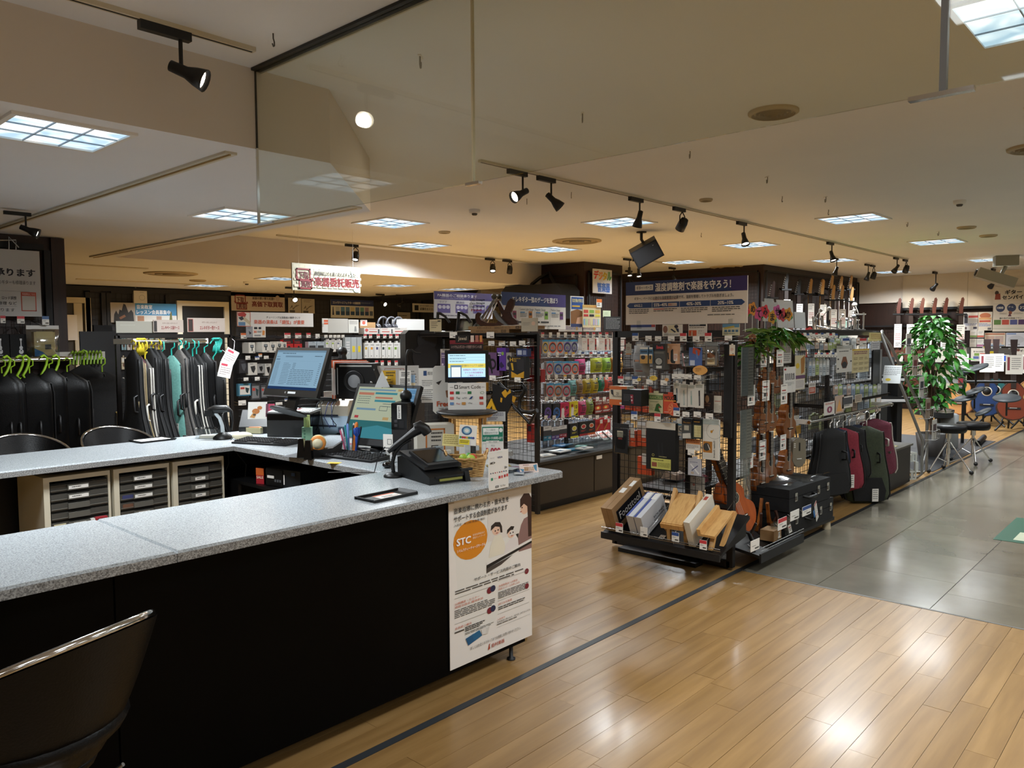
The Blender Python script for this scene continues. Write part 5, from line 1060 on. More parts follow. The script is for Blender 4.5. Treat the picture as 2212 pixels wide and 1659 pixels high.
board(Plane('Y',SYS+.01),(1233,640,1261,706),'notice_card','blue card with a hand on strings right of the gauge board','card',[('R',.05,.03,.95,.42,'#1f4f9a'),('T',.1,.08,.9,.2,'弦交換が即日','#e8e0a0',.02),('R',.1,.3,.7,.35,'#d8b03a'),('P',[(0,.9),(.0,.5),(.5,.42),(1,.5),(1,.9)],'#8a5a2a'),('P',[(.4,.9),(.5,.7),(.9,.65),(1,.9)],'#e0b090'),('R',0,.9,1,1,'#2a3a6a')])
board(Plane('Y',SYS-.01),(1259,659,1298,707),'notice_card','cream card with a colour chart right of the gauge board','card',[('R',0,0,1,.12,'#d8b060'),('T',.2,.02,.8,.11,'コーティング弦比較','#b03a2a'),('R',.05,.22,.30,.36,'#c84a3a'),('R',.36,.22,.62,.36,'#8ab04a'),('R',.68,.22,.95,.36,'#d8a84a'),('R',.05,.42,.30,.52,'#c03030'),('R',.36,.42,.62,.52,'#202020'),('R',.68,.42,.95,.52,'#d8c84a'),*[('R',.04+.13*k,.62,.04+.13*k+.09,.9,c) for k,c in enumerate(('#8fb0d0','#b0c8a0','#d0b0a0','#d8d0a0','#a8a8c8','#c8b8d0','#b0d0c8'))]],'#e2d2a8')
board(Plane('Y',SYS-.015),(1289,646,1300,664),'notice_card','small orange topped card above the colour chart','card',[('R',0,0,1,.4,'#d8702a'),('L',.15,.5,.85,.9,2,'#5a5a5a')])
board(Plane('Y',SYS+.02),(1303,671,1319,685),'memo','pale green memo slip above the dark sign','memo',[('L',.2,.3,.8,.7,2,'#8a9a7a',.2)],'#c8d2b0')
board(Plane('Y',SYS-.02),(1305,684,1341,715),'notice_card','black card with white handwriting at the end of the string gondola','card',[('L',.1,.1,.95,.9,8,'#9a9a9a',.3)],'#1a1a1c')
for k,(a,b) in enumerate(((1220,1260),(1258,1298))):
 board(Plane('Y',SYS+.03),(a,703,b,716),'box_row','pale printed product box on top of the string gondola, '+('left','right')[k],'box',[('L',.05,.2,.95,.8,2,'#8a7a9a'),('R',.6,.2,.7,.8,'#c8a05a')],'#cfc8c0',th=.08)
 # end cap with guitar stands (faces -x)
EX,EY0,EY1,EZT=5.287,4.50,5.74,1.615
t=thing('mesh_endcap','dark framed mesh end panel with guitar stands beside the string gondola','display rack',(0,0,0))
postframe(t,[(EX,EY0-.0,0,EZT),(EX,EY1,0,EZT)],.035,.035)
part('top_rail',MB().box(EX-.02,EY0-.015,EZT-.04,EX+.02,EY1+.015,EZT,'rack_brown'),t)
part('corner_bracket',MB().prism([(EY0+.02,EZT-.04),(EY0+.02,EZT-.16),(EY0+.04,EZT-.10),(EY0+.10,EZT-.065),(EY0+.3,EZT-.055),(EY0+.36,EZT-.04)],EX-.18,EX-.16,'rack_brown','x'),t)
o=part('wire_grid',grid(EY1-EY0-.04,EZT-.12,.05,.002,'wire',0,.07),t);o.location=(EX,EY1-.02,0);o.rotation_euler=(0,0,-PI/2)
part('shelf',MB().box(EX-.30,EY0,EZT-.005,EX+.02,EY1,EZT+.012,'rack_brown').box(EX-.30,EY0,EZT-.02,EX-.28,EY1,EZT,'rack_brown'),t)
EP=Plane('X',EX-.14)
GE='packs on the guitar stand end panel'
z5=lambda X,Y:(930+X/4.88,620+Y/4.88)
def bl(c):return[('L',.15,.1,.8,.2,2,c,.4)]
for px,sh,col,els,d,lab in(((107,655,345,860),'box','#b7aca4',[('R',0,0,1,.14,'#cfc6bc'),('L',.1,.03,.9,.11,1,'#3a3a3a'),*[('R',.04+.33*k,.2,.32+.33*k,.95,c) for k,c in enumerate(('#6a5a84','#5c4c78','#6a5a84'))],*[('L',.06+.33*k,.3,.3+.33*k,.5,2,'#d8d0e0') for k in range(3)],*[('C',.1+.33*k,.8,.04,.06,'#e0d8e8') for k in range(3)]],.004,'purple and cream line-up card of guitar stands'),((355,640,510,850),'box','#5a3f56',[('T',.35,.2,.85,.3,'On-Stage','#b8a8b8'),('P',[(.05,.5),(.3,.45),(.6,.75),(.4,.85)],'#17161a')],.05,'dark purple stand box, left'),((505,640,545,850),'box','#2f2a5a',[('L',.2,.1,.8,.9,5,'#a8a8c0')],.05,'narrow blue stand box'),((570,690,760,930),'box','#6b4a76',[('R',.12,.2,.25,.45,'#c8b8a8'),('O',.62,.5,.22,.24,.4,'#121216'),('P',[(.4,.1),(.5,.08),(.55,.3),(.65,.9),(.58,.92),(.45,.4)],'#0f0f12')],.045,'purple card with a coiled black stand arm'),((735,640,830,880),'box','#5a3296',[('C',.65,.25,.14,.08,'#8ab04a'),('L',.12,.2,.5,.4,2,'#d8d0e8'),('P',[(.2,.75),(.5,.6),(.85,.8),(.5,.9)],'#2a1a4a')],.045,'bright purple stand box with green dot'),((820,690,885,870),'box','#a09a96',[('C',.6,.3,.3,.14,'#2a2a2c'),('C',.6,.7,.3,.14,'#2a2a2c')],.04,'grey card with two black discs'),((865,735,1045,955),'box','#16161a',[('T',.06,.05,.26,.22,'H','#c8a02a',.04),('T',.3,.06,.7,.14,'GUITAR','#c8a02a',.02),('T',.3,.16,.7,.24,'HANGER','#c8a02a',.02),('P',[(.15,.7),(.5,.85),(.9,.68),(.88,1),(.15,1)],'#c8951f'),('P',[(.45,.1),(.9,.1),(.9,.65),(.5,.6)],'#26262b'),('P',[(.12,.3),(.25,.3),(.3,.65),(.2,.65)],'#c8a02a')],.05,'black and yellow guitar hanger card'),((945,650,1060,730),'box','#23346a',[('R',.1,.2,.5,.8,'#b0b8c8'),('R',.6,.2,.9,.8,'#8a94b0')],.05,'blue labelled pack near the post'),((520,1005,612,1095),'box','#c8951f',[('P',[(0,0),(.55,0),(.35,1),(0,1)],'#17171a'),('T',.05,.3,.35,.7,'H','#c8a02a',.03)],.05,'black and yellow box half hidden by the tablet')):
 goods(EP,R1(z5,*px),sh,col,els,d,'hanging_pack',lab+' on the guitar stand end panel','pack',GE)
for k,(x,y) in enumerate(((362,585),(500,590),(655,592),(765,592),(882,597),(978,590),(668,955),(930,975))):
 hook_at(Plane('X',EX-.2),R1(z5,x-32,y-24,x+32,y+26),.2,('hook with price tag on the guitar stand panel, '+ordinal(k)+' from the left') if k<6 else 'hook with price tag low on the guitar stand panel, '+('left','right')[k-6],'price-tagged hooks of the guitar stand panel')
for k,px in enumerate(((1060,850,1160,1000),(1160,865,1210,1000),(1060,620,1160,755),(1060,1440,1125,1630))):
 goods(Plane('X',EX+.12),R1(z5,*px),'box','#a02420',[('R',.1,.0,.45,.5,'#e0dcd4'),('R',.55,.0,.9,.5,'#e0dcd4')] if k<2 else[('R',.2,.1,.7,.4,'#2a2a40')],.06,'product_box','red and white product box behind the end panel, '+('middle','beside the post','upper','lowest')[k],'box','red boxes behind the end panel')
q=EP.p(1100,880)
t=thing('guitar_stand','folded black guitar stand with yellow branded boards hooked on the end panel','guitar stand',(EX-.16,q.y,q.z))
e=lambda X,Y:(lambda p:Vector((0,p.y-q.y,p.z-q.z)))(EP.p(930+X/4.88,620+Y/4.88))
fr=MB()
for k,(a,b) in enumerate((((740,1010),(880,1150)),((740,1010),(600,1290)),((780,1040),(700,1200)),((870,1230),(1060,1430)))):
 fr.tube([e(*a),e(*b)],.012,'black',8)
fr.tube([e(980,1025),e(1010,1060),e(1000,1110),e(960,1180),e(950,1270),e(985,1310),e(1080,1325),e(1140,1300)],[.016,.018,.018,.017,.017,.017,.017,.02],'black',8)
fr.tube([e(890,1270),e(1000,1370),e(1060,1440)],.011,'black',8).tube([e(1125,1320),e(1060,1440)],.011,'black',8);part('frame',fr,t)
def plate(pts,col,x,nm,els=()):
 m=MB();P=[e(*p) for p in pts];m.add([(x,p.y,p.z) for p in P]+[(x+.01,p.y,p.z) for p in P],[tuple(range(len(P)))]+[tuple(range(2*len(P)-1,len(P)-1,-1))]+[(i,(i+1)%len(P),(i+1)%len(P)+len(P),i+len(P)) for i in range(len(P))],col)
 for pp,c in els:
  Q=[e(*p) for p in pp];m.add([(x-.001,p.y,p.z) for p in Q],[tuple(range(len(Q)))],c)
 part(nm,m,t)
plate([(690,1010),(920,1100),(880,1260),(800,1420),(700,1330)],'#101013',-.03,'board',[([(790,1110),(830,1075),(850,1110),(880,1070),(890,1110),(850,1135),(830,1165),(810,1150)],'#c8951f'),([(905,1140),(945,1160),(920,1220),(900,1200)],'#b8861f'),([(780,1160),(800,1170),(790,1215),(775,1205)],'#c8951f')])
plate([(690,1170),(755,1320),(640,1390),(610,1330)],'#d0a022',-.045,'yellow_board',[([(670,1290),(700,1245),(705,1300),(690,1335)],'#2a2410')])
fcard((1050,888,1092,910),'leaflet','pale leaflet sticking out behind the tablet stool','leaflet',[('L',.1,.1,.9,.5,3,'#6a6a80'),('L',.1,.6,.6,.9,2,'#6a6a80')],'#c8ccd0',depth=4.5,tilt=-25,extra=lambda t,w,h:part('support',MB().box(-.004,.004,ZC-t.location.z,.004,.008,h*.5,'acrylic'),t))
ET=Plane('X',EX-.15);ZE=EZT+.013
def elie(px,nm,lab,d,col,els):
 loc,w,h=ET.rect(*px);t=thing(nm,lab,'box',(loc.x,loc.y,ZE if px[3]>719 else loc.z),-PI/2,'boxes on the end panel shelf');part('carton',MB().box(-w/2,-.1,0,w/2,.08,h,col),t);part('print',MB().prt(w,h,els,-.1),t)
l1,w1,h1=ET.rect(1029,717,1108,723)
for k,(px,z) in enumerate((((1029,716,1112,722),0),((1023,709,1152,716),1))):
 loc,w,h=ET.rect(*px);h=.03
 t=thing('carton','long flat cardboard carton of a guitar stand, '+('lower','upper')[k]+' of two','box',(EX-.13,loc.y,ZE+z*.031),-PI/2);part('body',MB().box(-w/2,-.1,0,w/2,.12,h,'cardboard'),t);part('lettering',MB().prt(w,h,[('T',.15,.2,.4,.8,'ギタースタンド','#3a2a1a',.01),('T',.45,.2,.72,.8,'GSWS-S ポータブル','#3a2a1a',.01),('F',.8,.15,.86,.85,.01,'#3a2a1a'),('F',.88,.15,.92,.85,.01,'#3a2a1a')],-.1),t)
P=ET.p(1072,708);t=thing('wooden_guitar_stand','dark walnut guitar stand of crossed curved arms on the cartons','guitar stand',(EX-.13,P.y,ZE+.0621),-PI/2)
sx=lambda X,Y:((X-700)/4.88*(ET.rect(1060,700,1100,701)[1]/40),(445-Y)/4.88*(ET.rect(1060,700,1061,740)[2]/40))
prof=[sx(*p) for p in((490,400),(470,345),(475,300),(500,280),(530,290),(515,320),(535,365),(600,395),(700,400),(760,330),(800,230),(820,180),(855,148),(885,165),(880,215),(850,290),(870,345),(915,380),(920,420),(860,425),(780,422),(650,430),(530,428))]
zmin=min(p[1] for p in prof);prof=[(p[0],p[1]-zmin) for p in prof]
part('curved_arm',MB().prism(prof,-.02,0,'walnut'),t)
pr2=[sx(*p) for p in((685,160),(705,165),(790,320),(860,410),(835,425),(760,360),(700,240))];part('crossed_arm',MB().prism([(p[0],p[1]-zmin) for p in pr2],.01,.03,'walnut'),t)
pr3=[sx(*p) for p in((680,272),(700,268),(800,385),(840,425),(810,425),(720,360))];part('padded_arm',MB().prism([(p[0],max(0,p[1]-zmin)) for p in pr3],-.045,-.025,'#6a6c70'),t)
P=ET.p(1000,715);t=thing('bagged_tripod','chrome tripod in a printed clear plastic bag standing up','tripod',(EX-.02,P.y-.0,ZE),-PI/2)
uu=ET.rect(1000,700,1040,701)[1]/40/4.88;vv=ET.rect(1000,680,1001,720)[2]/40/4.88
bg=lambda X,Y,d=0:((X-345)*uu,d,(455-Y)*vv)
part('bag',MB().add([bg(440,0,-.03),bg(660,45,-.03),bg(470,430,-.05),bg(200,430,-.05),bg(380,80,-.04),bg(520,250,-.06),bg(330,300,-.06)],[(4,0,5),(0,1,5),(1,2,5),(2,3,6),(3,4,6),(4,5,6),(5,2,6)],'film',True),t)
tb_=MB()
for a,b in(((580,85),(390,400)),((600,95),(330,420)),((620,85),(480,390)),((590,90),(420,420))):tb_.tube([bg(*a),bg(*b)],.008,'chrome',8)
part('leg_tubes',tb_,t);part('rubber_foot',MB().sph(bg(575,75),.03,'#2a3318',10).sph(bg(625,80),.026,'#26281e',10),t)
part('bag_lettering',MB().prt(160*uu,130*vv,[('T',0,0,1,.22,'On-Stage','#15151a',.02),('T',0,.28,1,.5,'On-Stage','#15151a',.02),('T',.0,.56,.95,.76,'On-Stage','#15151a',.02),('T',.1,.8,.8,1,'Free','#a02a3a',.02)],-.063,(365-345)*uu,(455-225)*vv),t)
for k,(x,lab) in enumerate(((955,'left'),(1000,'right'))):
 P=ET.p(x,718);t=thing('folding_stand','black folding stand arm standing on the end panel shelf, '+lab+' one','stand',(EX-.2,P.y,ZE),-PI/2);part('arm',MB().tube([(-.03,0,.01),(-.01,0,.12),(.0,0,.20),(.03,.0,.19),(.10,0,.16),(.16,0,.1)],[.012,.014,.016,.014,.012,.01],'black',8).tube([(-.05,0,.012),(.2,0,.012)],.012,'steel',6),t)
for k,(x,lab,col) in enumerate(((982,'left','#d0c49a'),(1062,'right','#d8d4c4'))):
 hook_at(Plane('X',EX-.30),(x-8,717,x+8,730),.02,'cream price card on the end panel shelf edge, '+lab,'cards on the end panel shelf edge')
board(Plane('X',EX-.28),(928,690,953,716),'notice_card','cream handwritten card at the left end of the end panel shelf','card',[('L',.15,.2,.7,.8,4,'#4a443a',.3),('R',.7,.1,.95,.2,'#3a3a3a')],'#cfc3a0')
board(Plane('X',EX-.28),(1126,687,1161,716),'acrylic_card','translucent card holder with a small photo at the right end of the shelf','card',[('E',.75,.4,.12,.15,'#d8b8a0'),('L',.1,.35,.55,.6,2,'#8a8578',.3)],'#b8b09c')
# humidity end cap (faces -x)
AX,AY0,AY1,AZT=4.87,2.42,3.36,1.63
t=thing('mesh_endcap','brown framed mesh end panel carrying the instrument humidity goods','display rack',(0,0,0))
postframe(t,[(AX,AY0,0.02,AZT),(AX,AY1,0.02,AZT)],.04,.045)
hl_=MB()
for k in range(26):hl_.box(AX-.021,AY0-.004,.5+k*.044,AX-.0195,AY0+.004,.5+k*.044+.02,'#050505')
part('post_slots',hl_,t,kind='stuff')
part('top_rail',MB().box(AX-.02,AY0,AZT-.045,AX+.02,AY1,AZT,'rack_brown'),t);part('lower_rail',MB().box(AX-.015,AY0,.42,AX+.015,AY1,.445,'rack_brown').box(AX-.02,AY0,.02,AX+.02,AY1,.06,'rack_brown'),t)
o=part('wire_grid',grid(AY1-AY0-.05,AZT-.12,.05,.0022,'wire',0,.06),t);o.location=(AX,AY1-.025,0);o.rotation_euler=(0,0,-PI/2)
part('plinth',MB().box(AX+.02,AY0+.03,0,AX+.05,AY1-.05,.05,'black').box(AX-.12,AY0+.2,0,AX-.02,AY1-.1,.03,'black'),t)
zA=lambda X,Y:(1320+X/7.373,680+Y/7.373);zB=lambda X,Y:(1320+X/7.373,880+Y/7.373)
AP=Plane('X',AX-.12);A2=Plane('X',AX-.07)
GA='packs on the humidity end panel'
def ag(f,px,sh,col,els,d,lab,pl=None,nm='hanging_pack'):return goods(pl or AP,R1(f,*px),sh,col,els,d,nm,lab,'pack',GA)
ag(zA,(365,490,615,975),'bag','#8f9296',[('P',[(.12,.17),(.62,.17),(.78,.48),(.82,.87),(.14,.87),(.3,.5)],'#0e0e10'),('L',.25,.24,.6,.36,2,'#8a8a8c',.5),('R',.34,.46,.6,.52,'#c08a6a'),('L',.34,.58,.74,.8,4,'#6a6a6c',.3),('R',.25,.82,.72,.84,'#a03a2a')],.06,'silver foil pouch with black label, top row of the humidity panel')
for a,b,y1,lab in((548,672,770,'nearer'),(690,745,770,'half hidden')):
 ag(zA,(a,515,b,y1),'box','#4a6f8c',[('R',0,0,1,.12,'#e0dcd0'),('R',.1,.22,.9,.32,'#26384a'),('R',0,.45,1,1,'#c0934a'),('C',.4,.62,.28,.14,'#2a2520'),('R',.05,.42,.95,.5,'#ddd8cc')],.07,'blue and ochre humidifier box, '+lab+' one, top row')
ag(zA,(735,460,932,868),'box','#4c4a46',[('R',0,0,1,.27,'#1a1718'),('T',.3,.06,.85,.2,'Boveda','#c8323a',.03),('R',.1,.31,.9,.38,'#6a675f'),('C',.5,.68,.33,.16,'#26241f'),('C',.5,.68,.27,.13,'#a8a69e'),('R',.49,.6,.51,.68,'#2a2a2a'),('R',.3,.85,.75,.95,'#d8d8d2')],.06,'grey boxed round hygrometer with red lettering, top row')
ag(zA,(915,460,1098,780),'box','#d8a884',[('P',[(.38,.35),(.55,.25),(.6,.3),(.62,.8),(.8,.88),(.75,.98),(.45,.96),(.36,.85)],'#23282a'),('P',[(.1,.45),(.2,.45),(.25,.78),(.14,.78)],'#3a4a50'),('R',.1,.1,.25,.22,'#e8e0d0'),('R',.66,.5,.96,.85,'#e8e0d4'),('L',.68,.55,.94,.8,4,'#b85a3a'),('P',[(0,.98),(.15,.8),(.15,.98)],'#c88a5a')],.03,'peach card with a black bar humidifier, top row')
ag(zA,(1130,570,1312,830),'clear','#1c1c1e',['#6f7475',('P',[(0,.0),(.15,0),(.32,1),(.22,1)],'#d8a8b0'),('R',.2,.02,1,.12,'#3a3a3c')],.03,'clear bag with black header and a pink strip, top row')
ag(zA,(1262,520,1450,810),'box','#4f6ba8',[('P',[(.35,0),(1,.1),(.85,.45),(.3,.3)],'#c8502a'),('P',[(.6,.0),(1,.05),(1,.18)],'#2a1c1c'),('R',.1,.7,.5,.98,'#c8d0e0'),('P',[(.55,.15),(.7,.15),(.8,.6),(.65,.6)],'#6a84b8')],.02,'blue and orange reed-shaped card leaning in a clear bag, top row')
ag(zA,(1500,440,1712,822),'clear','#8a8f90',['#7a7672',('P',[(.2,.32),(.85,.32),(.85,.6),(.2,.6)],'#b86a3a'),('P',[(.25,.32),(.4,.32),(.85,.6),(.7,.6)],'#d89a6a'),('R',.18,.6,.85,.95,'#d8c49a'),('L',.25,.66,.8,.85,3,'#8a5a3a',.4),('P',[(.5,.32),(.9,.32),(.9,.5)],'#2a2a2c')],.03,'clear bag with a cream and copper card, top row')
ag(zA,(1888,460,1972,648),'card','#e0d8c8',[('R',0,.9,1,1,'#d08a3a'),('L',.2,.3,.8,.6,4,'#b85a3a',.4),('C',.7,.83,.1,.05,'#2a2a2a')],.004,'small cream tag hung at the right end of the top row')
ag(zA,(240,440,325,635),'card','#a8a090',[('R',0,.9,1,1,'#b8722a'),('L',.2,.3,.8,.6,4,'#7a4a3a',.4)],.004,'small cream tag at the left end of the top row',A2)
o=ag(zA,(1805,470,1930,1955),'box','#0d0d0f',[('R',.0,.0,.25,1,'#131316')],.02,'long black strap hanging beside the right post of the humidity panel',A2)
ag(zA,(85,1128,362,1425),'box','#cfc3ab',[('R',0,0,1,.18,'#c8642a'),('R',.0,.7,.98,1,'#c8642a'),('P',[(.08,.2),(.22,.2),(.25,.5),(.12,.42)],'#2a2a2e'),('T',.4,.32,.55,.46,'25','#3a3a3a'),('L',.2,.5,.8,.6,2,'#5a5248',.4),('R',.6,.84,.9,.95,'#d8d0c4')],.09,'orange and cream string cleaner box, left end of the second row')
ag(zA,(292,1180,600,1438),'box','#0f0f11',[('L',.1,.3,.45,.75,5,'#5a5a60',.3),('P',[(.45,.3),(.6,.3),(.62,.85),(.5,.85)],'#8a2a3a'),('R',.48,.4,.55,.48,'#c8b8b8'),('R',.5,.6,.57,.7,'#c8b8b8')],.10,'black accessory box with red floral band, second row')
ag(zA,(615,1212,836,1562),'card','#c8c49a',[('R',0,.1,1,.32,'#5a7a42'),('T',.08,.14,.92,.28,'RANCELL','#b8c48a',.02),('P',[(.4,.9),(.55,.55),(.7,.5),(.95,.7),(.7,.75),(.85,.95)],'#3f6a34'),('E',.75,.7,.05,.04,'#b84a3a'),('L',.1,.42,.85,.47,1,'#5a6a42'),('L',.05,.6,.4,.9,5,'#6a6a4a',.3)],.012,'green and cream palm-tree care pack, second row')
ag(zA,(845,1232,1056,1576),'card','#c8492a',[('T',.08,.08,.92,.3,'MOUCE','#2a2a18',.03),('R',.06,.3,.94,.36,'#d88a3a'),('C',.75,.75,.42,.34,'#d8734a'),('C',.75,.75,.36,.29,'#c8492a'),*[('P',[(.75,.75),(.75+.34*math.cos(a),.75-.27*math.sin(a)),(.75+.34*math.cos(a+.45),.75-.27*math.sin(a+.45))],'#dc8a5c') for a in(1.7,2.4,3.1,3.8)],('L',.08,.9,.4,.95,1,'#e8d0c0')],.012,'orange slice printed care pack, second row')
for k,(px,c1,c2,lab) in enumerate((((1008,1045,1108,1402),'#3a4a52','#8fa0a8','grey bar'),((1110,1060,1228,1468),'#9aa6a0','#b8c0ba','pale green bar'),((1222,1075,1350,1468),'#a8b0a8','#7fa098','grey green glass bar'),((1350,1060,1478,1482),'#1c1c1e','#4a4a4c','black bars'))):
 ag(zA,px,'card','#d2cec4',[('P',[(.42,.28),(.6,.26),(.66,.9),(.48,.92)],c1),('P',[(.46,.5),(.58,.5),(.6,.85),(.5,.87)],c2),('R',.1,.02,.9,.16,'#a8a89c')],.012,'white carded nail file with '+lab+', second row')
ag(zA,(1478,1255,1640,1492),'box','#1f1512',[('E',.45,.35,.2,.25,'#8a6a4a'),('L',.1,.6,.8,.9,2,'#5a3a2a')],.02,'dark pictured pack at the right of the second row',A2)
ag(zA,(1640,1290,1760,1560),'box','#cfc9bc',[('R',.1,.3,.9,.34,'#a85a4a'),('L',.1,.5,.9,.9,5,'#8a8478',.3)],.004,'cream strip card beside the black strap',A2)
ag(zB,(48,255,292,742),'clear','#1a1a1c',['#0e0e10',('R',.2,.1,.65,.36,'#b8b29c'),('L',.26,.16,.6,.2,1,'#6a6a5a'),('R',.28,.38,.6,.45,'#b04a42')],.02,'black bagged cloth with cream label, left end of the third row')
ag(zB,(615,228,1076,990),'box','#0c0c0d',[('R',0,0,1,.14,'#cfc8ba'),('P',[(.4,.45),(.44,.4),(.5,.7),(.42,.75)],'#1c1c1f'),('P',[(.52,.42),(.58,.4),(.62,.72),(.54,.74)],'#19191c'),('O',.25,.69,.045,.03,.4,'#8a8248'),('L',.45,.70,.82,.74,1,'#8a8458'),('R',.18,.75,.86,.97,'#c0bd62'),('R',.21,.84,.38,.93,'#8a4a38'),('L',.25,.78,.75,.81,1,'#4a4a20'),('L',.42,.84,.83,.94,4,'#5a5a28',.3)],.05,'large black packed guitar cloth with white header and yellow label')
ag(zB,(1066,150,1192,448),'card','#d2cfc6',[('R',0,.3,.6,.4,'#5a8aa8'),('E',.55,.6,.3,.14,'#3a3a3a'),('E',.55,.6,.22,.09,'#d2cfc6'),('L',.1,.8,.9,.88,1,'#5a7a98')],.015,'white and blue accessory card, third row')
ag(zB,(1160,172,1312,492),'box','#4a4c4a',[('R',0,0,1,.28,'#121214'),('T',.15,.15,.9,.23,'Wax cotton','#b8822a'),('R',.25,.34,.75,.58,'#b8b4a4'),('P',[(.1,.75),(.9,.7),(.95,.95),(.1,1)],'#c8c6bc')],.03,'clear pack with black header and gold script, third row')
ag(zB,(1330,182,1478,492),'box','#26302a',[('R',0,0,1,.25,'#121212'),('L',.15,.12,.9,.2,1,'#b8862a'),('R',.18,.32,.92,.92,'#d8cf9a'),*[('R',.22+.23*i,.36+.14*j,.40+.23*i,.47+.14*j,'#c8be86') for i in range(3) for j in range(4)]],.03,'black pack with a cream gridded sheet, third row')
ag(zB,(1480,188,1732,828),'box','#d4d0c6',[('R',0,0,1,.13,'#b4c0be'),('R',.02,.55,.6,.83,'#a86f2a'),('C',.25,.69,.22,.1,'#3a3a38'),('P',[(.3,.62),(.34,.62),(.48,.75),(.44,.76)],'#d8d4cc'),('O',.72,.28,.5,.2,.03,'#8a8a82'),('E',.55,.30,.07,.035,'#b8822a'),('P',[(.6,.27),(.68,.24),(.69,.25),(.6,.31)],'#b8822a'),*[('R',.05,.17+.03*k,.4,.173+.03*k,'#9a988e') for k in range(5)],*[('R',.05,.87+.03*k,.65,.873+.03*k,'#a8a69c') for k in range(3)]],.02,'tall white guitar guard sheet pack with a guitar drawing')
loc,w,h=AP.rect(*R1(zB,1480,188,1732,828));gv,gf=glyphs('Guitar Guard',.015);m=MB();m.add([(w*.28-w*.1*(p[1]),-.0222,h*(.48-.42*p[0])) for p in gv],gf,'#4a5a58')
t=thing('title_strip','upright lettered strip on the tall guitar guard sheet pack','label',loc,-PI/2);part('backing',MB().box(w*.16,-.0218,h*.04,w*.31,-.0205,h*.5,'#d4d0c6'),t);part('lettering',m,t)
ag(zB,(1195,505,1420,682),'box','#ddd6cc',[('R',0,0,1,.45,'#d0884f'),('L',.05,.08,.95,.38,2,'#7a3a1a',.6),('L',.08,.55,.9,.9,3,'#4a4642',.35)],.003,'white card with orange heading below the third row')
ag(zB,(1238,782,1440,1082),'card','#b6b6bc',[('L',.15,.2,.9,.26,1,'#5a5a7a'),('P',[(.15,.35),(.25,.32),(.9,.85),(.82,.92)],'#e0e0e0'),('P',[(.75,.38),(.8,.42),(.3,.75),(.28,.7)],'#4a4a70'),('O',.35,.85,.1,.06,.4,'#b8923a')],.012,'grey card with crossed white and purple tools, lowest on the panel')
ag(zB,(1245,1090,1490,1405),'box','#c2b8aa',[('T',.25,.08,.75,.26,'ザ・どん','#6a4a2a',.02),('P',[(.2,.45),(.3,.38),(.4,.45),(.3,.55)],'#b06a5a'),('L',.5,.3,.9,.5,3,'#5a5048',.3),('L',.1,.6,.8,.9,4,'#6a6055',.3)],.003,'cream handwritten card behind the lower mesh',Plane('X',AX+.06))
for px,els,col,lab in(((815,155,1132,345),[('E',.15,.4,.12,.3,'#8a5a44'),('P',[(.3,.1),(.8,.0),(.82,.68),(.3,.7)],'#d8c8a0'),('P',[(.4,.4),(.48,.35),(.7,.62),(.62,.68)],'#23283a'),('E',.7,.17,.1,.14,'#2a2430'),('P',[(.66,.3),(.82,.35),(.84,.65),(.75,.6)],'#2a3046'),('L',.08,.78,.9,.95,2,'#8a8478',.4)],'#dfd6c8','white card with instrument pictures clipped on the top rail, left'),((1230,145,1522,345),[('R',.05,.04,.95,.18,'#16161a'),('L',.1,.08,.9,.14,1,'#d8d8d8'),('L',.05,.27,.9,.37,1,'#6a5a4a'),('R',.02,.5,.45,.95,'#c8532a'),('P',[(.15,.95),(.17,.58),(.22,.55),(.24,.95)],'#d8c0a0'),('T',.55,.5,.85,.62,'ギター','#3a3a3a'),('T',.55,.66,.88,.78,'ミュート','#3a3a3a')],'#dcd2c4','white guitar mute card clipped on the top rail, middle'),((1772,145,2040,330),[('R',0,0,1,.3,'#5f8aa4'),('P',[(.1,.3),(.7,.15),(.72,.3),(.12,.45)],'#b8a04a'),*[('R',.12+.22*k,.5,.28+.22*k,.7,'#4a6a84') for k in range(4)],('L',.1,.8,.9,.9,1,'#5a6a74')],'#c9c2a0','blue and cream capo card clipped on the top rail, right')):
 board(Plane('X',AX-.03),R1(zA,*px),'notice_card',lab,'card',els,col,extra=lambda t,w,h:clip(t,(-w*.3,)))
T_A=Plane('X',AX-.2)
for k,(px,tp) in enumerate((((358,290,452,415),BLU),((567,335,660,415),None),((720,340,815,415),None),((925,340,1025,415),None),((1117,292,1218,422),RED),((1320,342,1422,425),None),((1512,288,1617,425),RED),((1828,330,1940,405),None))):
 hook_at(T_A,R1(zA,*px),.2,'hook with price tag in the top row of the humidity panel, '+ordinal(k)+' from the left','price-tagged hooks of the humidity panel',tp)
for k,(px,tp) in enumerate((((130,975,215,1090),RED),((360,980,452,1100),BLU),((580,1025,682,1105),None),((808,1040,910,1120),None),((988,940,1085,1015),None),((1088,938,1190,1015),None),((1197,945,1300,1022),None),((1342,960,1446,1030),None))):
 hook_at(T_A,R1(zA,*px),.2,'hook with price tag in the second row of the humidity panel, '+ordinal(k)+' from the left','price-tagged hooks of the humidity panel',tp)
for k,(px,tp) in enumerate((((340,60,435,190),BLU),((710,95,806,225),RED),((1012,0,1110,135),BLU),((1155,68,1262,148),None),((1335,66,1445,152),None),((1525,92,1638,180),None),((1240,672,1342,757),None))):
 hook_at(T_A,R1(zB,*px),.2,'hook with price tag in the third row of the humidity panel, '+ordinal(k)+' from the left','price-tagged hooks of the humidity panel',tp)
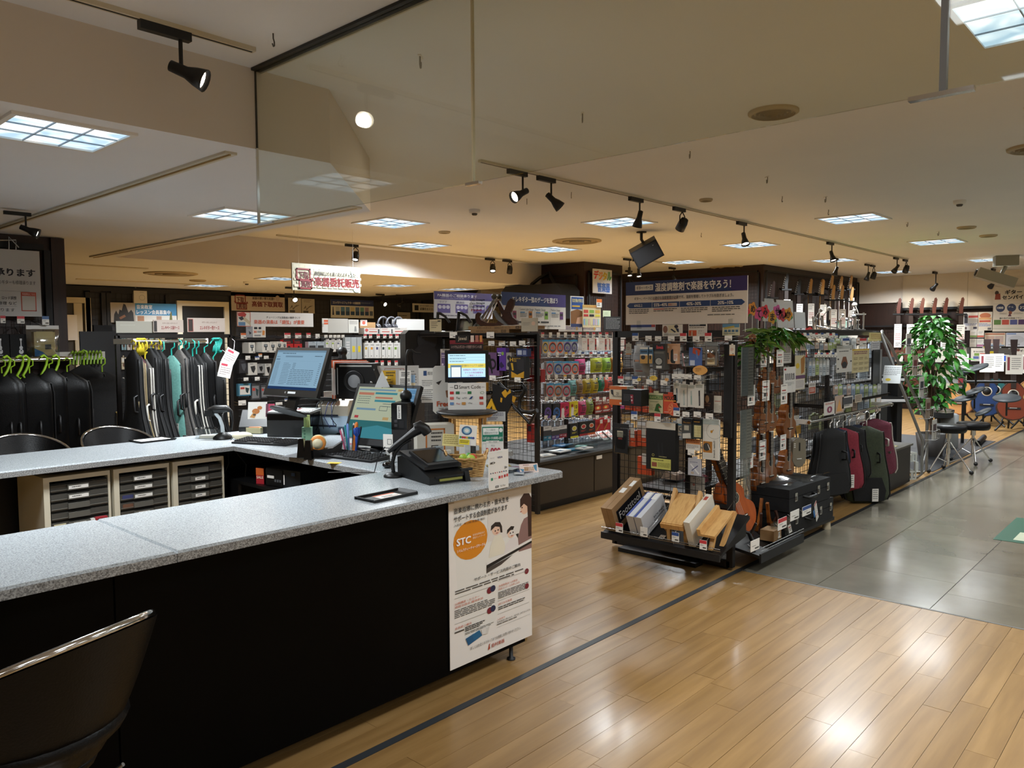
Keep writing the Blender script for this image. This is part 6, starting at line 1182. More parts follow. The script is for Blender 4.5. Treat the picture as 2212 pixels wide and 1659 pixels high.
for k,(px,col,lab) in enumerate((((1310,805,1520,960),'#e2a85c','orange guitar-shaped'),((620,968,730,1050),'#e0c04a','yellow'),((415,1005,468,1058),'#e0c868','small round yellow'),((856,1005,912,1060),'#e0a868','small round orange'))):
 loc,w,h=Plane('X',AX-.22).rect(*R1(zA,*px));m=MB();m.prism([(w/2*math.cos(a)*(1+.12*math.cos(2*a)),h/2+h/2*math.sin(a)) for a in[2*PI*i/20 for i in range(20)]],0,.003,col)
 t=thing('pop_sticker',lab+' sales sticker on a price tag of the humidity panel','sticker',loc,-PI/2);part('disc',m,t);part('print',MB().prt(w,h,[('L',.15,.3,.6,.7,3,'#8a5a2a',.35)],0),t)
board(Plane('X',AX-.02),(1345,603,1605,700),'sign_board','wide white and navy humidity control board above the end panel','sign',[('R',0,0,1,.31,'#22305c'),('P',[(.72,0),(1,0),(1,.31),(.9,.31)],'#35265c'),('R',.085,.08,.245,.21,'#d8cfc4'),('P',[(.01,.555),(.035,.49),(.96,.49),(.985,.555),(.96,.615),(.035,.615)],'#27406f'),('R',.235,.49,.238,.85,'#d6ccc0'),('R',.47,.49,.473,.85,'#d6ccc0'),('R',.72,.49,.723,.85,'#d6ccc0'),('R',.375,.52,.45,.59,'#c8b8ac'),('L',.03,.64,.21,.76,3,'#4a4642',.45),('L',.25,.64,.45,.72,2,'#4a4642',.45),('R',.25,.64,.34,.66,'#b0403a'),('L',.485,.64,.70,.76,3,'#4a4642',.45),('L',.735,.64,.95,.76,3,'#4a4642',.45),('L',.70,.80,.97,.82,1,'#5a5652',.8),('T',.10,.10,.235,.19,'ギター・ベース','#22284a',.02),('T',.265,.055,.88,.25,'湿度調整剤で楽器を守ろう！','#e8dfd4',.025),('T',.08,.355,.90,.43,'ギター、ベースには適切な湿度管理が必要です。湿度を管理してトラブルを防ぎましょう。','#3a3a40',.012),('R',.245,.43,.45,.437,'#b0403a'),('T',.08,.515,.155,.59,'60%以上','#e8dfd4',.01),('T',.255,.515,.37,.59,'55%~40%','#e8dfd4',.02),('T',.38,.53,.445,.58,'快適ゾーン','#a8503a',.01),('T',.53,.515,.65,.59,'40%~30%','#e8dfd4',.02),('T',.78,.515,.90,.59,'20%~10%','#e8dfd4',.02)],'#ddd0c2',.012,extra=lambda t,w,h:clip(t,(-w*.38,w*.38)))
board(Plane('X',AX+.12),(1594,617,1613,690),'sign_board','plain white board edge standing behind the humidity board','sign',None,'#c9c4ba',.01)
board(Plane('X',AX+.25),(1362,700,1415,714),'notice_card','blue and purple board lying behind the humidity rail','card',[('R',0,0,.85,.5,'#2a3a7a'),('R',.85,0,1,.5,'#a03a3a')],'#b8c0cc')
S0,S1=pX(1300,1142,4.43),pX(1556,1205,4.43)
YA,YBs,ZF,ZR=S0.y,S1.y,.215,.40
XF,XRr=4.43,AX-.03
t=thing('slanted_shelf','black slanted wire-edged shelf of footstools at the foot of the humidity panel','shelf',(0,0,0))
dz=ZR-ZF
part('board',MB().prism([(XF,ZF),(XRr,ZR),(XRr,ZR-.02),(XF,ZF-.02)],YBs,YA,'black'),t)
part('front_lip',MB().box(XF-.012,YBs,ZF-.035,XF,YA,ZF+.01,'dark').box(XF-.004,YBs,ZF+.03,XF,YA,ZF+.034,'wire_chrome').tube([(XF-.006,YBs,ZF+.045),(XF-.006,YA,ZF+.045)],.0025,'wire_chrome',5),t)
for y in(YBs+.03,YA-.03):part('bracket',MB().prism([(XF+.02,ZF-.02),(XRr,ZR-.02),(XRr,ZR-.14)],y-.004,y+.004,'black'),t)
sl=math.atan2(dz,XRr-XF)
def onshelf(y,u,lift=0.0):return Vector((XF+(XRr-XF)*u,y,ZF+dz*u+lift))
def yat(px,py):return pX(px,py,XF+.1).y
for k,px in enumerate((1401,1417,1470,1540)):
 y=yat(px,1140);part('divider',MB().tube([onshelf(y,.03,.01),onshelf(y,.03,.07),onshelf(y,.95,.10),onshelf(y,.95,.01)],.0025,'wire_chrome',5),t)
def leaning(nm,lab,cat,px,w,L,H,build,yaw=0):
 t=thing(nm,lab,cat,onshelf(yat(px,1130),.06,.008),-PI/2+yaw,None,rx=sl)
 build(t);return t
def carton(t):
 for k in(0,1):
  part('carton_half',MB().box(-.045+.047*k,0,0,.0+.047*k,.40,.19,'cardboard'),t)
 m=MB();m.T=Matrix.Translation((.0485,.2,.095))@Matrix.Rotation(PI/2,4,'Z');m.prt(.36,.10,[('R',.05,0,.95,1,'#0d0c0b')],0,z0=-.05)
 m.prt(.36,.10,[('T',.12,.22,.88,.78,'Footstool','#d8d0c0')],-.001,z0=-.05);part('label_print',m,t)
 part('sticker',MB().box(-.02,.2,.1905,.02,.26,.191,'white').box(.01,.29,.1905,.04,.36,.191,'white'),t)
leaning('carton','brown cardboard carton with a black Footstool label, left end of the slanted shelf','box',1336,.1,.4,.2,carton)
for k in(0,1):
 def bx2(t):
  part('box_body',MB().box(-.028,0,0,.028,.30,.16,'#c4c6ca').box(-.0285,0,.012,-.028,.30,.15,'#2a3f8a'),t)
  m=MB();m.T=Matrix.Translation((.0285,.15,.08))@Matrix.Rotation(PI/2,4,'Z');m.prt(.28,.14,[('T',.45,.5,.95,.62,'SOUND','#3a3a40',.02),('T',.45,.68,.95,.8,'FOOTSTOOL','#3a3a40',.02),('L',.08,.75,.4,.8,1,'#6a6a78')],0,z0=-.07);part('label_print',m,t)
  part('top_label',MB().box(-.02,.22,.16,.02,.29,.1605,'white').box(-.028,0,.16,-.01,.3,.1604,'#2a3f8a'),t)
 leaning('footstool_box','white and blue footstool box on the slanted shelf, '+('left','right')[k]+' of a pair','box',1384+17*k,.06,.3,.17,bx2)
def fs1(t):
 part('tread',MB().prism([(0,.13),(.0,.16),(.02,.165),(.30,.19),(.30,.165),(.03,.135)],-.075,.075,'light_wood','x').box(-.08,-.01,.12,.08,.03,.155,'light_wood'),t)
 for s in(-1,1):
  part('leg',MB().prism([(.02,0),(.05,0),(.09,.14),(.06,.14)],s*.06-.012,s*.06+.012,'light_wood','x'),t)
  part('side_rail',MB().prism([(.08,.02),(.30,.20),(.29,.235),(.06,.06)],s*.09-.012,s*.09+.012,'light_wood','x'),t)
leaning('footstool','pale wooden folding footstool in the middle of the slanted shelf','footstool',1473,.2,.3,.2,fs1,.08)
def fs2(t):
 part('tread',MB().box(-.02,.0,.10,.10,.28,.118,'light_wood').box(-.02,.0,.118,.005,.28,.15,'light_wood'),t)
 part('leg',MB().prism([(.0,0),(.03,0),(.14,.10),(.10,.10)],.03,.06,'light_wood','x'),t);part('leg',MB().prism([(.06,.0),(.09,0),(.30,.09),(.29,.115)],.08,.11,'light_wood','x'),t)
leaning('footstool','pale wooden footstool with slab seat at the right end of the slanted shelf','footstool',1533,.2,.3,.2,fs2)
def fsbox(t):part('box_body',MB().box(-.022,0,0,.022,.33,.19,'#d8d2c4').box(-.012,.26,.19,.012,.30,.1905,'#b0483a'),t)
leaning('footstool_box','cream footstool box beside the slab seat footstool','box',1508,.05,.33,.19,fsbox)
for k,(px,py,top) in enumerate(((1340,1143,RED),(1393,1152,None),(1461,1163,BLU),(1521,1180,RED))):
 hook_at(Plane('X',XF-.02),(px-7,py-14,px+8,py+6),.02,'price tag on the slanted footstool shelf edge, '+ordinal(k)+' from the left','price tags on the slanted shelf',top)
P=onshelf(yat(1437,1150),.15,.006);solo('price_card',MB().box(-.02,-.02,0,.02,.02,.002,'white').box(-.012,-.01,.002,.012,-.004,.0024,'#3a3a3a'),'small white sticker lying on the slanted shelf','label',P,-PI/2,None,sl)
# ukulele and case gondola (faces -y)
UY=2.78
UX0,UX1=4.93,9.05
t=thing('display_gondola','dark mesh gondola hung with ukuleles and soft cases along the aisle','display rack',(0,0,0))
postframe(t,[(x,UY,.02,AZT) for x in(UX0,6.72,7.55,UX1)],.045,.03)
part('top_rail',MB().box(6.72,UY-.02,AZT-.045,UX1,UY+.02,AZT,'rack_brown').box(UX0,UY-.02,AZT-.3,6.72,UY+.02,AZT-.27,'rack_brown'),t)
o=part('wire_grid',grid(1.75,AZT-.2,.05,.002,'wire',UX0+.02,.1),t);o.location=(0,UY,0)
o=part('wire_grid',grid(UX1-6.76,AZT-.15,.05,.002,'wire',6.74,.06),t);o.location=(0,UY,0)
part('shelf',MB().box(6.75,UY+.02,AZT-.01,UX1,UY+.45,AZT+.01,'rack_brown').box(7.6,UY+.02,1.08,UX1,UY+.45,1.10,'rack_brown').box(UX0,UY+.02,.45,UX1,UY+.45,.47,'black'),t)
part('plinth',MB().box(UX0,UY-.02,0,UX1,UY+.5,.08,'black'),t)
def uke_parts(c=1.0):
 out=[]
 for k in range(33):
  v=k/32;r=.105*math.sqrt(max(0,math.sin(PI*v**.85)))*(1-.30*math.exp(-((v-.60)/.11)**2)-.18*v)
  out.append((r,v*.27))
 poly=[(r,z) for r,z in out]+[(-r,z) for r,z in reversed(out[1:-1])]
 body=MB().prism(poly,-.065,0,'koa',smooth=True)
 top=MB().prism([(p[0]*.985,.002+p[1]*.985) for p in poly],-.0665,-.064,'koa_top')
 hole=MB().lathe([(.027,-.067),(.027,-.0676),(.001,-.0676)],'black',18,(0,0,.185),'y').lathe([(.030,-.0668),(.027,-.0675)],'#cdbd9a',18,(0,0,.185),'y')
 br=MB().box(-.035,-.075,.075,.035,-.066,.088,'#2a1a12').box(-.03,-.078,.085,.03,-.074,.088,'#e6e0d0')
 nk=MB().box(-.019,-.05,.24,.019,-.025,.43,'koa').box(-.02,-.073,.205,.02,-.062,.43,'#1d120c')
 for j in range(8):nk.box(-.02,-.0745,.42-.026*j,.02,-.073,.4215-.026*j,'#b8b2a0')
 for j in range(4):nk.bar((-.012+.008*j,-.0765,.087),(-.012+.008*j,-.0755,.435),.0006,'#d8d8d0')
 hd=MB().prism([(-.02,.43),(.02,.43),(.03,.455),(.028,.52),(0,.535),(-.028,.52),(-.03,.455)],-.06,-.045,'koa_top').box(-.02,-.076,.43,.02,-.06,.435,'white')
 tn=MB()
 for s in(-1,1):
  for z in(.465,.50):tn.lathe([(.004,-.075),(.004,-.045)],'chrome',8,(s*.017,0,z),'y').box(s*.03-.006,-.05,z-.006,s*.03+.006,-.042,z+.006,'white')
 return dict(body=body,top=top,sound_hole=hole,bridge=br,neck=nk,headstock=hd,tuner=tn)
UKE={k:m.mesh(k) for k,m in uke_parts().items()}
U=Plane('Y',UY-.12)
UO=[]
z6=lambda X,Y:(1580+X/3.0717,560+Y/3.0717)
zC=lambda X,Y:(1580+X/4.608,840+Y/4.608)
def uke(px,py_top,py_bot,lab,tags=(),rz=-.1):
 """hung so that the body spans the two pixel heights"""
 P=U.p(px,py_bot);hgt=U.p(px,py_top).z-P.z
 t=thing('ukulele',lab,'ukulele',P,rz,'ukuleles on the mesh gondola');t.scale=(hgt/.27,)*3
 for k,m in UKE.items():part(k,m,t)
 P2=P+Vector((0,-.05,hgt*1.72))
 h=solo('ukulele_hanger',MB().tube([(0,.12,0),(0,.03,0),(-.025,0,0),(-.03,-.04,.01)],.005,'black',6).tube([(0,.03,0),(.025,0,0),(.03,-.04,.01)],.005,'black',6),'black forked hanger holding the '+lab.split(',')[0]+', '+lab.split(', ')[-1],'hanger',(P.x+.02*math.sin(rz),UY-.13,P2.z))
 return t
uke(1637,864,933,'brown ukulele, left one of the middle row, partly behind the hygrometer strip')
uke(1652,866,930,'brown ukulele with lit golden side, second of the middle row');uke(1689,872,946,'bound brown ukulele, right one of the middle row')
uke(1648,975,1048,'small brown ukulele, left one of the lower row');uke(1688,968,1033,'brown ukulele with golden side, right one of the lower row');uke(1628,985,1066,'dark brown ukulele, lowest, half hidden by the plastic bag')
uke(1668,800,850,'pale pink ukulele, upper row behind the price tags',rz=-.3);uke(1645,800,856,'dark ukulele, upper row behind the left price tag')
for k,(px,lab) in enumerate(((1616,'leftmost'),(1676,'right'))):
 P=U.p(px,745);t=thing('hanging_ukulele','ukulele headstock peeking out of the leaf garland, '+lab+' one','ukulele',P,-.5);hd=part('headstock',UKE['headstock'],t);hd.location=(0,0,-.45);n=part('neck',UKE['neck'],t);n.location=(0,0,-.45);q=part('tuner',UKE['tuner'],t);q.location=(0,0,-.45)
P=U.p(1715,1007);t=thing('electronic_ukulele','bronze plastic electronic ukulele with rounded body, right of the wooden ones','ukulele',P,-.45)
pol=[(.075*math.cos(a)*(1 if math.sin(a)<0 else.92),.08+.08*math.sin(a)) if math.sin(a)<0 else(.07*math.cos(a),.20+.05*math.sin(a)) for a in[2*PI*i/28 for i in range(28)]]
part('body',MB().prism(pol,-.06,0,'#6b6354',smooth=True).prism([(p[0]*.97,.004+p[1]*.97) for p in pol],-.063,-.06,'#7d7564'),t);part('bridge',MB().box(-.03,-.07,.07,.02,-.062,.076,'white').box(-.006,-.066,.14,.006,-.062,.21,'black'),t);part('hanger',MB().tube([(0,-.03,.24),(0,.0,.36),(0,.14,.36)],.006,'black',6),t);part('knobs',MB().box(-.06,-.066,.20,-.045,-.062,.206,'white').box(-.06,-.066,.185,-.045,-.062,.191,'white').box(-.06,-.066,.17,-.045,-.062,.176,'white'),t)
U2=Plane('Y',UY-.24)
tg=[('L',.15,.05,.85,.12,1,'#6a6a6a'),('R',.15,.28,.75,.34,'#b0403a'),('L',.12,.42,.9,.5,2,'#4a4a4a'),('R',.2,.6,.5,.78,'#3a3a3a'),('R',.62,.6,.72,.78,'#c06a5a'),('L',.1,.86,.9,.92,1,'#5a5a5a')]
for k,(px,lab) in enumerate((((192,605,238,715),'upper left'),((300,600,345,712),'upper right'),((205,805,252,940),'middle left'),((328,830,370,960),'middle right'),((108,835,155,970),'far left middle'),((183,1200,230,1335),'lower left'),((325,1165,362,1265),'lower right'),((98,1290,143,1388),'lowest by the bag'))):
 board(U2,R1(z6,*px),'price_tag_strip','tall white ukulele price tag, '+lab,'price tag',tg,'paper',.002,'ukulele price tags')
for px,col,els,lab in(((322,520,397,690),'#c2bfba',[('R',.05,.05,.95,.3,'#8a7a72'),*[('R',.1+.12*i,.3,.15+.12*i,.6,'#5a3a3a') for i in range(7)],('L',.1,.65,.9,.95,4,'#6a6a6a',.3)],'grey chart card behind the upper ukuleles'),((345,715,425,885),'#dcdad6',[*[('P',[(.15+.16*i,.25),(.22+.16*i,.25),(.24+.16*i,.5),(.17+.16*i,.5)],'#2a2a30') for i in range(5)],('L',.15,.6,.85,.75,3,'#7a7a7a',.3),('R',.05,.05,.2,.12,'#b03a3a')],'white card of dark straps right of the ukuleles'),((420,638,487,865),'#d0c6a4',[('P',[(.55,.1),(.95,.0),(.9,.5),(.6,.55)],'#a8743a'),('C',.25,.3,.18,.08,'#d8b83a'),('R',0,.58,1,.68,'#6a4a6a'),('R',.05,.7,.95,.98,'#d8d2cc'),('L',.1,.74,.9,.95,5,'#7a7078',.3)],'cream and purple string guide card beside the gondola post'),((513,820,558,893),'#d6d0c8',[('R',.05,.4,.95,.95,'#b4553a'),('L',.15,.5,.85,.85,3,'#e8d8cc',.5),('L',.1,.1,.9,.3,2,'#5a4a44',.4)],'small white and orange notice on the mesh'),((412,1037,448,1105),'#d4d0c8',[('L',.1,.1,.9,.9,5,'#6a6a6a',.3)],'white price card above the electronic ukulele'),((417,1105,460,1160),'#c89a4a',[('L',.1,.15,.9,.9,4,'#7a5a2a',.3)],'orange price card above the electronic ukulele'),((697,572,800,750),'#d2cfc8',[('R',0,0,1,.12,'#b8b8b4'),('P',[(.4,.42),(.6,.42),(.72,.68),(.62,.85),(.38,.85),(.28,.68)],'#7a4a30'),('E',.5,.72,.16,.12,'#23262a'),('L',.15,.2,.9,.26,1,'#4a4a4a'),('C',.9,.15,.04,.02,'#2a2a2a'),('C',.1,.5,.05,.03,'#2a2a2a'),('C',.92,.6,.05,.03,'#2a2a2a'),('C',.1,.85,.05,.03,'#2a2a2a')],'white card with a brown pick-shaped bottle picture'),((800,595,912,750),'#cbbd8f',[('R',0,0,1,.06,'#c8a030'),('L',.1,.1,.9,.25,2,'#7a3a4a',.5),*[('L',.08+.32*i,.36+.22*j,.32+.32*i,.48+.22*j,2,'#7a6a4a',.4) for i in range(3) for j in range(3)]],'cream chart card right of the bottle picture card'),((915,487,1000,542),'#d8cc8a',[('L',.1,.15,.9,.85,4,'#a8703a',.35)],'yellow handwritten card at the right corner of the gondola'),((928,545,985,605),'#c8c8cc',[('L',.1,.2,.9,.8,3,'#5a5a6a',.3)],'grey price card below the yellow handwritten card')):
 board(Plane('Y',UY-.06 if px[0]>400 else UY-.2),R1(z6,*px),'hanging_card',lab,'card',els,col,.003)
goods(Plane('Y',UY-.05),R1(z6,925,600,985,825),'box','#17171a',[('R',.75,0,.95,1,'#8a8a8c')],.02,'strap','long dark strap in clear sleeve hanging at the right of the chart cards','strap',None)
for k,px in enumerate(((62,585,140,905),(55,1000,125,1320))):
 loc,w,h=Plane('Y',UY-.30).rect(*R1(z6,*px));t=thing('calendar_strip','long pale sheet pack with printed rows beside the right post, '+('upper','lower')[k],'sheet pack',loc,0,'long sheet packs by the post')
 part('sheet',MB().box(-w/2,-.004,0,w/2,0,h,'#b4bcba').box(w*.05,-.006,.0,w/2,-.004,h,'#d0cdc0'),t);part('print',MB().prt(w,h,[('L',.58,.06,.95,.95,14,'#6a6a66',.2),('L',.05,.06,.4,.95,14,'#98a4a4',.2)],-.006),t);part('sleeve',MB().box(-w/2-.006,-.012,-.01,w/2+.006,-.008,h+.01,'film'),t)
rg=random.Random(11);BU=Plane('Y',UY-.03)
for r,(y0,y1,x0,x1,n) in enumerate(((545,600,425,690,9),(655,770,500,640,6),(520,560,640,1000,10),(830,900,670,985,11),(900,1010,670,985,8))):
 for k in range(n):
  x=x0+(x1-x0)*(k+.5)/n;ww=(x1-x0)/n*.42;c=rg.choice(['#c4c8ca','#9fb0c4','#b8c2c8','#c8b0a0','#a8b87a','#8a94a0'])
  goods(BU,R1(z6,x-ww,y0+rg.uniform(-4,6),x+ww,y1+rg.uniform(-8,8)),'card',c,[('R',.1,.1,.9,.35,'#dfe2e4'),('L',.15,.5,.85,.85,3,'#4a5260',.4)],.015,'accessory_card','small carded accessory on the case gondola mesh, '+ordinal(r)+' row, '+ordinal(k)+' from the left','packet','small carded accessories on the case gondola')
for k in range(14):
 hook_at(Plane('Y',UY-.12),R1(z6,428+k*19,488+6*(k%2),446+k*19,520+6*(k%2)),.1,'small hook with price tag along the gondola top rail, '+ordinal(k)+' from the left','hooks along the case gondola top',[None,RED,None,BLU,None][k%5])
for k in range(8):
 hook_at(Plane('Y',UY-.12),R1(z6,540+k*19,620,556+k*19,650),.1,'small price-tagged hook, second row of the case gondola, '+ordinal(k)+' from the left','hooks in the second row of the case gondola',[RED,None,BLU,None][k%4])
for k,x in enumerate((748,862)):
 hook_at(Plane('Y',UY-.1),R1(z6,x-22,525,x+22,570),.05,'hook with price tag over the bottle and chart cards, '+('left','right')[k],'hooks over the cards',(BLU,RED)[k])
RY=2.54
q0,q1=pY(1782,905,RY),pY(1858,893,RY);RZ_=q0.z
t=thing('case_rail','chrome rail on flat arms above the ukulele soft cases','rail',(0,0,0))
part('rail',MB().tube([(6.5,RY,RZ_),(8.75,RY,RZ_)],.014,'chrome',10),t)
for x in(6.52,8.7):part('arm',MB().box(x-.006,RY-.01,RZ_-.02,x+.006,UY-.01,RZ_+.02,'white'),t)
t=thing('rail_shelf','dark glass-topped shelf of leaflets over the case rail','shelf',(0,0,0));part('board',MB().box(6.75,RY+.0,RZ_+.10,8.6,UY-.005,RZ_+.125,'rack_brown').box(6.75,RY-.02,RZ_+.125,8.6,UY-.005,RZ_+.131,'gloss_black'),t)
for k,(px,col,els,lab) in enumerate((((615,945,690,1032),'#d4d0ca',[('T',.25,.35,.7,.85,'0','#8a3a5a',.03),('L',.1,.08,.9,.25,2,'#b0503a',.5)],'white sale card with a purple zero'),((685,905,745,1020),'#b8a090',[('P',[(.2,.9),(.5,.2),(.8,.9)],'#d8a060')],'brown photo card next to the zero card'),((735,910,805,985),'#cfc9c2',[('R',.05,.1,.95,.7,'#4a4a4e'),('L',.1,.75,.9,.9,1,'#5a5a5a')],'card with a dark picture strip'),((820,898,865,950),'#b8aa98',[('L',.1,.1,.9,.9,4,'#5a4a3a',.4)],'small brown printed card at the right end'))):
 board(Plane('Y',RY-.03),R1(z6,*px),'price_card',lab+' on the case rail shelf','card',els,col,.003)
def gigbag(w,h,d,mat,kind='uke',seam='#1a1a1c'):
 """soft case hung by its head: narrow neck over a rounded body; local y is thickness"""
 pr=[]
 for k in range(15):
  v=k/14
  if kind=='uke':r=.5*(.70+.30*(1/(1+math.exp((v-.50)*10))))*math.sqrt(max(0.02,1-max(0,(v-.9)/.1)**2))*math.sqrt(max(.05,min(1,(v+.01)/.10)))
  elif kind=='box':r=.5*math.sqrt(max(.05,min(1,(v+.02)/.06)))*math.sqrt(max(.03,1-max(0,(v-.88)/.12)**2))
  else:r=.5*(.40+.60*(1/(1+math.exp((v-.42)*13))))*math.sqrt(max(.03,1-max(0,(v-.93)/.07)**2))*math.sqrt(max(.05,min(1,(v+.01)/.10)))
  pr.append((r*w,v*h))
 m=MB();n=16
 def P(u,v):
  i=min(int(v*14),13);q=v*14-i;r=pr[i][0]*(1-q)+pr[i+1][0]*q;z=v*h;a=2*PI*u
  c,s=math.cos(a),math.sin(a);c=math.copysign(abs(c)**.55,c);s=math.copysign(abs(s)**.55,s)
  dd=d/2*min(1,.35+r/(w*.5)*.65)
  return(r*c,dd*s*(1 if 0<v<1 else.3),z)
 m.surf(P,n,14,mat)
 zp=MB()
 for q in(-.28,.28):zp.tube([(pr[k][0]*1.0,d*q*min(1,.35+pr[k][0]/(w*.5)*.65),pr[k][1]) for k in range(1,14)]+[(-pr[k][0],d*q*min(1,.35+pr[k][0]/(w*.5)*.65),pr[k][1]) for k in range(13,0,-1)],.006,seam,5)
 return m.mesh('shell'),zp.mesh('piping')
def gigcase(loc,rz,w,h,d,mat,lab,kind='uke',seam='#1a1a1c',nm='soft_case',grp=None,hang=None,hook='chrome',pocket=None):
 sh,zp=gigbag(w,h,d,mat,kind,seam)
 t=thing(nm,lab,'instrument case',loc,rz,grp);part('shell',sh,t);part('piping',zp,t)
 part('handle',MB().tube([(w*.18,-d*.4,h*.55),(w*.18,-d*.72,h*.56),(w*.18,-d*.72,h*.66),(w*.18,-d*.4,h*.67)],.009,seam,6),t)
 if kind!='box' or pocket:part('pocket',MB().prism([(-w*.32,h*.07),(w*.32,h*.07),(w*.36,h*.2),(w*.26,h*.36),(-w*.26,h*.36),(-w*.36,h*.2)],-d*.56,-d*.3,pocket or mat),t)
 if hang:
  part('hanger',MB().tube([(0,0,h-.01),(0,0,h+hang*.45),(.025,0,h+hang*.6),(.025,0,h+hang*.95),(0,0,h+hang+.01),(-.022,0,h+hang*.9)],.006,hook,6),t)
 return t
for m_,c1,c2 in(('fab_navy','#10182e','#16203a'),('fab_wine','#5c2032','#6c2a3c'),('fab_red','#7a2030','#8a2838'),('fab_green','#2c3424','#38402c'),('fab_teal','#4f7f78','#5f8f86'),('fab_tan','#6a5c48','#7a6a54'),('fab_grey','#4a4644','#5a5652'),('fab_maroon','#3c1822','#4a202c'),('fab_khaki','#9a7f4a','#a88c56')):
 noise_col(m_,[c1,c2],70,.8,bump=.2,bscale=300)
for k,(px,yt,yb,mat,w,d,rz,lab) in enumerate(((1790,925,1075,'black_fabric',.46,.16,-.35,'black soft ukulele case, leftmost on the rail'),(1806,925,1010,'fab_navy',.25,.10,-.6,'navy soft case, thin, behind the wine red one'),(1818,925,1062,'fab_red',.40,.12,-.8,'red soft ukulele case with white tag'),(1832,920,1040,'black_fabric',.42,.12,-.7,'black soft case, next to the navy cover'),(1848,918,1078,'fab_navy',.42,.14,-.7,'long navy soft case in the middle of the rail'),(1868,915,1090,'fab_green',.44,.16,-.8,'olive green soft case with pocket and black strap'),(1888,905,1030,'fab_wine',.44,.15,-.75,'dusty wine case with a white zip line, right end of the rail'))):
 P=pY(px,yb,RY-.02*(k==5)-.06*(k==5));zt=pY(px,yt,RY).z
 c_=gigcase((P.x,P.y,P.z),rz,w,zt-P.z,d,mat,lab,'uke','#c8c0b8' if k==6 else '#101012','soft_case','soft cases on the chrome rail',max(.02,RZ_-zt),pocket='black_fabric' if k==5 else None)
 if k in(2,3,5):part('swing_tag',MB().box(.02,-d*.62,.05,.08,-d*.6,.17,'paper').prt(.06,.12,[('L',.1,.1,.9,.9,5,'#5a5a5a',.3)],-d*.62,.02,.05),c_,'white swing tag')
P=pz(1700,1128,0)
hcx,hcy=pY(1700,1100,2.50).x,2.50
for k,(z,w,lab) in enumerate(((.10,.80,'lower'),(.275,.74,'upper, with a plastic sheet on it'))):
 t=thing('hard_case','black oblong instrument case with metal clasps, '+lab,'instrument case',(hcx+.06-.04*k,hcy-.02,z),-.04,'black hard cases on the floor')
 part('body',MB().box(-w/2,-.16,0,w/2,.16,.10,'black_fabric'),t);part('lid',MB().box(-w/2,-.16,.104,w/2,.16,.17,'black_fabric'),t)
 for x in(-w*.36,w*.18,w*.42):part('clasp',MB().box(x-.02,-.168,.07,x+.02,-.16,.135,'chrome').box(x-.012,-.174,.08,x+.012,-.168,.11,'steel'),t)
 part('handle',MB().tube([(-.13,-.16,.09),(-.12,-.20,.08),(.02,-.20,.08),(.03,-.16,.09)],.012,'black',6),t)
part_=MB().surf(lambda u,v:(-.36+.72*u,-.17+.32*v,.012+.022*math.sin(9*u+3*v)+.02*math.sin(5*v+2)),18,8,'film')
solo('plastic_sheet',part_,'crumpled clear plastic sheet over the upper black case','plastic sheet',(hcx,hcy-.02,.45),-.04)
t=thing('case_dolly','low black board with pale feet under the hard cases','dolly',(hcx+.1,hcy,0),-.04);part('board',MB().box(-.42,-.17,.07,.42,.17,.098,'black'),t)
for x,y in((-.36,-.1),(.36,-.13),(-.36,.1),(.36,.1)):part('foot',MB().lathe([(.035,0),(.028,.07)],'#b8aa90',10,(x,y,0)),t)
q=U2.p(1730,1095);t=thing('swing_tag','large white price tag with blue seal hanging on the hard case handle','price tag',(hcx+.02,hcy-.235,.17),.1,None,0,math.radians(-28));part('card',MB().box(-.03,0,0,.03,.002,.16,'paper').prt(.06,.16,[('R',0,0,1,.1,'#a83a3a'),('L',.1,.16,.9,.6,4,'#5a5a5a',.35),('R',.1,.66,.9,.72,'#b04a4a'),('L',.1,.78,.9,.95,2,'#5a5a5a',.4)],0),t);part('seal',MB().box(-.06,.003,.06,-.02,.005,.12,'#2f6aa8'),t)
a0,a1=pY(1600,1200,2.24),pY(1733,1138,2.24)
t=thing('aisle_shelf','black low slanted shelf with wire edge along the ukulele side','shelf',(0,0,0));zf,zr=.12,.20
part('board',MB().prism([(2.24,zf),(UY-.02,zr),(UY-.02,zr-.02),(2.24,zf-.02)],AX+.05,a1.x,'black','x'),t);part('front_lip',MB().box(AX+.05,2.226,zf-.05,a1.x,2.24,zf+.012,'dark').tube([(AX+.05,2.23,zf+.05),(a1.x,2.23,zf+.05)],.0025,'wire_chrome',5).tube([(AX+.05,2.23,zf+.03),(a1.x,2.23,zf+.03)],.002,'wire_chrome',5),t)
for k,x in enumerate((5.0,5.38,5.62,5.78)):
 hook_at(Plane('Y',2.22),([1626,1685,1712,1738][k]-9,[1165,1118,1102,1092][k],[1626,1685,1712,1738][k]+9,[1188,1142,1122,1112][k]),.03,'price tag on the aisle shelf edge, '+ordinal(k)+' from the left','price tags on the aisle shelf',[None,RED,None,BLU][k])
def ush(px,py,y):q=pY(px,py,y);return Vector((q.x,y,zf+(zr-zf)*(y-2.24)/(UY-2.26)+.004))
P=ush(1600,1140,2.42);t=thing('ukulele','orange brown ukulele leaning in a black stand at the corner of the panel','ukulele',(5.06,2.46,zf+.10),-.35,None,math.radians(-8),math.radians(-20));t.scale=(1.45,)*3
for k,m in UKE.items():
 o=part(k,m.copy() if k in('body','top','headstock') else m,t)
 if k in('body','top','headstock'):o.data.materials[0]=G('mahogany')
 if k=='headstock':o.data.materials[0]=G('mahogany')
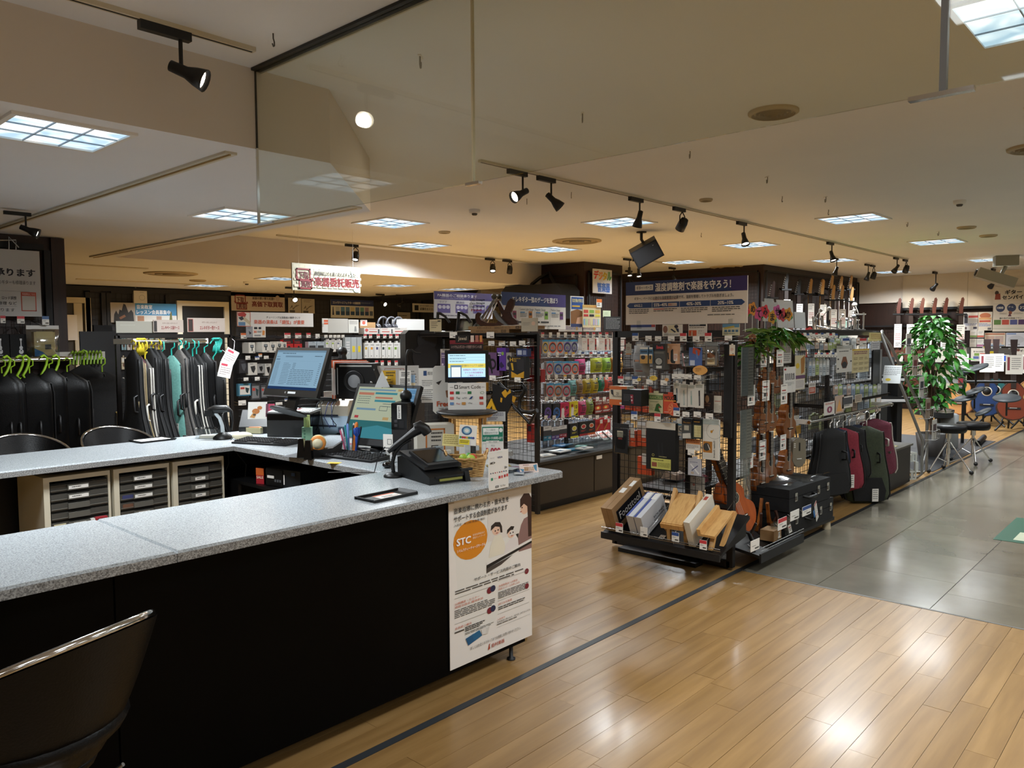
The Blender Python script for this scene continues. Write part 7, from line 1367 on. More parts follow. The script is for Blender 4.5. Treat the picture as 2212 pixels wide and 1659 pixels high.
t=thing('ukulele_stand','small black folding stand under the leaning orange ukulele','stand',(5.04,2.40,zf+.025),.6);part('frame',MB().tube([(-.09,-.06,0),(-.07,-.02,.10),(-.06,.08,.12)],.010,'black',6).tube([(.09,-.06,0),(.07,-.02,.10),(.06,.08,.12)],.010,'black',6).tube([(-.07,-.0,.10),(.07,0,.10)],.010,'black',6).tube([(-.075,-.03,.1),(-.08,-.06,.17)],.010,'black',6).tube([(.075,-.03,.1),(.08,-.06,.17)],.010,'black',6),t)
solo('plastic_bag',MB().surf(lambda u,v:(-.10+.2*u+.02*math.sin(7*v),-.03*math.sin(PI*u)-.012*math.sin(11*u+5*v),.5*v*(1-.1*u)),10,12,'film').surf(lambda u,v:(-.1+.2*u,.02*math.sin(9*u+4*v),.5*v),8,10,'film'),'tall clear plastic bag hanging beside the right post','plastic bag',(5.28,2.52,.30),.2)
for k,(x,y,mat,rz,s,lab) in enumerate(((5.30,2.44,'walnut',.5,1.0,'left'),(5.48,2.46,'koa',.2,1.25,'middle'),(5.62,2.42,'walnut',-.3,.8,'right'))):
 t=thing('wooden_stand','small wooden ukulele stand of crossed curved arms, '+lab+' one on the aisle shelf','stand',(x,y,zf+(zr-zf)*(y-2.24)/.52+.005),rz,'wooden stands on the aisle shelf');t.scale=(s,)*3
 for q in(-1,1):part('arm',MB().prism([(q*-.07,0),(q*-.03,0),(q*.03,.05),(q*.055,.13),(q*.075,.17),(q*.05,.175),(q*.02,.10),(q*-.03,.04),(q*-.07,.035)],q*.03-.008,q*.03+.008,mat),t)
t=thing('small_carton','small cardboard box with a white label on the aisle shelf','box',(5.30,2.33,zf+.025),.05);part('body',MB().box(-.07,-.05,0,.07,.05,.075,'cardboard').prt(.14,.075,[('R',.6,.3,.85,.8,'white'),('L',.62,.4,.83,.7,3,'#4a4a4a')],-.05),t)
for k,(px,py,lab) in enumerate(((1682,1132,'left'),(1706,1112,'right'))):
 P=ush(px,py,2.29);t=thing('clear_pack','clear pouch with white label standing on the aisle shelf, '+lab,'packet',P,.1,'clear pouches on the aisle shelf',rx=-.25);part('pouch',MB().box(-.05,-.012,0,.05,.012,.13,'film'),t);part('label',MB().box(-.03,-.015,.02,.035,-.013,.075,'paper').prt(.06,.05,[('R',.1,.2,.9,.35,'#b0504a'),('L',.1,.5,.9,.9,2,'#5a5a5a')],-.0152,-.03,.022),t)
zt=pX(1908,978,8.25).z
t=thing('end_base_unit','brown base unit with grey side panel at the far end of the case gondola','cabinet',(0,0,0));part('carcass',MB().box(8.26,2.42,.02,9.0,UY-.03,zt,'rack_brown'),t);part('side_panel',MB().box(8.25,2.44,.03,8.26,UY-.06,zt-.05,'#45423d'),t);part('top_board',MB().box(8.24,2.40,zt,9.02,UY-.03,zt+.02,'#4a463f'),t);part('sheet',MB().box(8.4,2.46,zt+.02,8.7,2.66,zt+.024,'#c8c08a'),t)
GZ=AZT+.01;rg=random.Random(21)
def leafmesh(L,W,mat,curl=.25):
 m=MB();pts=[]
 for k in range(5):
  v=k/4;ww=W*math.sin(PI*(.08+.92*v)**.8)*.5 if v<1 else 0
  pts+=[(-ww,L*v,-curl*L*v*v+.15*ww),(0,L*v,-curl*L*v*v),(ww,L*v,-curl*L*v*v+.15*ww)]
 return m.add(pts,[(3*k+j,3*k+j+1,3*k+j+4,3*k+j+3) for k in range(4) for j in(0,1)],mat).mesh('leaf')
LG=[leafmesh(.13,.04,'leaf_pale'),leafmesh(.11,.035,'leaf'),leafmesh(.15,.042,'leaf_pale',.4)]
g0,g1=pY(1598,690,UY-.15),pY(1712,695,UY-.15)
t=thing('leaf_garland','artificial green leaf garland along the gondola top above the ukuleles','garland',(0,0,0));GP=[Vector((g0.x+(g1.x-g0.x)*k/20,UY-.16+.03*math.sin(k),AZT-.02-.16*max(0,1-k/7)+.02*math.sin(k*1.3))) for k in range(21)]
part('vine',MB().tube(GP,.008,'leaf',6),t)
for k in range(230):
 p=GP[rg.randrange(21)];o=part('leaf',LG[k%3],t);o.location=p+Vector((rg.uniform(-.06,.06),rg.uniform(-.07,.05),rg.uniform(-.05,.02)));o.rotation_euler=(rg.uniform(-.9,.4),rg.uniform(-.6,.6),rg.uniform(0,2*PI))
for k,(x,y,ch,c) in enumerate(((1611,674,'始','#c82a3a'),(1626,668,'め','#d88a2a'),(1639,679,'て','#c84a7a'),(1653,674,'み','#d0303a'),(1668,686,'ま','#d0942a'),(1679,674,'せ','#c85a9a'),(1690,681,'ん','#c83a4a'),(1703,680,'か','#d8902a'))):
 loc,w,h=Plane('Y',UY-.14).rect(x-9,y-16,x+9,y+14);t=thing('letter_card','flower-shaped card lettered '+ch+', '+ordinal(k)+' above the leaf garland','letter card',loc,0,'flower letter cards above the garland')
 part('flower',MB().prism([(w*.5*(1+.16*math.cos(5*a))*math.cos(a)/1.1,h/2+h*.5*(1+.16*math.cos(5*a))*math.sin(a)/1.1) for a in[2*PI*i/30 for i in range(30)]],0,.004,c),t);part('lettering',MB().prt(w,h,[('T',.24,.22,.76,.78,ch,'#17110f',.03)],-.001),t);part('leaf',MB().prism([(w*.35,h*.1),(w*.6,h*.25),(w*.55,h*.5)],.004,.006,'leaf'),t);part('stick',MB().tube([(0,.003,-.1),(0,.003,h*.2)],.002,'#e0e0d8',5),t)
for k,(px,col,lab) in enumerate((((1649,652,1683,694),'#c6c6c4','pale sheet behind the letters, left'),((1681,648,1716,708),'#d8d8d6','large white sheet standing behind the letters'),((1718,674,1741,709),'#d5d9da','white sheet standing right of the garland'),((1652,645,1672,656),'#c0c2c0','white box top behind the letters'))):
 board(Plane('Y',UY+.12+.02*k),px,'white_sheet',lab,'sheet',None,col,.004,tilt=-.08)
for k,(px,py,s,lab) in enumerate(((1772,712,1.0,'grey and white drum pedal under clear wrap'),(1790,712,1.1,'chrome drum pedal with black strap'),(1820,712,.8,'drum pedal with round badge'),(1862,712,1.1,'chrome double pedal'),(1872,712,.9,'small chrome pedal'),(1918,712,1.4,'large grey metal pedal at the right end'))):
 P=pY(px,py,UY+.2);t=thing('drum_pedal',lab+' on the gondola top','drum pedal',(min(P.x,8.85),UY+.2,AZT+.011),.5*k,'drum pedals on the gondola top');t.scale=(s*.68,)*3
 part('base',MB().box(-.05,-.14,0,.05,.14,.012,'steel').prism([(-.13,.015),(.06,.06),(.06,.07),(-.13,.025)],-.035,.035,'#b8bcbe','x'),t)
 for q in(-1,1):part('post',MB().tube([(q*.06,.08,.01),(q*.055,.09,.20)],.012,'chrome',8),t)
 part('beater',MB().tube([(0,.09,.17),(0,.02,.27)],.006,'chrome',6).sph((0,.0,.29),.03,'#c8c4bc',10),t);part('axle',MB().tube([(-.08,.09,.18),(.08,.09,.18)],.010,'chrome',8).sph((.07,.09,.16),.025,'#8a8e90',8),t)
OC=Plane('X',5.43)
t=thing('mesh_divider','inner mesh behind the humidity panel carrying orange cases and packs','display rack',(5.49,3.34,0),-PI/2);part('wire_grid',grid(.88,1.1,.05,.002,'wire',0,.47),t);part('post',MB().box(.40,-.012,.0,.44,.012,1.6,'rack_brown'),t)
for k,px in enumerate(((285,370,400,620),(420,370,625,620),(420,790,640,1070),(225,-110,330,40),(360,-110,470,60),(500,-100,640,80),(225,-310,340,-190),(480,-330,640,-200))):
 loc,w,h=OC.rect(*R1(zB,*px));t=thing('orange_case','orange leather strap case on the far side of the humidity panel, '+ordinal(k)+' of eight','case',loc,-PI/2,'orange leather cases behind the humidity panel')
 part('pouch',MB().box(-w/2,0,0,w/2,.05,h,'#b8431a').prt(w,h,[('R',0,.42,1,.46,'#8f3212'),('L',.35,.7,.7,.76,1,'#e0b090')],0),t);part('tag',MB().box(-.02,-.004,h*.55,.02,-.002,h*1.2,'#b8b4ac'),t)
rg=random.Random(8)
for k in range(26):
 x,y=1352+(k%9)*26+rg.uniform(-4,4),(742,800,905)[k//9]+rg.uniform(-8,8)
 if x>1560:continue
 goods(Plane('X',5.465),(x,y,x+20,y+44),'card',rg.choice(['#9aa2aa','#8a8f98','#b0a59a','#6f7a8a','#c0beb8','#7a6a60']),[('R',.1,.1,.9,.3,'#cfd2d4'),('L',.15,.45,.85,.9,4,'#4a4a50',.4)],.02,'far_pack','dim carded pack seen through the humidity mesh, '+ordinal(k//9)+' row, '+ordinal(k%9)+' from the left','packet','dim packs behind the humidity mesh')
for k,(y,w,col) in enumerate(((2.93,.19,'#6f2430'),(3.13,.18,'#c8a890'))):
 t=thing('acrylic_bin','clear acrylic bin with small goods low behind the humidity mesh, '+('right','left')[k],'bin',(5.22,y,.471),-PI/2,'clear bins behind the humidity mesh');part('bin',MB().box(-w/2,0,0,w/2,.2,.09,'acrylic'),t);part('goods',MB().prism([(-w*.4,.01),(w*.35,.01),(w*.3,.05),(-w*.2,.08)],.03,.17,col),t)
rg=random.Random(15)
for r in range(5):
 for k in range(11):
  x=1616+k*26+rg.uniform(-3,3);y=738+r*52+rg.uniform(-6,6)
  goods(Plane('Y',UY+.30),(x,y,x+18,y+34),'card',rg.choice(['#b9c0c6','#d2d4d4','#a9b4c4','#c4b8a8','#9aa4ac','#c8ccd0','#a8b088']),[('R',.1,.1,.9,.4,'#e2e4e6'),('L',.15,.5,.85,.85,3,'#5a6270',.4)],.02,'rear_pack','pale pack hung on the far side of the case gondola, '+ordinal(r)+' row down, '+ordinal(k)+' across','packet','pale packs on the far side of the case gondola')
t=thing('mesh_divider','inner mesh of the case gondola carrying the far-side packs','display rack',(0,UY+.33,0));part('wire_grid',grid(UX1-UX0,AZT-.2,.1,.002,'wire',UX0,.1),t)
# tuner and cable racks at the back (face -y)
FY=7.0
z7=lambda X,Y:(500+X/5.927,620+Y/5.927);z8=lambda X,Y:(700+X/5.53,620+Y/5.53)
FP=Plane('Y',FY-.12);FB=Plane('Y',FY-.02)
fx=lambda x:Plane('Y',FY).p(x,740).x
t=thing('display_gondola','dark mesh gondola of tuners and cables behind the checkout','display rack',(0,0,0))
xs=[fx(504),fx(696),fx(774),6.45];FZ=1.62
postframe(t,[(x,FY,0,FZ) for x in xs],.05,.04,'black');part('top_rail',MB().box(xs[0],FY-.03,FZ-.03,xs[3],FY+.03,FZ,'black'),t);part('back_panel',MB().box(xs[0],FY+.04,.05,xs[3],FY+.06,FZ-.05,'#121214'),t)
o=part('wire_grid',grid(xs[3]-xs[0],FZ-.1,.06,.002,'wire',xs[0],.05),t);o.location=(0,FY,0);part('plinth',MB().box(xs[0],FY-.35,0,xs[3],FY,.3,'black'),t)
GF='goods on the tuner and cable gondola'
def fg(f,px,sh,col,els,d,lab):goods(FP,R1(f,*px),sh,col,els,d,'hanging_pack',lab,'pack',GF)
TU=[('R',.25,.22,.75,.5,'#1d2126'),('R',.32,.27,.68,.42,'#8a949a'),('R',.42,.5,.58,.8,'#1d2126'),('L',.3,.06,.7,.12,1,'#6a6a6a'),('R',.6,.88,.9,.94,'#4a4a4a')]
for k,px in enumerate(((140,710,222,845),(312,705,402,832),(405,710,492,836),(495,698,570,826),(572,705,622,820))):fg(z7,px,'box','#d8d4cb',TU,.12,'white boxed clip tuner, top row of the back gondola, '+ordinal(k)+' from the left')
for k,px in enumerate(((625,675,750,815),(762,675,862,815))):fg(z7,px,'box','#b81f20',[('R',0,0,1,.36,'#1c1214'),('T',.05,.15,.75,.3,'TUNER','#b8302c',.02),('P',[(.45,1),(.45,.6),(.6,.55),(.7,.65),(.7,1)],'#16161a')],.06,'red and black boxed tuner, '+('left','right')[k]+' one')
for k,px in enumerate(((945,700,1045,822),(1055,698,1148,822))):fg(z7,px,'box','#a9b4bc',[('R',.1,.4,.9,.75,'#2a2c30'),('L',.5,.05,.9,.12,1,'#3a4a5a'),('R',0,.85,.6,1,'#d0a08a')],.06,'pale blister pack of a black metronome, '+('left','right')[k]+' one')
for k,(px,c,dk,lab) in enumerate((((65,935,176,1100),'#2a2a2e','#55575c','dark photo tuner pack'),((182,968,298,1125),'#cfccc4','#2a2c2e','white tuner box'),((300,982,385,1100),'#9a9a98','#1a1a1c','grey pack of a black clip'),((396,980,478,1132),'#c4c2bc','#0e0e10','white pack of a round black pad'))):
 fg(z7,px,'box',c,[('P',[(.25,.3),(.75,.25),(.8,.5),(.6,.85),(.4,.7)],dk),('L',.2,.08,.7,.15,1,dk)],.05,lab+', middle row of the back gondola')
for k,(px,c,lab) in enumerate((((66,1235,236,1390),'#4a8098','teal pack of a dark capo'),((226,1230,345,1440),'#3a3b3e','black headed clear pack, left'),((352,1250,430,1420),'#404246','black headed clear pack, right'))):
 fg(z7,px,'box',c,[('R',.1,.16,.85,.9,'#d8d4cc' if k==0 else '#77787a'),('P',[(.5,.3),(.8,.4),(.7,.8),(.55,.7)],'#23383a'),('R',.15,.28,.45,.45,'#b03a32')],.04,lab+', lower row of the back gondola')
for k,(px,tp) in enumerate((((110,590,185,660),'#d06a3a'),((668,588,745,655),RED),((806,590,882,655),RED),((950,588,1002,650),RED),((1066,600,1118,655),None),((170,880,230,930),None),((292,888,346,930),BLU),((336,852,380,895),'#d07a3a'),((405,880,465,920),None),((146,1158,206,1200),None),((290,1150,350,1196),None),((80,1450,175,1512),None),((670,1428,720,1460),BLU),((555,1475,640,1510),None))):
 hook_at(Plane('Y',FY-.2),R1(z7,*px),.2,'hook with price card on the back gondola, '+ordinal(k)+' in reading order','price hooks of the back gondola',tp)
for px,col,els,lab in(((190,505,275,645),'#8f9094',[('P',[(.4,.4),(.8,.6),(.5,.75)],'#23252c'),('L',.2,.1,.8,.2,1,'#4a4a50')],'grey card of a clip tuner'),((276,505,440,645),'#d4d0c8',[('R',.1,.05,.35,.25,'#23252c'),('R',.45,.05,.65,.25,'#2a2a30'),('T',.05,.38,.3,.6,'30','#c8532a',.03),('P',[(.75,.35),(.95,.4),(.9,.8),(.72,.8)],'#d08a4a'),('L',.35,.4,.7,.6,2,'#5a5a5a'),('R',.1,.75,.6,.9,'#8a8a8c')],'white promotion card marked 30')):
 board(Plane('Y',FY-.24),R1(z7,*px),'promotion_card',lab+' over the tuners','card',els,col,.003)
CB=[('R',.1,.28,.45,.44,'#8fb02a'),('L',.1,.12,.9,.2,1,'#4a4a4a'),('R',.55,.3,.6,.95,'#8a8a8c'),('R',.7,.25,.74,.95,'#5a5a5c'),('C',.18,.85,.07,.03,'#2a2a2a')]
def cbl(c):return[('R',.1,.28,.45,.44,c)]+CB[1:]
for k,(a,b,c) in enumerate(((466,532,'#c8a020'),(534,598,'#d08a1a'),(598,662,'#3a3f6a'),(672,738,'#17332f'),(742,808,'#7a9a1c'),(816,890,'#6a9420'))):fg(z8,(a,645,b,850),'card','#d9d8d4',cbl(c),.03,'white carded instrument cable with coloured square, right bay, '+ordinal(k)+' from the left')
for k,(a,b) in enumerate(((896,950),(954,1010))):fg(z8,(a,615,b,855),'box','#8f9698',[('R',.1,.38,.95,.68,'#d8c22a'),('O',.5,.4,.4,.42,.15,'#4a4e50')],.04,'clear bagged grey cable with yellow label, right bay, '+('left','right')[k])
for k,(a,b) in enumerate(((2,62),(70,130),(135,195))):fg(z8,(a,622,b,742),'card','#d4d3cf',cbl(('#8fae2a','#8fae2a','#5a5f78')[k]),.03,'white carded short cable in the middle bay, '+ordinal(k)+' from the left')
for k,(a,b) in enumerate(((228,296),(300,365),(370,428))):fg(z8,(a,600,b,860),'box','#a8aeb0',[('R',.2,.4,.7,.68,'#d8c22a')] if k else[('L',.2,.2,.8,.8,5,'#d8d8d8')],.04,'clear bagged pale cable in the middle bay, '+ordinal(k)+' from the left')
for r,(y0,y1,xs_) in enumerate(((566,612,(480,545,637,715,787,862,922,990)),(878,935,(617,685,768,852,938,1008)),(572,605,(12,70,120,165,215)),(745,775,(50,112,178)))):
 for k,x in enumerate(xs_):hook_at(Plane('Y',FY-.2),R1(z8,x-18,y0,x+18,y1),.2,'small hook and price tag on the cable bays, '+ordinal(r)+' set, '+ordinal(k)+' from the left','price hooks of the cable bays',RED if r<2 and k<6 else None)
for k,(px,col,els,lab,d) in enumerate((((52,378,290,548),'#b4b0a8',None,'blank grey card standing over the middle bay',.01),((294,390,415,548),'#cfccc4',[('L',.1,.1,.9,.4,3,'#6a6a6a',.3),('P',[(.55,.9),(.6,.5),(.75,.5),(.8,.9)],'#8a8a88')],'white handwritten sheet over the middle bay',.004),((436,394,515,462),'#d0cbc4',[('C',.5,.5,.25,.3,'#c05a4a'),('L',.1,.1,.9,.25,1,'#8a3a3a')],'small white card with a red round mark',.004),((-20,375,50,545),'#d4d2cc',[('R',.3,.1,1,.25,'#d0603a'),('R',.3,.3,1,.42,'#d0603a'),('T',-.0,.35,.25,.6,'ます','#3a3a3a')],'white notice with orange bars',.004),((510,420,695,490),'cardboard',None,'small brown cardboard box behind the cable boxes',.15),((985,385,1200,545),'#d2d3d2',None,'large white box right of the headphones',.25),((440,490,632,562),'#cfcbc6',[('L',.3,.15,.9,.3,1,'#b04a3a'),('R',.3,.55,.8,.68,'#b8453a'),('C',.15,.35,.1,.25,'#c0504a'),('R',.85,.2,.95,.9,'#3a3a3e')],'long white cable box with red line, left',.1),((636,490,786,562),'#cfcbc6',[('L',.1,.15,.7,.3,1,'#b04a3a'),('R',.1,.55,.7,.68,'#b8453a'),('R',.85,.2,.95,.9,'#3a3a3e')],'long white cable box with red line, middle',.1),((790,486,952,560),'#cfcbc6',[('L',.1,.15,.6,.3,1,'#4a4a4a'),('R',.1,.55,.75,.68,'#b8453a')],'long white cable box with red line, right',.1))):
 loc,w,h=Plane('Y',FY-.1).rect(*R1(z8,*px));zz=FZ+.002 if px[3]>540 else FZ+.16 if px[1]>418 else loc.z
 t=thing('shelf_box' if d>.05 else 'standing_card',lab+' on the back gondola','box' if d>.05 else 'card',(loc.x,FY-.1-(.06 if d==.1 else-.12 if d==.15 else 0),max(FZ+.002,loc.z)),0);part('body',MB().box(-w/2,0,0,w/2,d,h,col),t)
 if els:part('print',MB().prt(w,h,els),t)
for k,(x,lab) in enumerate(((772,'left'),(872,'middle'),(958,'right'))):
 q=FB.p(700+x/5.53,620+478/5.53);t=thing('headphones','dark over-ear headphones on a stand over the cables, '+lab+' pair','headphones',(q.x,FY+.08,FZ+.002),.1,'headphones over the cable bays')
 part('band',MB().tube([(.085*math.cos(a),0,.10+.10*math.sin(a)) for a in[PI*i/12 for i in range(13)]],.012,'#3a3a40',6),t)
 for s in(-1,1):part('ear_cup',MB().lathe([(.035,-.02),(.045,0),(.04,.03),(.03,.035)],'#26262c',14,(s*.085-.01,0,.08),'x'),t)
 part('stand',MB().box(-.05,-.05,0,.05,.05,.008,'dark').tube([(0,0,0),(0,0,.19)],.008,'dark',6),t)
B8=Plane('Y',FY-.05)
board(B8,R1(z7,250,330,1062,508),'sign_board','long white tuning board with orange headline above the tuners','sign',[('T',.25,.26,.78,.42,'チューニングは演奏者の基準づくり','#3a3a3a',.01),('T',.06,.52,.85,.82,'楽器の演奏は「調弦」が重要','#c4583a',.02)],'#d2cdc6')
board(B8,R1(z7,74,318,248,505),'picture_card','picture of a headstock with a clip tuner, left of the tuning board','card',[('F',0,0,1,1,.04,'#b85a42'),('P',[(.05,.1),(.5,.02),(.7,.15),(.6,.35),(.1,.3)],'#a83a34'),('P',[(.5,.3),(1,.7),(1,.95),(.4,.5)],'#b8a88a'),('P',[(.1,.4),(.4,.3),(.5,.5),(.3,.6)],'#2a2c30'),('R',.1,.7,.6,.95,'#5a7a98')],'#d0c8b8')
TB=Plane('Y',YB-.06)
tr=lambda a,c:[('F',a,.18,a+.20,.62,.018,'#7a2a30'),('F',a+.03,.60,a+.22,.94,.018,'#7a2a30'),('P',[(a-.015,.5),(a+.03,.5),(a+.008,.62)],'#7a2a30'),('P',[(a+.20,.62),(a+.245,.62),(a+.222,.5)],'#7a2a30'),('T',a+.03,.3,a+.17,.58,'下取','#5a2026',.03),('T',a+.06,.64,a+.20,.88,'買取','#5a2026',.03)]
board(TB,(502,631,617,672),'sign_board','grey trade-in banner with dark red square mark on the back wall mesh','sign',tr(.06,0)+[('T',.38,.26,.80,.40,'楽器の買い替え応援!!','#3a3032',.02),('T',.37,.48,.96,.78,'高価下取買取','#6a1f28',.03),('E',.86,.3,.04,.16,'#a89a94')],'#b4aaa4')
for k,px in enumerate(((730,140,896,332),(904,152,1067,338))):
 board(TB,R1(z7,*px),'signed_sheet','autographed pale sheet on the back wall mesh, '+('left','right')[k]+' one','sheet',[('L',.15,.08,.75,.3,2,'#6a645c',.3),('P',[(.1,.75),(.3,.45),(.35,.7),(.6,.5),(.9,.45),(.55,.6),(.35,.8),(.3,.6)],'#5a5650'),('R',.1,.82,.5,.97,'#4a4844')],'#aaa69e')
board(TB,R1(z8,90,155,600,370),'sign_board','white and navy effects pedal order chart on the back wall','sign',[('R',0,0,1,.33,'#27386e'),('T',.04,.10,.68,.24,'コンパクトエフェクターの接続例','#e4e4e8',.02),('L',.70,.12,.97,.2,2,'#8a96b8',.4),*[('R',.11+.113*i,.40,.20+.113*i,.86,c) for i,c in enumerate(('#b8c0cc','#5a8ab8','#5a80b0','#c8c0a0','#5a78a8','#6aa0a0','#9a88a8'))],*[('R',.11+.113*i,.64,.20+.113*i,.84,'#33517a') for i in range(7)],('P',[(.03,.85),(.04,.4),(.055,.4),(.07,.85)],'#33415f'),('R',.90,.6,.98,.86,'#5a6a88')],'#d4d8dc',.01)
board(TB,R1(z8,1060,200,1350,302),'sign_board','white amplifier try-out sign on the back wall','sign',[('R',.08,.2,.24,.8,'#23262a'),('T',.3,.15,.9,.35,'自分に合う楽器探しのために','#3a3a3a'),('T',.3,.45,1.0,.78,'試奏をおススメし','#23262a',.02)],'#cfcfca')
board(TB,R1(z8,880,303,1032,420),'notice_card','grey chart sheet below the amplifier sign','card',[('L',.1,.3,.9,.4,1,'#4a4a4a',.9)],'#9a978e')
board(Plane('Y',5.62),(941,632,1066,688),'sign_board','purple and white sound system consultation board','sign',[('R',0,0,1,.30,'#463a80'),('T',.05,.08,.72,.2,'PA機器のご相談承ります','#e0dcec',.02),('L',.1,.23,.5,.27,1,'#a8a0c8'),('T',.08,.35,.2,.43,'ライブ','#463a80'),('T',.36,.35,.5,.43,'講演会','#463a80'),*[('R',.05+.3*i,.46,.26+.3*i,.8,'#5a4a94') for i in range(3)],*[('C',.09+.3*i+.065*j,.58,.03,.07,'#d0cce0') for i in range(3) for j in range(3)],('L',.15,.88,.5,.94,1,'#5a5a6a'),('E',.93,.6,.05,.14,'#6a5aa0')],'#cfcdd4',.01,extra=lambda t,w,h:part('support',MB().box(w*.3,.01,.462-t.location.z,w*.3+.015,.025,h*.4,'black'),t))
t=board(Plane('Y',7.45),(635,573,781,630),'hanging_sign','beige brick-patterned consignment sign hung by thin lines from the ceiling','sign',[*[('R',.02+.08*(i%12)+(.04 if(i//12)%2 else 0),.05+.12*(i//12),.09+.08*(i%12)+(.04 if(i//12)%2 else 0),.15+.12*(i//12),'#bdb8a2') for i in range(84)],*tr(.05,0),('E',.93,.85,.05,.14,'#8a9690'),('P',[(.90,.75),(.84,.15),(.86,.13),(.93,.75)],'#8a9690'),('T',.30,.26,.92,.42,'通常買取よりも高く売れるチャンス！','#2f2a26',.02),('T',.30,.46,.97,.82,'楽器委託販売','#6a1f24',.03)],'#b2ae98',.02)
loc,w,h=Plane('Y',7.45).rect(635,573,781,630)
part('hanging_line',MB().tube([(-w*.4,.01,h),(-w*.4,.01,ZM-loc.z)],.0015,'white',4),t);part('hanging_line',MB().tube([(w*.4,.01,h),(w*.4,.01,ZM-loc.z)],.0015,'white',4),t)
loc,w,h=Plane('Y',5.75).rect(889,713,948,793);t=thing('pa_loudspeaker','black moulded loudspeaker with horn and woofer standing behind the checkout','loudspeaker',loc,-.45)
part('cabinet',MB().prism([(-w*.55,0),(w*.45,0),(w*.5,h*.1),(w*.5,h*.9),(w*.4,h),(-w*.45,h),(-w*.55,h*.9)],0,.2,'black'),t);part('horn',MB().lathe([(.10,-.012),(.095,-.002),(.05,.02),(.02,.03)],'#26262a',24,(.02,-.002,h*.72),'y'),t);part('woofer',MB().lathe([(.13,-.012),(.125,-.004),(.10,.02),(.04,.03),(.02,.01)],'#202024',24,(.0,-.004,h*.27),'y'),t);part('stand',MB().tube([(0,.14,0),(0,.14,-loc.z+.02)],.018,'black',8).lathe([(.25,-loc.z),(.25,-loc.z+.02)],'black',20,(0,.14,0)),t)
# gig bag rack
GYR,GYB=6.08,6.45
t=thing('mesh_rack','dark framed mesh rack behind the hanging instrument cases','display rack',(0,0,0));gx0,gx1=pY(254,760,GYB).x,pY(497,760,GYB).x
postframe(t,[(gx0,GYB,0,1.62),(gx1,GYB,0,1.62)],.03,.03);part('top_rail',MB().box(gx0,GYB-.015,1.6,gx1,GYB+.015,1.63,'rack_brown'),t);o=part('wire_grid',grid(gx1-gx0,1.5,.05,.002,'wire',gx0,.1),t);o.location=(0,GYB,0)
rz_=pY(370,737,GYR).z;r0,r1=pY(290,737,GYR).x,pY(446,737,GYR).x
part('rail',MB().tube([(r0,GYR,rz_),(r1,GYR,rz_)],.013,'chrome',10),t);part('rail_arm',MB().box(r1-.01,GYR-.01,rz_-.02,r1+.01,GYB,rz_+.02,'white'),t);part('rail_arm',MB().box(r0-.01,GYR-.01,rz_-.02,r0+.01,GYB,rz_+.02,'white'),t)
for k,(X,yt,mat,w,d,lab,col) in enumerate(((222,755,'black_fabric',.36,.09,'plain black','#c8b428'),(262,765,'fab_tan',.34,.07,'tan edged','#c8b428'),(300,770,'fab_maroon',.34,.07,'maroon','#c8b428'),(338,775,'fab_grey',.34,.07,'grey piped','#c8b428'),(385,752,'black_fabric',.4,.09,'tall black','#c8b428'),(432,752,'black_fabric',.4,.08,'slim black','#c8b428'),(475,755,'black_fabric',.4,.09,'black, beside the rosy one','#c8b428'),(510,778,'fab_grey',.36,.07,'rosy grey','#1f9a8c'),(575,768,'fab_teal',.42,.10,'sea green','#1f9a8c'),(640,755,'fab_grey',.4,.09,'warm grey','#1f9a8c'),(690,752,'black_fabric',.4,.09,'black, right of the warm grey one','#1f9a8c'),(728,770,'black_fabric',.4,.08,'black with thin piping','#1f9a8c'),(775,770,'black_fabric',.4,.08,'black with pale piping','#1f9a8c'),(820,765,'black_fabric',.4,.09,'black, fourth from the right end','#1f9a8c'),(905,762,'leather',.42,.11,'shiny black','#1f9a8c'),(985,800,'black_fabric',.42,.10,'broad black, lower hung','#1f9a8c'))):
 px=240+X/4.607;P=pY(px,yt,GYR);h=1.05
 c_=gigcase((P.x+.03*(k>7),GYR+.01*(k%3),P.z-h),-1.25+.05*(k%3)+(.55 if k>13 else.25 if k==8 else 0),w,h,d,mat,lab+' instrument case hanging on the rail behind the checkout','guitar','#b8b4ac' if k in(3,12) else '#8a7a5a' if k==1 else '#101012','gig_bag','gig bags hanging on the rail',max(.03,rz_-P.z),col)
 if k in(3,8,9,11,12,14):part('swing_tag',MB().box(-.03,-d*.75,h*.35,.04,-d*.74,h*.45,'paper').prt(.07,h*.1,[('L',.1,.1,.9,.9,3,'#6a6a6a',.3)],-d*.75,-.03,h*.35),c_,'white swing tag')
for k,(X,hc,lab) in enumerate([(262+14*i,'#c8b428','yellow hanger on the case rail, '+ordinal(i)+' of the spare ones') for i in range(6)]+[(1020+12*i,'#1f8f84','teal hanger bunched at the rail end, '+ordinal(i)+' from the left') for i in range(6)]):
 P=pY(240+X/4.607,738,GYR);h=MB().tube([(-.02,0,.012),(0,0,.022),(.022,0,.008),(.02,0,-.02),(0,0,-.05),(-.012,0,-.085),(.006,0,-.10),(.02,0,-.08)],.006,hc,6)
 solo('case_hanger',h,lab,'hanger',(P.x,GYR,rz_),.3,'spare hangers on the case rail')
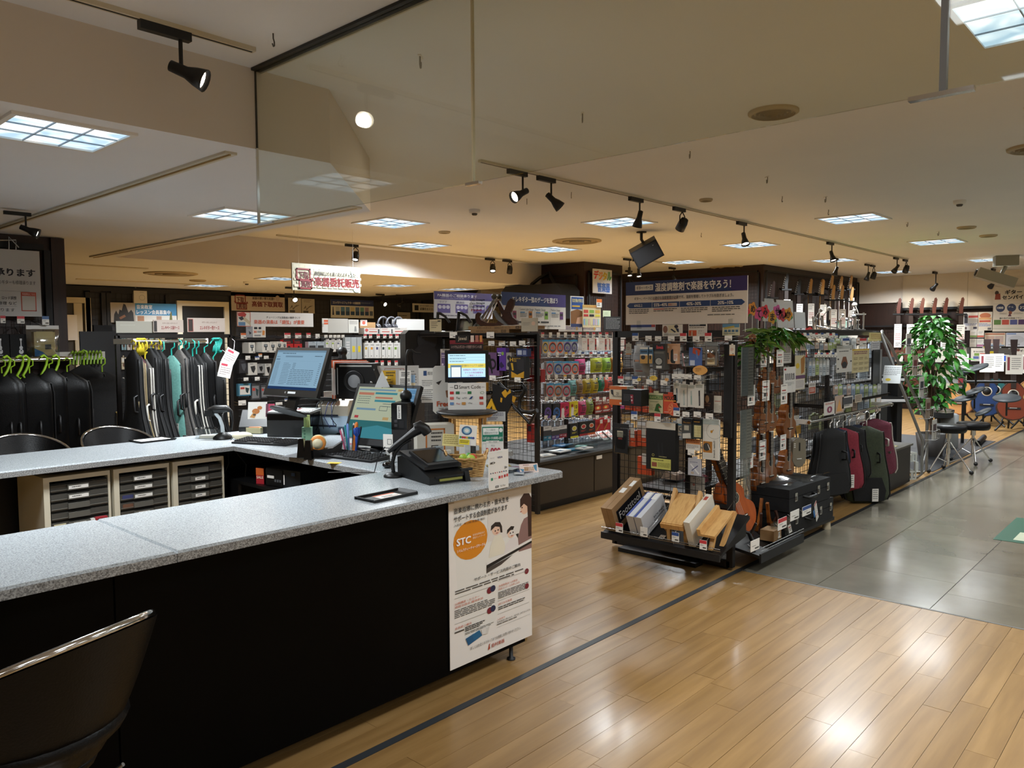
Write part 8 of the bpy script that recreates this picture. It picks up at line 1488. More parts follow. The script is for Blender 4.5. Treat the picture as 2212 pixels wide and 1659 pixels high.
for k,(px,els,col,lab) in enumerate((((252,694,335,719),[('L',.1,.3,.6,.45,1,'#a8a498',.4)],'#9c988c','blank greyed sign in a clear holder over the case rack, left'),((332,691,397,718),[('R',.02,.1,.12,.95,'#2f2a28'),('T',.3,.2,.8,.34,'ギグケースをしっかりとキープ','#6a4a42'),('T',.26,.48,.86,.78,'エレキベース用ケース','#8a3234',.02)],'#b8aaa0','sign for electric bass cases over the case rack'),((406,687,487,717),[('R',.03,.1,.14,.95,'#3a302c'),('F',.02,.08,.15,.97,.01,'#a84a42'),('T',.38,.25,.78,.38,'ギグケースをしっかりとキープ','#6a4a42'),('T',.32,.55,.84,.85,'エレキギター用ケース','#8a3234',.02)],'#b8aaa0','sign for electric guitar cases over the case rack'))):
 board(Plane('Y',GYB-.02*k),px,'sign_board',lab,'sign',els,col,.005)
rg=random.Random(4)
for k in range(24):
 x,y=262+(k%8)*12,(726,768,815)[k//8]
 goods(Plane('Y',7.3),(x,y,x+10,y+30),'card',rg.choice(['#c8b89a','#8fb0b8','#d8d0c8','#c09a80','#a8b8c8']),[('R',.1,.1,.9,.4,'#e0dcd4'),('C',.5,.65,.25,.15,'#7a5a4a')],.01,'far_card','small pale card glimpsed behind the gig bag rack, '+ordinal(k//8)+' row, '+ordinal(k%8)+' from the left','card','pale cards behind the gig bag rack')
t=thing('rear_shelf','dark board behind the gig bag rack carrying pale cards','display rack',(0,0,0));part('board',MB().box(2.5,7.32,0,3.35,7.34,1.66,'#1c1c1f'),t)
board(TB,(242,655,384,697),'banner','long lesson recruiting banner, photo of players left and blue right','banner',[('R',0,0,.36,1,'#a8a29a'),('P',[(.04,1),(.05,.6),(.08,.4),(.11,.6),(.13,.35),(.16,.4),(.19,.05),(.22,.1),(.26,.5),(.3,.35),(.33,.5),(.34,1)],'#1c1a1a'),('P',[(.12,.75),(.2,.6),(.22,.7),(.14,.85)],'#8a5a3a'),('R',.36,0,1,.62,'#3a84b4'),('R',.36,.62,1,1,'#cfcfcb'),('R',.39,.66,.49,.92,'#a87a5a'),('R',.68,.66,.76,.92,'#a88a7a'),('T',.38,.08,.62,.3,'音楽教室','#eef2f4',.01),('T',.38,.34,.90,.57,'レッスン会員募集中','#eef2f4',.02),('P',[(.88,.9),(.9,.45),(.92,.4),(.93,.9)],'#6a6a3a')],'#cfcfcb',.008)
q=Plane('Y',YB-.08).p(304,655);t=thing('wireless_box','white square wireless access box high on the back wall, cable above it','access point',q);part('housing',MB().box(-.11,0,0,.11,.05,.21,'#d8d6d0'),t);part('ring',MB().prt(.22,.21,[('O',.62,.55,.22,.22,.08,'#6a6a68'),('L',.45,.12,.85,.17,1,'#6a6a68')],0),t);part('cable',MB().tube([(-.05,.05,.21),(-.08,.05,.45),(-.3,.05,.66),(-1.2,.05,.68)],.012,'#b8b6b0',6),t)
board(Plane('Y',7.6),(205,717,240,762),'poster','cream and purple lesson poster beside the white door frame','poster',[('R',0,.56,1,1,'#4a3058'),('R',.08,.62,.92,.95,'#c8c4c8'),('E',.35,.35,.2,.1,'#d8b84a'),('E',.75,.35,.15,.15,'#b05a4a'),('L',.1,.08,.7,.18,2,'#8a4a2a')],'#d0c8b4');board(Plane('Y',7.6),(208,765,240,800),'poster','small red and white poster under the cream and purple one','poster',[('R',.1,.1,.9,.4,'#c05a5a'),('L',.1,.5,.9,.9,4,'#6a5a5a',.3)],'#c8b4a8')
t=thing('poster_board','narrow dark board carrying the small posters by the door','panel',(0,0,0));part('board',MB().box(pY(203,740,7.62).x,7.61,0,pY(243,740,7.62).x,7.64,1.72,'wall_black'),t)
# left pillar wall
LP_=Plane('Y',7.40)
loc,w,h=LP_.rect(-70,538,93,683)
t=thing('sign_board','white repair service sign in a clear sleeve on the brown wall at the left edge','sign',loc);part('backing',MB().box(-w/2,0,0,w/2,.01,h,'#c9c8c6'),t);part('print',MB().prt(w,h,[('R',.05,.62,.84,.623,'#6a6a6a'),('R',.05,.85,.66,.853,'#6a6a6a'),('F',.72,.63,.93,.92,.014,'#b8503a'),('R',.72,.63,.93,.69,'#b8503a'),('R',.735,.70,.915,.905,'#c9c4bc')]),t)
part('lettering',MB().prt(w,h,[('T',.10,.28,.93,.40,'修理承ります','#22222c',.035),('T',.10,.46,.93,.52,'店頭お買い上げのギターも修理承ります','#33333a'),('T',.30,.70,.66,.75,'ネック・ロッド調整','#33333a',.01),('T',.30,.78,.66,.83,'配線修理 など','#33333a',.01),('T',.30,.88,.63,.93,'も承ります','#33333a'),('T',.74,.642,.91,.68,'料金表はこちら','#e8d8d0')],-.0015),t)
part('hook',MB().tube([(.05,.01,h),(.05,0,h+.1),(.12,0,h+.02)],.006,'wire_chrome',6).tube([(.1,.01,h),(.1,0,h+.08),(-.2,0,h+.05)],.006,'wire_chrome',6),t)
zr_=LP_.p(80,777).z;RLY=7.0;zr_=pY(80,777,RLY).z
t=thing('case_rail','thick chrome rail of long black cases before the brown wall','rail',(0,0,0));part('rail',MB().tube([(-.6,RLY,zr_),(pY(155,776,RLY).x,RLY,zr_)],.022,'chrome',10),t);part('arm',MB().box(pY(153,776,RLY).x-.01,RLY,zr_-.02,pY(153,776,RLY).x+.01,7.5,zr_+.02,'white').box(.6,RLY,zr_-.02,.62,7.5,zr_+.02,'white'),t)
for k,(px,yt,w,lab) in enumerate(((2,806,.26,'first from the left edge'),(22,806,.2,'second from the left edge'),(62,806,.32,'third from the left edge'),(104,795,.26,'fourth from the left edge'),(143,803,.34,'right end, quilted'))):
 P=pY(px,yt,RLY);gigcase((P.x,RLY-.02,P.z-1.15),-.25+.1*(k%2),w,1.15,.15,'leather','long black padded case on a lime hanger, '+lab,'box','#151517','long_case','long black cases at the left',zr_-P.z,'#8fb81e')
for k,x in enumerate((12,40,53,92,118)):
 P=pY(x,778,RLY);solo('case_hanger',MB().tube([(-.03,0,.02),(0,0,.035),(.03,0,.01),(.02,0,-.04),(0,0,-.08),(-.03,0,-.12),(-.01,0,-.15),(.03,0,-.13)],.010,'#8fb81e',6),'lime green hanger on the thick rail, '+ordinal(k)+' from the left','hanger',(P.x,RLY-.03,zr_),.4,'lime hangers at the left')
P=pY(168,768,7.3);P1=pY(226,764,7.3);t=thing('case_rail','white rail with lime hangers beside the brown pillar','rail',(0,0,0));part('rail',MB().box(P.x,7.29,P1.z-.05,P1.x,7.31,P1.z+.02,'#b8b4aa').box(P.x-.2,7.29,P1.z-.05,P.x,7.46,P1.z+.02,'#b8b4aa'),t)
for k in range(9):
 P=pY(160+k*7.5,772,7.24);solo('case_hanger',MB().tube([(-.03,0,.03),(0,0,.045),(.03,0,.02),(.02,0,-.03),(0,0,-.07)],.009,'#7a9a2a',6),'olive green hanger on the white rail, '+ordinal(k)+' from the left','hanger',(P.x,7.27,P1.z-.02),1.0,'olive hangers on the white rail')
P=pY(222,803,7.2);gigcase((P.x-.02,7.16,P.z-1.05),-.1,.42,1.05,.2,'black_fabric','black and khaki gig bag with khaki pocket straps, right of the brown pillar','box','#9a7f4a','gig_bag',None,.12,'#8fb81e','fab_khaki')
P=pY(188,800,7.3);gigcase((P.x-.05,7.22,P.z-1.05),-.4,.34,1.1,.2,'black_fabric','black gig bag half hidden behind the khaki trimmed one','box','#101012','gig_bag',None,.12,'#8fb81e')
for k,(px,lab,gk) in enumerate((((-18,770,20,770),'left, cut by the picture edge',0),((22,724,68,774),'right',1))):
 px=(px[0],722,px[2],774);loc,w,h=Plane('Y',7.25).rect(*px);t=thing('tote_bag','black cloth bag with a white guitar outline, '+lab,'bag',loc,0,'black guitar tote bags');part('bag',MB().box(-w/2,-.02,0,w/2,.02,h,'black_fabric'),t);part('print',MB().prt(w,h,[('E',.5,.72,.11,.1,'#c8c8c8'),('E',.5,.56,.08,.08,'#c8c8c8'),('R',.475,.25,.525,.55,'#c8c8c8'),('R',.45,.18,.55,.26,'#c8c8c8'),('C',.5,.68,.03,.03,'#222222'),('L',.3,.86,.7,.92,1,'#c8c8c8')],-.02),t);part('hook',MB().tube([(0,0,h),(0,.1,h+.05),(0,.22,h+.05)],.005,'wire_chrome',5),t)
loc,w,h=Plane('Y',7.22).rect(58,703,131,774);t=thing('gift_pack','clear bag with white header holding cream and blue parcels on the brown wall','packet',loc,.1);part('header',MB().box(-w/2,-.004,h*.88,w/2,.0,h,'#cfcdc8'),t);part('bag',MB().pillow(w,h*.9,.07,'film',6,6),t);part('parcel',MB().box(-w*.3,-.02,.02,w*.34,.03,h*.8,'#c8b478').prt(w*.64,h*.78,[('R',.1,.05,.9,.3,'#d8c88a'),('P',[(0,1),(.0,.7),(.4,.85),(.6,1)],'#2f6a9a'),('R',.5,.55,.8,.75,'#4a4a48'),('L',.1,.35,.6,.5,3,'#6a5a3a',.3)],-.02,-w*.3,.02),t);part('hook',MB().tube([(0,0,h),(0,.2,h+.04)],.005,'wire_chrome',5),t)
for k,(px,tp) in enumerate((((0,682,11,698),RED),((36,683,52,699),RED),((90,683,105,702),'#4a6a9a'))):hook_at(Plane('Y',7.2),px,.24,'price card on the brown wall, '+('leftmost','middle','right, blue topped')[k],'price cards on the brown wall',tp)
# hanging electric guitars
def eguitar(loc,rz,lab,bodyc,headc,grp,s=1.0,tag_=True,hl=.16,bw=.62):
 t=thing('electric_guitar',lab,'guitar',loc,rz,grp);t.scale=(s,)*3
 part('headstock',MB().prism([(-.018,-.02),(.018,-.02),(.018,.02),(.03,.15),(.018,.175),(.0,.165),(-.022,.05)],-.02,-.005,headc),t)
 k=MB()
 for i in range(6):k.box(-.05+.006*i,-.018,.0+.024*i,-.03+.008*i,-.008,.010+.024*i,'chrome')
 part('tuner',k,t,kind='stuff')
 part('neck',MB().box(-.022,-.02,-.5,.022,0,-.02,headc).box(-.023,-.026,-.5,.023,-.02,-.02,'#2a1a12'),t)
 bp=[(.0,-.42),(.05,-.46),(.12,-.40),(.15,-.47),(.11,-.60),(.16,-.74),(.13,-.86),(0,-.90),(-.14,-.86),(-.17,-.74),(-.11,-.60),(-.16,-.46),(-.13,-.38),(-.07,-.46)]
 bp=[(p[0]*bw,p[1]) for p in bp];part('body',MB().prism(bp,-.03,.015,bodyc).prism([(p[0]*.6+.02,p[1]*.6-.26) for p in bp],-.032,-.03,'#d8d4c8').box(-.04,-.04,-.8,.04,-.03,-.77,'chrome'),t)
 if tag_:part('price_sheet',MB().box(-.04,-.05,-.42,.04,-.048,-.14,'paper').prt(.08,.28,[('L',.1,.05,.9,.3,3,'#8a8a8a',.4),('L',.1,.4,.9,.7,4,'#b06a6a',.4),('L',.2,.8,.9,.95,2,'#4a4a4a',.4)],-.05,-.04,-.42),t)
 part('hanger',MB().box(-.06,-.035,-.03,.06,.0,-.012,'black').tube([(0,.0,-.02),(0,hl,.0)],.012,'black',6),t);return t
GP_=Plane('Y',GY-.2);GE_='electric guitars on the brown wall'
for k,(x,y,c,hc,lab) in enumerate(((1697,622,'#3a2018','#2a2a2c','dark headed electric guitar, first on the wall'),(1724,632,'#8a8a8c','#17171a','black headed electric guitar, second on the wall'),(1749,632,'#8a1f1a','light_wood','red electric guitar with maple head, third on the wall'),(1773,632,'#d8d4c8','light_wood','maple headed electric guitar, fourth on the wall'),(1795,622,'#26262a','light_wood','maple headed electric guitar, fifth on the wall'),(1815,624,'#8fb0a0','light_wood','sea green electric guitar, sixth on the wall'),(1836,622,'#d8d8d4','light_wood','white electric guitar, last on the wall'),(1798,645,'#2a2a2c','light_wood','front row electric guitar before the fifth one'),(1817,645,'#9ab0a4','light_wood','front row electric guitar before the sixth one'),(1838,648,'#dcdad4','light_wood','front row electric guitar before the last one'),(1775,634,'#c8b8a0','light_wood','front row electric guitar before the fourth one'))):
 P=pY(x,y,GY-.2-(.25 if k>6 else 0));eguitar((P.x,P.y,P.z),-.75,lab,c,hc,GE_,1.5,True,.31 if k>6 else.16)
P=Plane('X',GX-.2).p(1668,640);eguitar(P,-.9,'lone dark headstock guitar on the side face of the guitar wall','#2a1512','#2a1512',None,1.5,False)
XP=Plane('X',XR-.3)
for k,x in enumerate((1941,1968,1991,2018,2042,2076)):
 P=XP.p(x,675);eguitar(P,-PI/2+.25,'brown headed guitar along the far right wall, '+ordinal(k)+' from the left','#cfd0c0' if k>3 else '#5a2f20','#5a2a1c','guitars on the far right wall',1.75,bw=.48)
panel('wire_lattice',7.5,1.55,(XR-.06,6.6,.2),-PI/2,'brown-backed black mesh behind the guitars and posters of the far right wall')
X2=Plane('X',XR-.14)
z9=lambda X,Y:(1930+X/6.146,560+Y/6.146)
for px,nm,lab,cat,els,col in(((1310,365,1760,960),'poster','large cream guitar course poster with cartoon players, far right','poster',[('E',.10,.13,.06,.05,'#3a2a22'),('P',[(.04,.28),(.06,.16),(.2,.14),(.22,.28)],'#8a3a24'),('R',.0,.375,1,.378,'#8a7a5a'),*[('E',.22+.33*i,.47,.135,.09,'#2a3558') for i in range(3)],('E',.52,.58,.05,.04,'#8a4a2a'),('P',[(.45,.66),(.5,.58),(.56,.66)],'#5a2a3a'),('L',.2,.58,.42,.62,3,'#5a4a3a',.3),('L',.62,.58,.9,.62,3,'#5a4a3a',.3),*[('R',.04+.24*i,.735,.25+.24*i,.845,c) for i,c in enumerate(('#5a7a3a','#b84a3a','#4a4f84','#4a2a58'))],('R',.0,.93,1,.935,'#6a8a5a'),('T',.34,.07,.84,.17,'ギター','#1a1616',.04),('T',.26,.19,.88,.28,'センパイ','#1a1616',.04),('T',.12,.44,.31,.49,'1000','#e8e4d8',.02),('T',.46,.43,.6,.47,'ゲーム','#e8e4d8',.02),('T',.8,.44,.96,.5,'3つ!','#e8e4d8',.02),('T',.2,.68,.85,.72,'選べる4つの料金プラン','#2a2622',.01)],'#d6ccbc'),((925,705,1115,945),'poster','white poster with a figure and red title left of the course poster','poster',[('R',.05,.1,.3,.6,'#3a3a44'),('R',.35,.18,1,.3,'#b04a48'),('R',.3,.35,1,.6,'#b8b8bc'),('L',.05,.62,.95,.75,2,'#4a5a8a',.5),('R',.05,.8,.25,.95,'#5a4a4a'),('R',.7,.8,.95,.92,'#3a3a4a')],'#cfccca'),((1120,700,1305,945),'poster','colourful illustrated poster left of the course poster','poster',[('E',.5,.2,.4,.15,'#b06a4a'),('R',.05,.3,.95,.42,'#c89a6a'),('R',.1,.45,.9,.55,'#b8503a'),('L',.05,.62,.95,.8,3,'#5a7ab0',.5),('R',.7,.85,.95,.97,'#6a6a6a')],'#cfc6b8'),((1205,975,1480,1155),'poster','cream and orange printed sheet under the posters','sheet',[('R',.03,.05,.97,.15,'#b06a4a'),('R',.08,.25,.48,.85,'#d0a888'),('R',.52,.25,.92,.85,'#c8a890'),('L',.1,.3,.9,.8,6,'#7a8aa8',.3),('R',.03,.9,.97,.97,'#5a7aa0')],'#d2c6b4'),((1488,975,1760,1160),'poster','pale blue grey picture sheet at the right edge','sheet',[('E',.5,.5,.4,.3,'#b8b8bc'),('R',.05,.05,.5,.12,'#5a7ab0')],'#c6c6cc'),((1025,1180,1245,1355),'counter_card','leaning price plan card with green and red squares','card',[('R',.2,.38,.5,.58,'#7a9a4a'),('R',.55,.38,.9,.58,'#c05a4a'),('R',.15,.62,.48,.82,'#5a6aa0'),('R',.52,.62,.85,.82,'#4a3a70'),('T',.15,.2,.95,.32,'選べる4つの料金プラン','#3a3630',.01)],'#d6cfc4'),((1605,1180,1760,1355),'counter_card','leaning course card cut by the right edge','card',[('E',.3,.15,.15,.1,'#6a3a2a'),('T',.45,.1,1,.3,'ギタ','#1a1616',.03),('L',.1,.5,.9,.7,3,'#6a655a',.3),('R',.1,.8,.35,.97,'#5a7a3a'),('R',.4,.8,.65,.97,'#b84a3a')],'#d6cfc4')):
 board(X2 if px[1]<1100 else Plane('X',XR-.36),R1(z9,*px),nm,lab,cat,els,col)
for k,px in enumerate(((1015,945,1105,1040),(1110,945,1200,1040),(1010,1055,1100,1165),(1105,1055,1195,1165))):
 board(Plane('X',XR-.2),R1(z9,*px),'leaflet_stack','small leaflet rack pocket left of the cream sheet, '+('upper left','upper right','lower left','lower right')[k],'leaflets',[('R',0,.7,1,.95,('#7a9a5a','#b85a48','#c8c4bc','#a86a8a')[k]),('L',.15,.15,.85,.5,3,'#6a6a6a',.3)],'#cfccc6',.03,'leaflet pockets')
for k,px in enumerate(((1190,1160,1270,1215),(1280,1222,1360,1275))):board(Plane('X',XR-.3),R1(z9,*px),'memo','yellow price memo by the tablet, '+('upper','lower')[k],'memo',[('L',.2,.2,.9,.8,2,'#8a6a1a',.4)],'#d8c020')
P=Plane('X',XR-.4).p(2185,783);loc,w,h=Plane('X',XR-.36).rect(*R1(z9,1265,1265,1525,1362));t=thing('tablet','white framed tablet with a bright blue screen on the wall counter','tablet',loc,-PI/2,None,-.25);part('frame',MB().box(-w/2,0,0,w/2,.02,h,'white'),t);part('screen',MB().prt(w*.84,h*.76,[('R',0,0,1,1,'screen_tab')],0,z0=h*.12),t)
zc=X2.p(2180,784).z;t=thing('wall_counter','narrow dark counter along the far right wall with grey back','shelf',(0,0,0));part('board',MB().box(XR-.5,-2,zc-.05,XR-.07,6.0,zc,'black'),t);part('back_board',MB().box(XR-.1,-1,zc,XR-.08,4.2,zc+.3,'#5a534c'),t)
def aguitar(loc,lab,c,edge,s=1.2,tagc=True):
 t=thing('acoustic_guitar',lab,'guitar',loc,-PI/2+.3,'acoustic guitars on floor stands',rx=-.12);t.scale=(s,)*3
 pr=[(.205*math.sqrt(max(0,math.sin(PI*(k/32)**.9)))*(1-.33*math.exp(-((k/32-.58)/.13)**2)-.25*k/32),.5*k/32) for k in range(33)]
 po=pr+[(-r,z) for r,z in reversed(pr[1:-1])]
 part('body',MB().prism(po,-.05,.05,edge,smooth=True),t);part('top',MB().prism([(p[0]*.95,.012+p[1]*.95) for p in po],-.053,-.05,c),t)
 part('sound_hole',MB().lathe([(.062,-.0535),(.062,-.0545),(.05,-.0545)],'#cfc8b8',24,(0,0,.33),'y').lathe([(.05,-.0545),(.05,-.055),(.001,-.055)],'black',20,(0,0,.33),'y'),t)
 part('bridge',MB().box(-.08,-.065,.14,.08,-.053,.165,'#17110e').box(-.04,-.07,.155,.04,-.064,.16,'white'),t);part('neck',MB().box(-.027,-.065,.40,.027,-.04,.86,'#2a1a12'),t)
 part('headstock',MB().prism([(-.03,.86),(.03,.86),(.04,1.02),(-.04,1.02)],-.06,-.045,'#2a1512'),t)
 part('tuner',MB().box(-.06,-.055,.9,-.04,-.045,.915,'chrome').box(-.06,-.055,.95,-.04,-.045,.965,'chrome').box(.04,-.055,.9,.06,-.045,.915,'chrome').box(.04,-.055,.95,.06,-.045,.965,'chrome'),t)
 if tagc:part('price_sheet',MB().box(-.09,-.08,.58,.09,-.078,.82,'paper').prt(.18,.24,[('R',.1,.1,.25,.8,'#8a3a44'),('L',.35,.15,.9,.8,6,'#6a6a6a',.3)],-.08,-.09,.58),t)
 part('stand',MB().tube([(-.2,-.12,-.13),(-.1,-.02,-.02),(-.1,.1,0),(0,.16,.3)],.012,'black',6).tube([(.2,-.12,-.13),(.1,-.02,-.02),(.1,.1,0),(0,.16,.3)],.012,'black',6).tube([(0,.16,.3),(0,.34,-.13)],.012,'black',6),t)
for x,y,c,e_,lab in((2129,921,'#12305f','#101626','blue acoustic guitar'),(2186,926,'#7a2f10','#2a1209','dark sunburst acoustic guitar'),(2220,930,'#c89a5a','#8a5a2a','pale natural acoustic guitar cut by the right edge'),(2072,916,'#c08a4e','#8a4a24','natural acoustic guitar behind the drum stand'),(2148,905,'#1a5a5a','#101c1c','teal guitar half hidden behind the blue one')):
 P=pX(x,y,15.9 if 'teal' in lab else 14.9 if 'sunburst' in lab else 15.4);aguitar((P.x,P.y,max(.17,P.z)),lab+' by the far wall',c,e_,1.3)
 # potted tree
rg=random.Random(33);TBs=pX(2012,880,11.2)
t=thing('potted_tree','artificial green leafy tree in a pot behind the ladder rack','plant',(11.2,TBs.y,0));top=pX(2012,672,11.2).z
part('pot',MB().lathe([(.14,0),(.18,.3),(.17,.3),(.15,.27)],'#2a2522',18),t)
stems=[[(0,0,.27),(.02*math.cos(a),.02*math.sin(a),.7),(.05*math.cos(a),.05*math.sin(a),1.1),(r*math.cos(a),r*math.sin(a),z)] for a,r,z in[(k*1.1,.12+.1*(k%3),1.35+.1*(k%4)) for k in range(7)]]
tr_=MB()
for s_ in stems:tr_.tube(s_,[.016,.014,.011,.005],'bark',6)
part('stem',tr_,t)
LT=[leafmesh(.11,.065,'leaf',.5),leafmesh(.13,.07,'leaf',.3)]
zl=top-.06
for k in range(520):
 z=.62+(zl-.62)*rg.random()**.75;u=(z-.62)/(zl-.62);R=.40*math.sin(PI*(.12+.83*u))**.8;a=rg.random()*2*PI;r=R*math.sqrt(rg.uniform(.15,1))
 if k<298:
  o=part('leaf',LT[k%2],t);o.location=(r*math.cos(a),r*math.sin(a),z);o.rotation_euler=(rg.uniform(-1.0,.3),rg.uniform(-.5,.5),a-PI/2+rg.uniform(-.6,.6))
 else:
  if k==298:rest_=MB()
  rest_.T=Matrix.Translation((r*.8*math.cos(a),r*.8*math.sin(a),z))@Matrix.Rotation(a-PI/2,4,'Z')@Matrix.Rotation(rg.uniform(-1,.3),4,'X');rest_.add([(0,0,0),(.035,.05,.005),(0,.12,-.03),(-.035,.05,.005)],[(0,1,2,3)],'leaf')
part('inner_leaves',rest_,t,kind='stuff')
# ladder-shaped magazine rack, crate
b0,b1=Vector((9.37,2.40,0)),Vector((9.72,2.44,0));H_=pX(1950,715,9.0).z
t=thing('magazine_rack','grey tubular A-frame rack with wire pockets of leaflets','magazine rack',(0,0,0))
apx=Vector((8.95,2.72,H_))
A_=MB().tube([b0+Vector((-.28,.25,.02)),b0+Vector((-.02,.04,.015)),b0+Vector((0,0,.05)),b0+Vector((0,.0,.42)),apx-Vector((.03,0,.04)),apx,apx+Vector((.12,.04,-.02))],.016,'tube_grey',8)
A_.tube([b1+Vector((-.3,.4,.02)),b1+Vector((0,.03,.015)),b1+Vector((0,0,.05)),b1+Vector((0,.01,.6)),apx+Vector((.38,.03,-.15)),apx+Vector((.12,.04,-.02))],.016,'tube_grey',8)
A_.tube([b0+Vector((0,0,.3)),b1+Vector((0,0,.36))],.012,'tube_grey',8);A_.tube([b0+Vector((0,0,.12)),b1+Vector((0,0,.3))],.01,'tube_grey',8)
part('frame',A_,t)
for k in range(5):
 z=.42+.24*k;u=(z-.4)/(H_-.4);c=b0.lerp(apx,u*.85)+Vector((.24,-.03,0));c.z=z;w=MB()
 for q in(0,.10):w.tube([c+Vector((-.12,.03,q)),c+Vector((-.1,-.06,q)),c+Vector((.12,-.06,q)),c+Vector((.14,.03,q))],.004,'wire_chrome',5)
 for q in(-.1,-.03,.04,.11):w.tube([c+Vector((q,-.06,0)),c+Vector((q,-.06,.1))],.003,'wire_chrome',4)
 part('wire_pocket',w,t)
 L=MB().box(c.x-.09,c.y-.035,z+.0,c.x+.09,c.y-.028,z+.22,('#b8b4ae','#8a7a6a','#c4c0ba','#a89a8a','#c8c4bc')[k]).box(c.x-.06,c.y-.037,z+.08,c.x+.06,c.y-.035,z+.17,('#4a3a3a','#5a3a30','#3a3a40','#6a2f34','#5a5a60')[k])
 o=solo('leaflet',L,'leaflets in the wire pockets of the ladder rack, '+ordinal(4-k)+' pocket from the top','leaflet',(0,0,0));o['group']='leaflets in the ladder rack'
cx_,cy_=9.20,2.66
t=thing('storage_crate','two-tier white plastic crate of papers beside the ladder rack','crate',(cx_-.0,cy_,0),-.75);W2,D2=.20,.13
for z in(0,.2):
 m=MB();m.box(-W2,-D2,z,W2,D2,z+.008,'#c8ccc8')
 for s in(-1,1):
  m.box(-W2,s*D2-.004,z+.08,W2,s*D2+.004,z+.10,'#c8ccc8').box(s*W2-.004,-D2,z+.08,s*W2+.004,D2,z+.10,'#c8ccc8')
  for i in range(10):m.box(-W2+.043*i,s*D2-.003,z,-W2+.043*i+.018,s*D2+.003,z+.09,'#c8ccc8')
  for i in range(7):m.box(s*W2-.003,-D2+.04*i,z,s*W2+.003,-D2+.04*i+.016,z+.09,'#c8ccc8')
 part('basket',m,t)
for x in(-1,1):
 for y in(-1,1):part('leg',MB().box(x*W2-.016,y*D2-.016,.1,x*W2+.016,y*D2+.016,.2,'#c8ccc8'),t)
solo('paper_stack',MB().box(-.17,-.1,0,.17,.1,.06,'paper').box(-.15,-.08,.06,.15,.08,.064,'#8a3a24').box(-.1,-.06,.064,.08,.05,.066,'#2a2420'),'stack of papers with a red brown cover in the white crate','papers',(cx_,cy_,.209),-.75)
# drum kit and stools
t=thing('floor_mat','dark mat under the electronic drum kit','mat',(0,0,0));part('sheet',MB().box(9.9,2.42,0.0005,13.3,4.2,.006,'#17191e'),t)
t=thing('rolled_mat','black roll lying on the floor beyond the drum stools','roll',(13.0,2.55,.045),.1);part('roll',MB().lathe([(.035,-.4),(.04,-.38),(.04,.38),(.035,.4)],'black',12,(0,0,0),'x'),t)
for k,(x,y,zt_,lab) in enumerate(((2047,1020,917,'nearer'),(2100,1000,912,'farther'))):
 P=pz(x,y,0);zt=pX(x,zt_,P.x).z;P.y=max(P.y,2.1);t=thing('drum_stool','round black drum stool on chrome tripod legs, '+lab+' one','stool',(P.x,P.y,0),.4+k,'drum stools');zt=max(.42,zt)
 part('seat',MB().lathe([(.02,zt-.09),(.17,zt-.085),(.185,zt-.06),(.185,zt-.015),(.165,zt),(.02,zt+.004)],'leather',24),t);part('post',MB().tube([(0,0,.08),(0,0,zt-.08)],.016,'chrome',10).lathe([(.03,zt-.16),(.03,zt-.09)],'chrome',12).lathe([(.024,.22),(.024,.28)],'chrome',10),t)
 for i in range(3):
  a=2*PI*i/3;l=part('leg',MB().tube([(.02*math.cos(a),.02*math.sin(a),zt-.2),(.24*math.cos(a),.24*math.sin(a),.03)],.009,'chrome',6).tube([(.02*math.cos(a+.1),.02*math.sin(a+.1),.12),(.13*math.cos(a),.13*math.sin(a),.17)],.006,'chrome',6),t);part('rubber_foot',MB().sph((.25*math.cos(a),.25*math.sin(a),.026),.026,'black',8),l)
t=thing('electronic_drum_kit','black electronic drum kit with grey rubber pads behind the stools','drum kit',(12.5,3.1,0));D0=Vector((12.5,3.1,0))
def pad(px,py,X,r,tilt,nm='pad',kk=0):
 P=pX(px,py,X)-D0;m=MB();m.T=Matrix.Translation(P)@Matrix.Rotation(tilt,4,'X')@Matrix.Rotation(-.25,4,'Y')
 r*=.78;m.lathe([(.02,-.03),(r*.97,-.012),(r,0),(r*.96,.012),(.02,.018)],'#33383c',22);part(nm,m,t)
 part('arm',MB().tube([P-Vector((0,0,.02)),P+Vector((.12,.02,-.25))],.012,'black',6),t)
for px,py,r,tl,nm in((2068,800,.17,.35,'cymbal_pad'),(2108,795,.19,-.3,'cymbal_pad'),(2105,845,.16,-.35,'tom_pad'),(2085,860,.17,-.2,'tom_pad'),(2124,890,.13,-.45,'tom_pad'),(2175,860,.2,.0,'cymbal_pad')):pad(px,py,12.4,r*1.1,tl,nm)
for px,py,nm in((2030,885,'snare_pad'),(2005,880,'snare_pad')):
 P=pX(px,py,12.0)-D0;m=MB().lathe([(.17,-.10),(.175,-.02),(.17,0),(.16,.004),(.02,.004)],'#26292c',24,P).lathe([(.178,-.03),(.182,-.01),(.178,.008)],'chrome',24,P);part(nm,m,t);part('arm',MB().tube([P-Vector((0,0,.08)),(P.x,P.y,.25)],.016,'black',6),t)
P=pX(2050,822,12.4)-D0;part('sound_module',MB().box(P.x-.1,P.y-.2,P.z-.03,P.x+.05,P.y+.22,P.z+.05,'#9a9c9c').box(P.x-.11,P.y-.2,P.z-.02,P.x-.1,P.y-.14,P.z+.04,'#8a2a34'),t)
fr=MB()
for a,b in(((-.4,.3,0),(-.4,.3,1.0)),((.3,-.35,0),(.3,-.35,1.05)),((.3,.5,0),(.3,.5,1.0)),((-.4,.3,.6),(.3,.5,.62)),((.3,.5,.62),(.3,-.35,.62)),((-.4,.3,.32),(.3,.5,.3)),((.3,-.35,.9),(.3,-1.0,.92)),((.3,.5,.95),(.2,.0,.97))):fr.tube([a,b],.022,'black',8)
part('frame',fr,t)
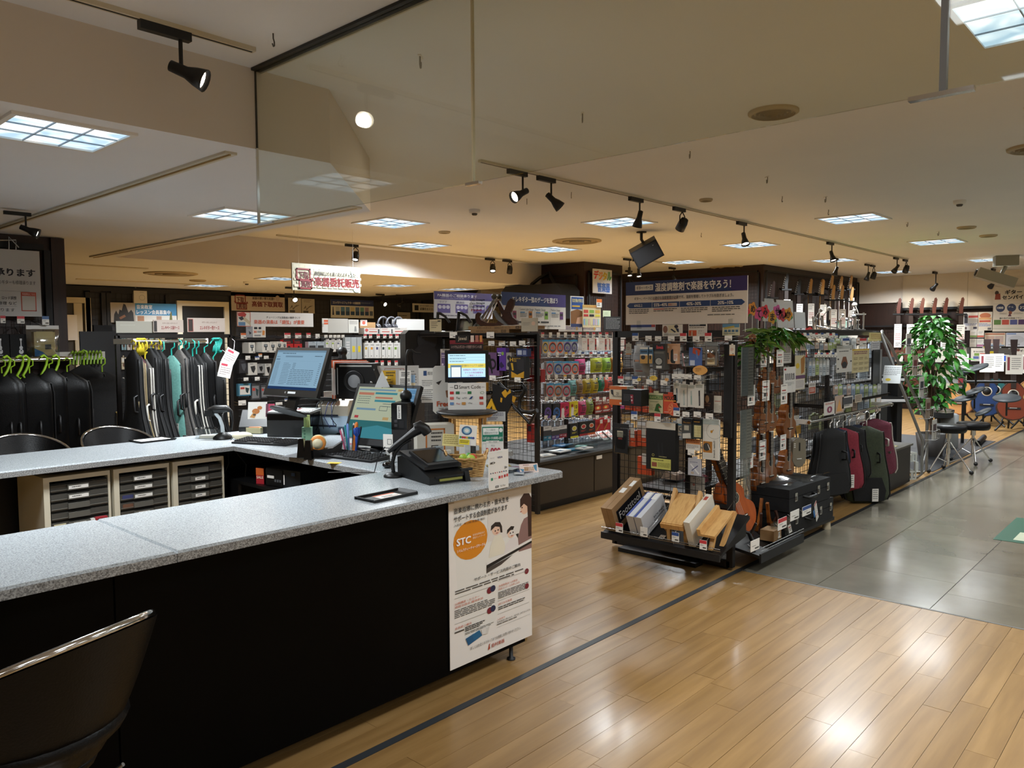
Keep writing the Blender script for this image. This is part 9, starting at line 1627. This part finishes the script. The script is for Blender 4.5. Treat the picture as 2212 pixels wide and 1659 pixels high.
P=pz(2075,975,0)-D0;part('bass_drum',MB().lathe([(.14,0),(.15,.02),(.15,.46),(.12,.48),(.02,.48)],'#8a8c8c',22,(P.x+.3,P.y+.25,0)),t)
t=thing('keyboard_piano','dark stacked keyboards on a stand between the end panel and the plant','keyboard',(10.1,3.3,0),-.9)
for z,d in((.75,0),(1.0,.12)):part('keybed',MB().box(-.5,-.15+d,z,.5,.15+d,z+.08,'black').box(-.5,-.17+d,z+.02,.5,-.15+d,z+.05,'#b8b8b8'),t)
part('stand',MB().box(-.45,-.1,0,-.40,.2,1.0,'black').box(.40,-.1,0,.45,.2,1.0,'black').box(-.45,.15,.3,.45,.19,.36,'black'),t);part('back_panel',MB().box(-.6,.5,0,.6,.52,1.3,'#4a4c4e'),t)
CX=Plane('X',10.4);loc,w,h=CX.rect(1122,600,1250,690);t=thing('speaker_bag','huge black carrying bag with handles hung on the brown column','bag',loc,-PI/2)
part('bag',MB().prism([(-w/2,0),(w/2,0),(w/2,h*.65),(w*.42,h*.8),(-w*.42,h*.8),(-w/2,h*.65)],-.5,.0,'black_fabric'),t);part('handle',MB().tube([(-.3,-.2,h*.78),(-.12,-.1,h*1.0),(0,.02,h*1.12),(.12,-.1,h*1.0),(.3,-.2,h*.78)],.03,'black',8),t)
CY=Plane('Y',7.8);board(CY,(1281,582,1322,634),'hand_sign','hand-lettered rainbow sign cut from white board on the column','sign',[('T',.04,.06,.30,.42,'デ','#c83a34',.05),('T',.30,.10,.5,.45,'ジ','#d8822a',.05),('T',.5,.1,.74,.45,'タ','#c8b02a',.05),('T',.74,.08,.97,.45,'ル','#4a9a4a',.05),('T',.22,.55,.9,.95,'管楽器','#2f5fb0',.05)],'#d0d0d0',.01)
board(Plane('X',8.9),(1906,788,1944,828),'music_sheet','open white music chart on a stand behind the gondola corner','sheet',[('L',.05,.1,.95,.6,5,'#6a6a6a',.3),('E',.3,.8,.15,.08,'#c8b03a')],'#c4c8c8',tilt=-.3)
t=thing('exit_sign','green and cream running figure exit sign stuck on the grey floor tiles','floor sign',(7.42,.98,.0012),0);part('sheet',MB().box(-.48,-.28,0,.48,.28,.0012,'#1c5a40'),t)
m=MB();m.T=Matrix.Rotation(-PI/2,4,'X')@Matrix.Rotation(0,4,'Y');m.T=Matrix.Rotation(-PI/2,4,'X');
for e in([(-.4,.16),(-.1,.16),(-.1,-.16),(-.4,-.16)],[(.02,.02),(.25,.02),(.25,.1),(.42,0),(.25,-.1),(.25,-.02),(.02,-.02)]):
 part('print',MB().add([(p[0],p[1],.0016) for p in e],[tuple(range(len(e)-1,-1,-1))],'#c8cdb0'),t)
part('print',MB().add([(p[0],p[1],.002) for p in((-.3,.1),(-.24,.1),(-.2,.02),(-.14,.06),(-.12,.03),(-.2,-.04),(-.16,-.13),(-.2,-.14),(-.26,-.06),(-.34,-.14),(-.37,-.12),(-.3,-.0))],[tuple(range(12))],'#1c5a40'),t)
# last pieces
q=pX(2172,588,14.6);t=thing('projector','grey projector on a box bracket under the ceiling at the upper right','projector',(14.6,q.y,ZM),-1.2)
part('bracket',MB().box(-.16,-.12,-.16,.16,.12,0,'#8d8878').tube([(0,0,-.16),(-.05,0,-.28)],.03,'#8d8878',8),t);m=MB();m.T=Matrix.Translation((-.1,0,-.36))@Matrix.Rotation(.35,4,'Y');m.box(-.32,-.14,-.08,.24,.14,.08,'#989384').lathe([(.05,-.34),(.06,-.31)],'dark',14,(0,.04,0),'x');part('housing',m,t)
P,w,h,rz,sc=fc(800,868,838,925,z=ZC+.05,off=-30);t=thing('receipt_printer','cream receipt printer half hidden behind the sales screen','printer',(3.26,4.36,ZC),-.9);part('body',MB().prism([(0,0),(.2,0),(.2,.15),(.06,.19),(0,.12)],-.08,.08,'#c9c6ba','x'),t);part('cover',MB().box(-.07,.06,.155,.07,.2,.165,'#a9a79c'),t)
for k,(x,y,a) in enumerate(((490,785,.5),(483,815,.25))):
 P=pY(x,y,GYR-.25);t=thing('swing_tag','large white printed tag dangling at the right end of the gig bags, '+('upper','lower')[k],'price tag',P,-.2,'large tags on the gig bags',0,a);part('card',MB().box(-.05,0,0,.05,.002,.12,'paper').prt(.1,.12,[('R',.1,.1,.6,.25,'#a83a4a'),('L',.1,.35,.9,.9,4,'#7a6a6a',.35)],0),t);part('string',MB().tube([(0,0,.12),(0,.1,.2),(0,.2,.22)],.002,'#d0d0d0',4),t)
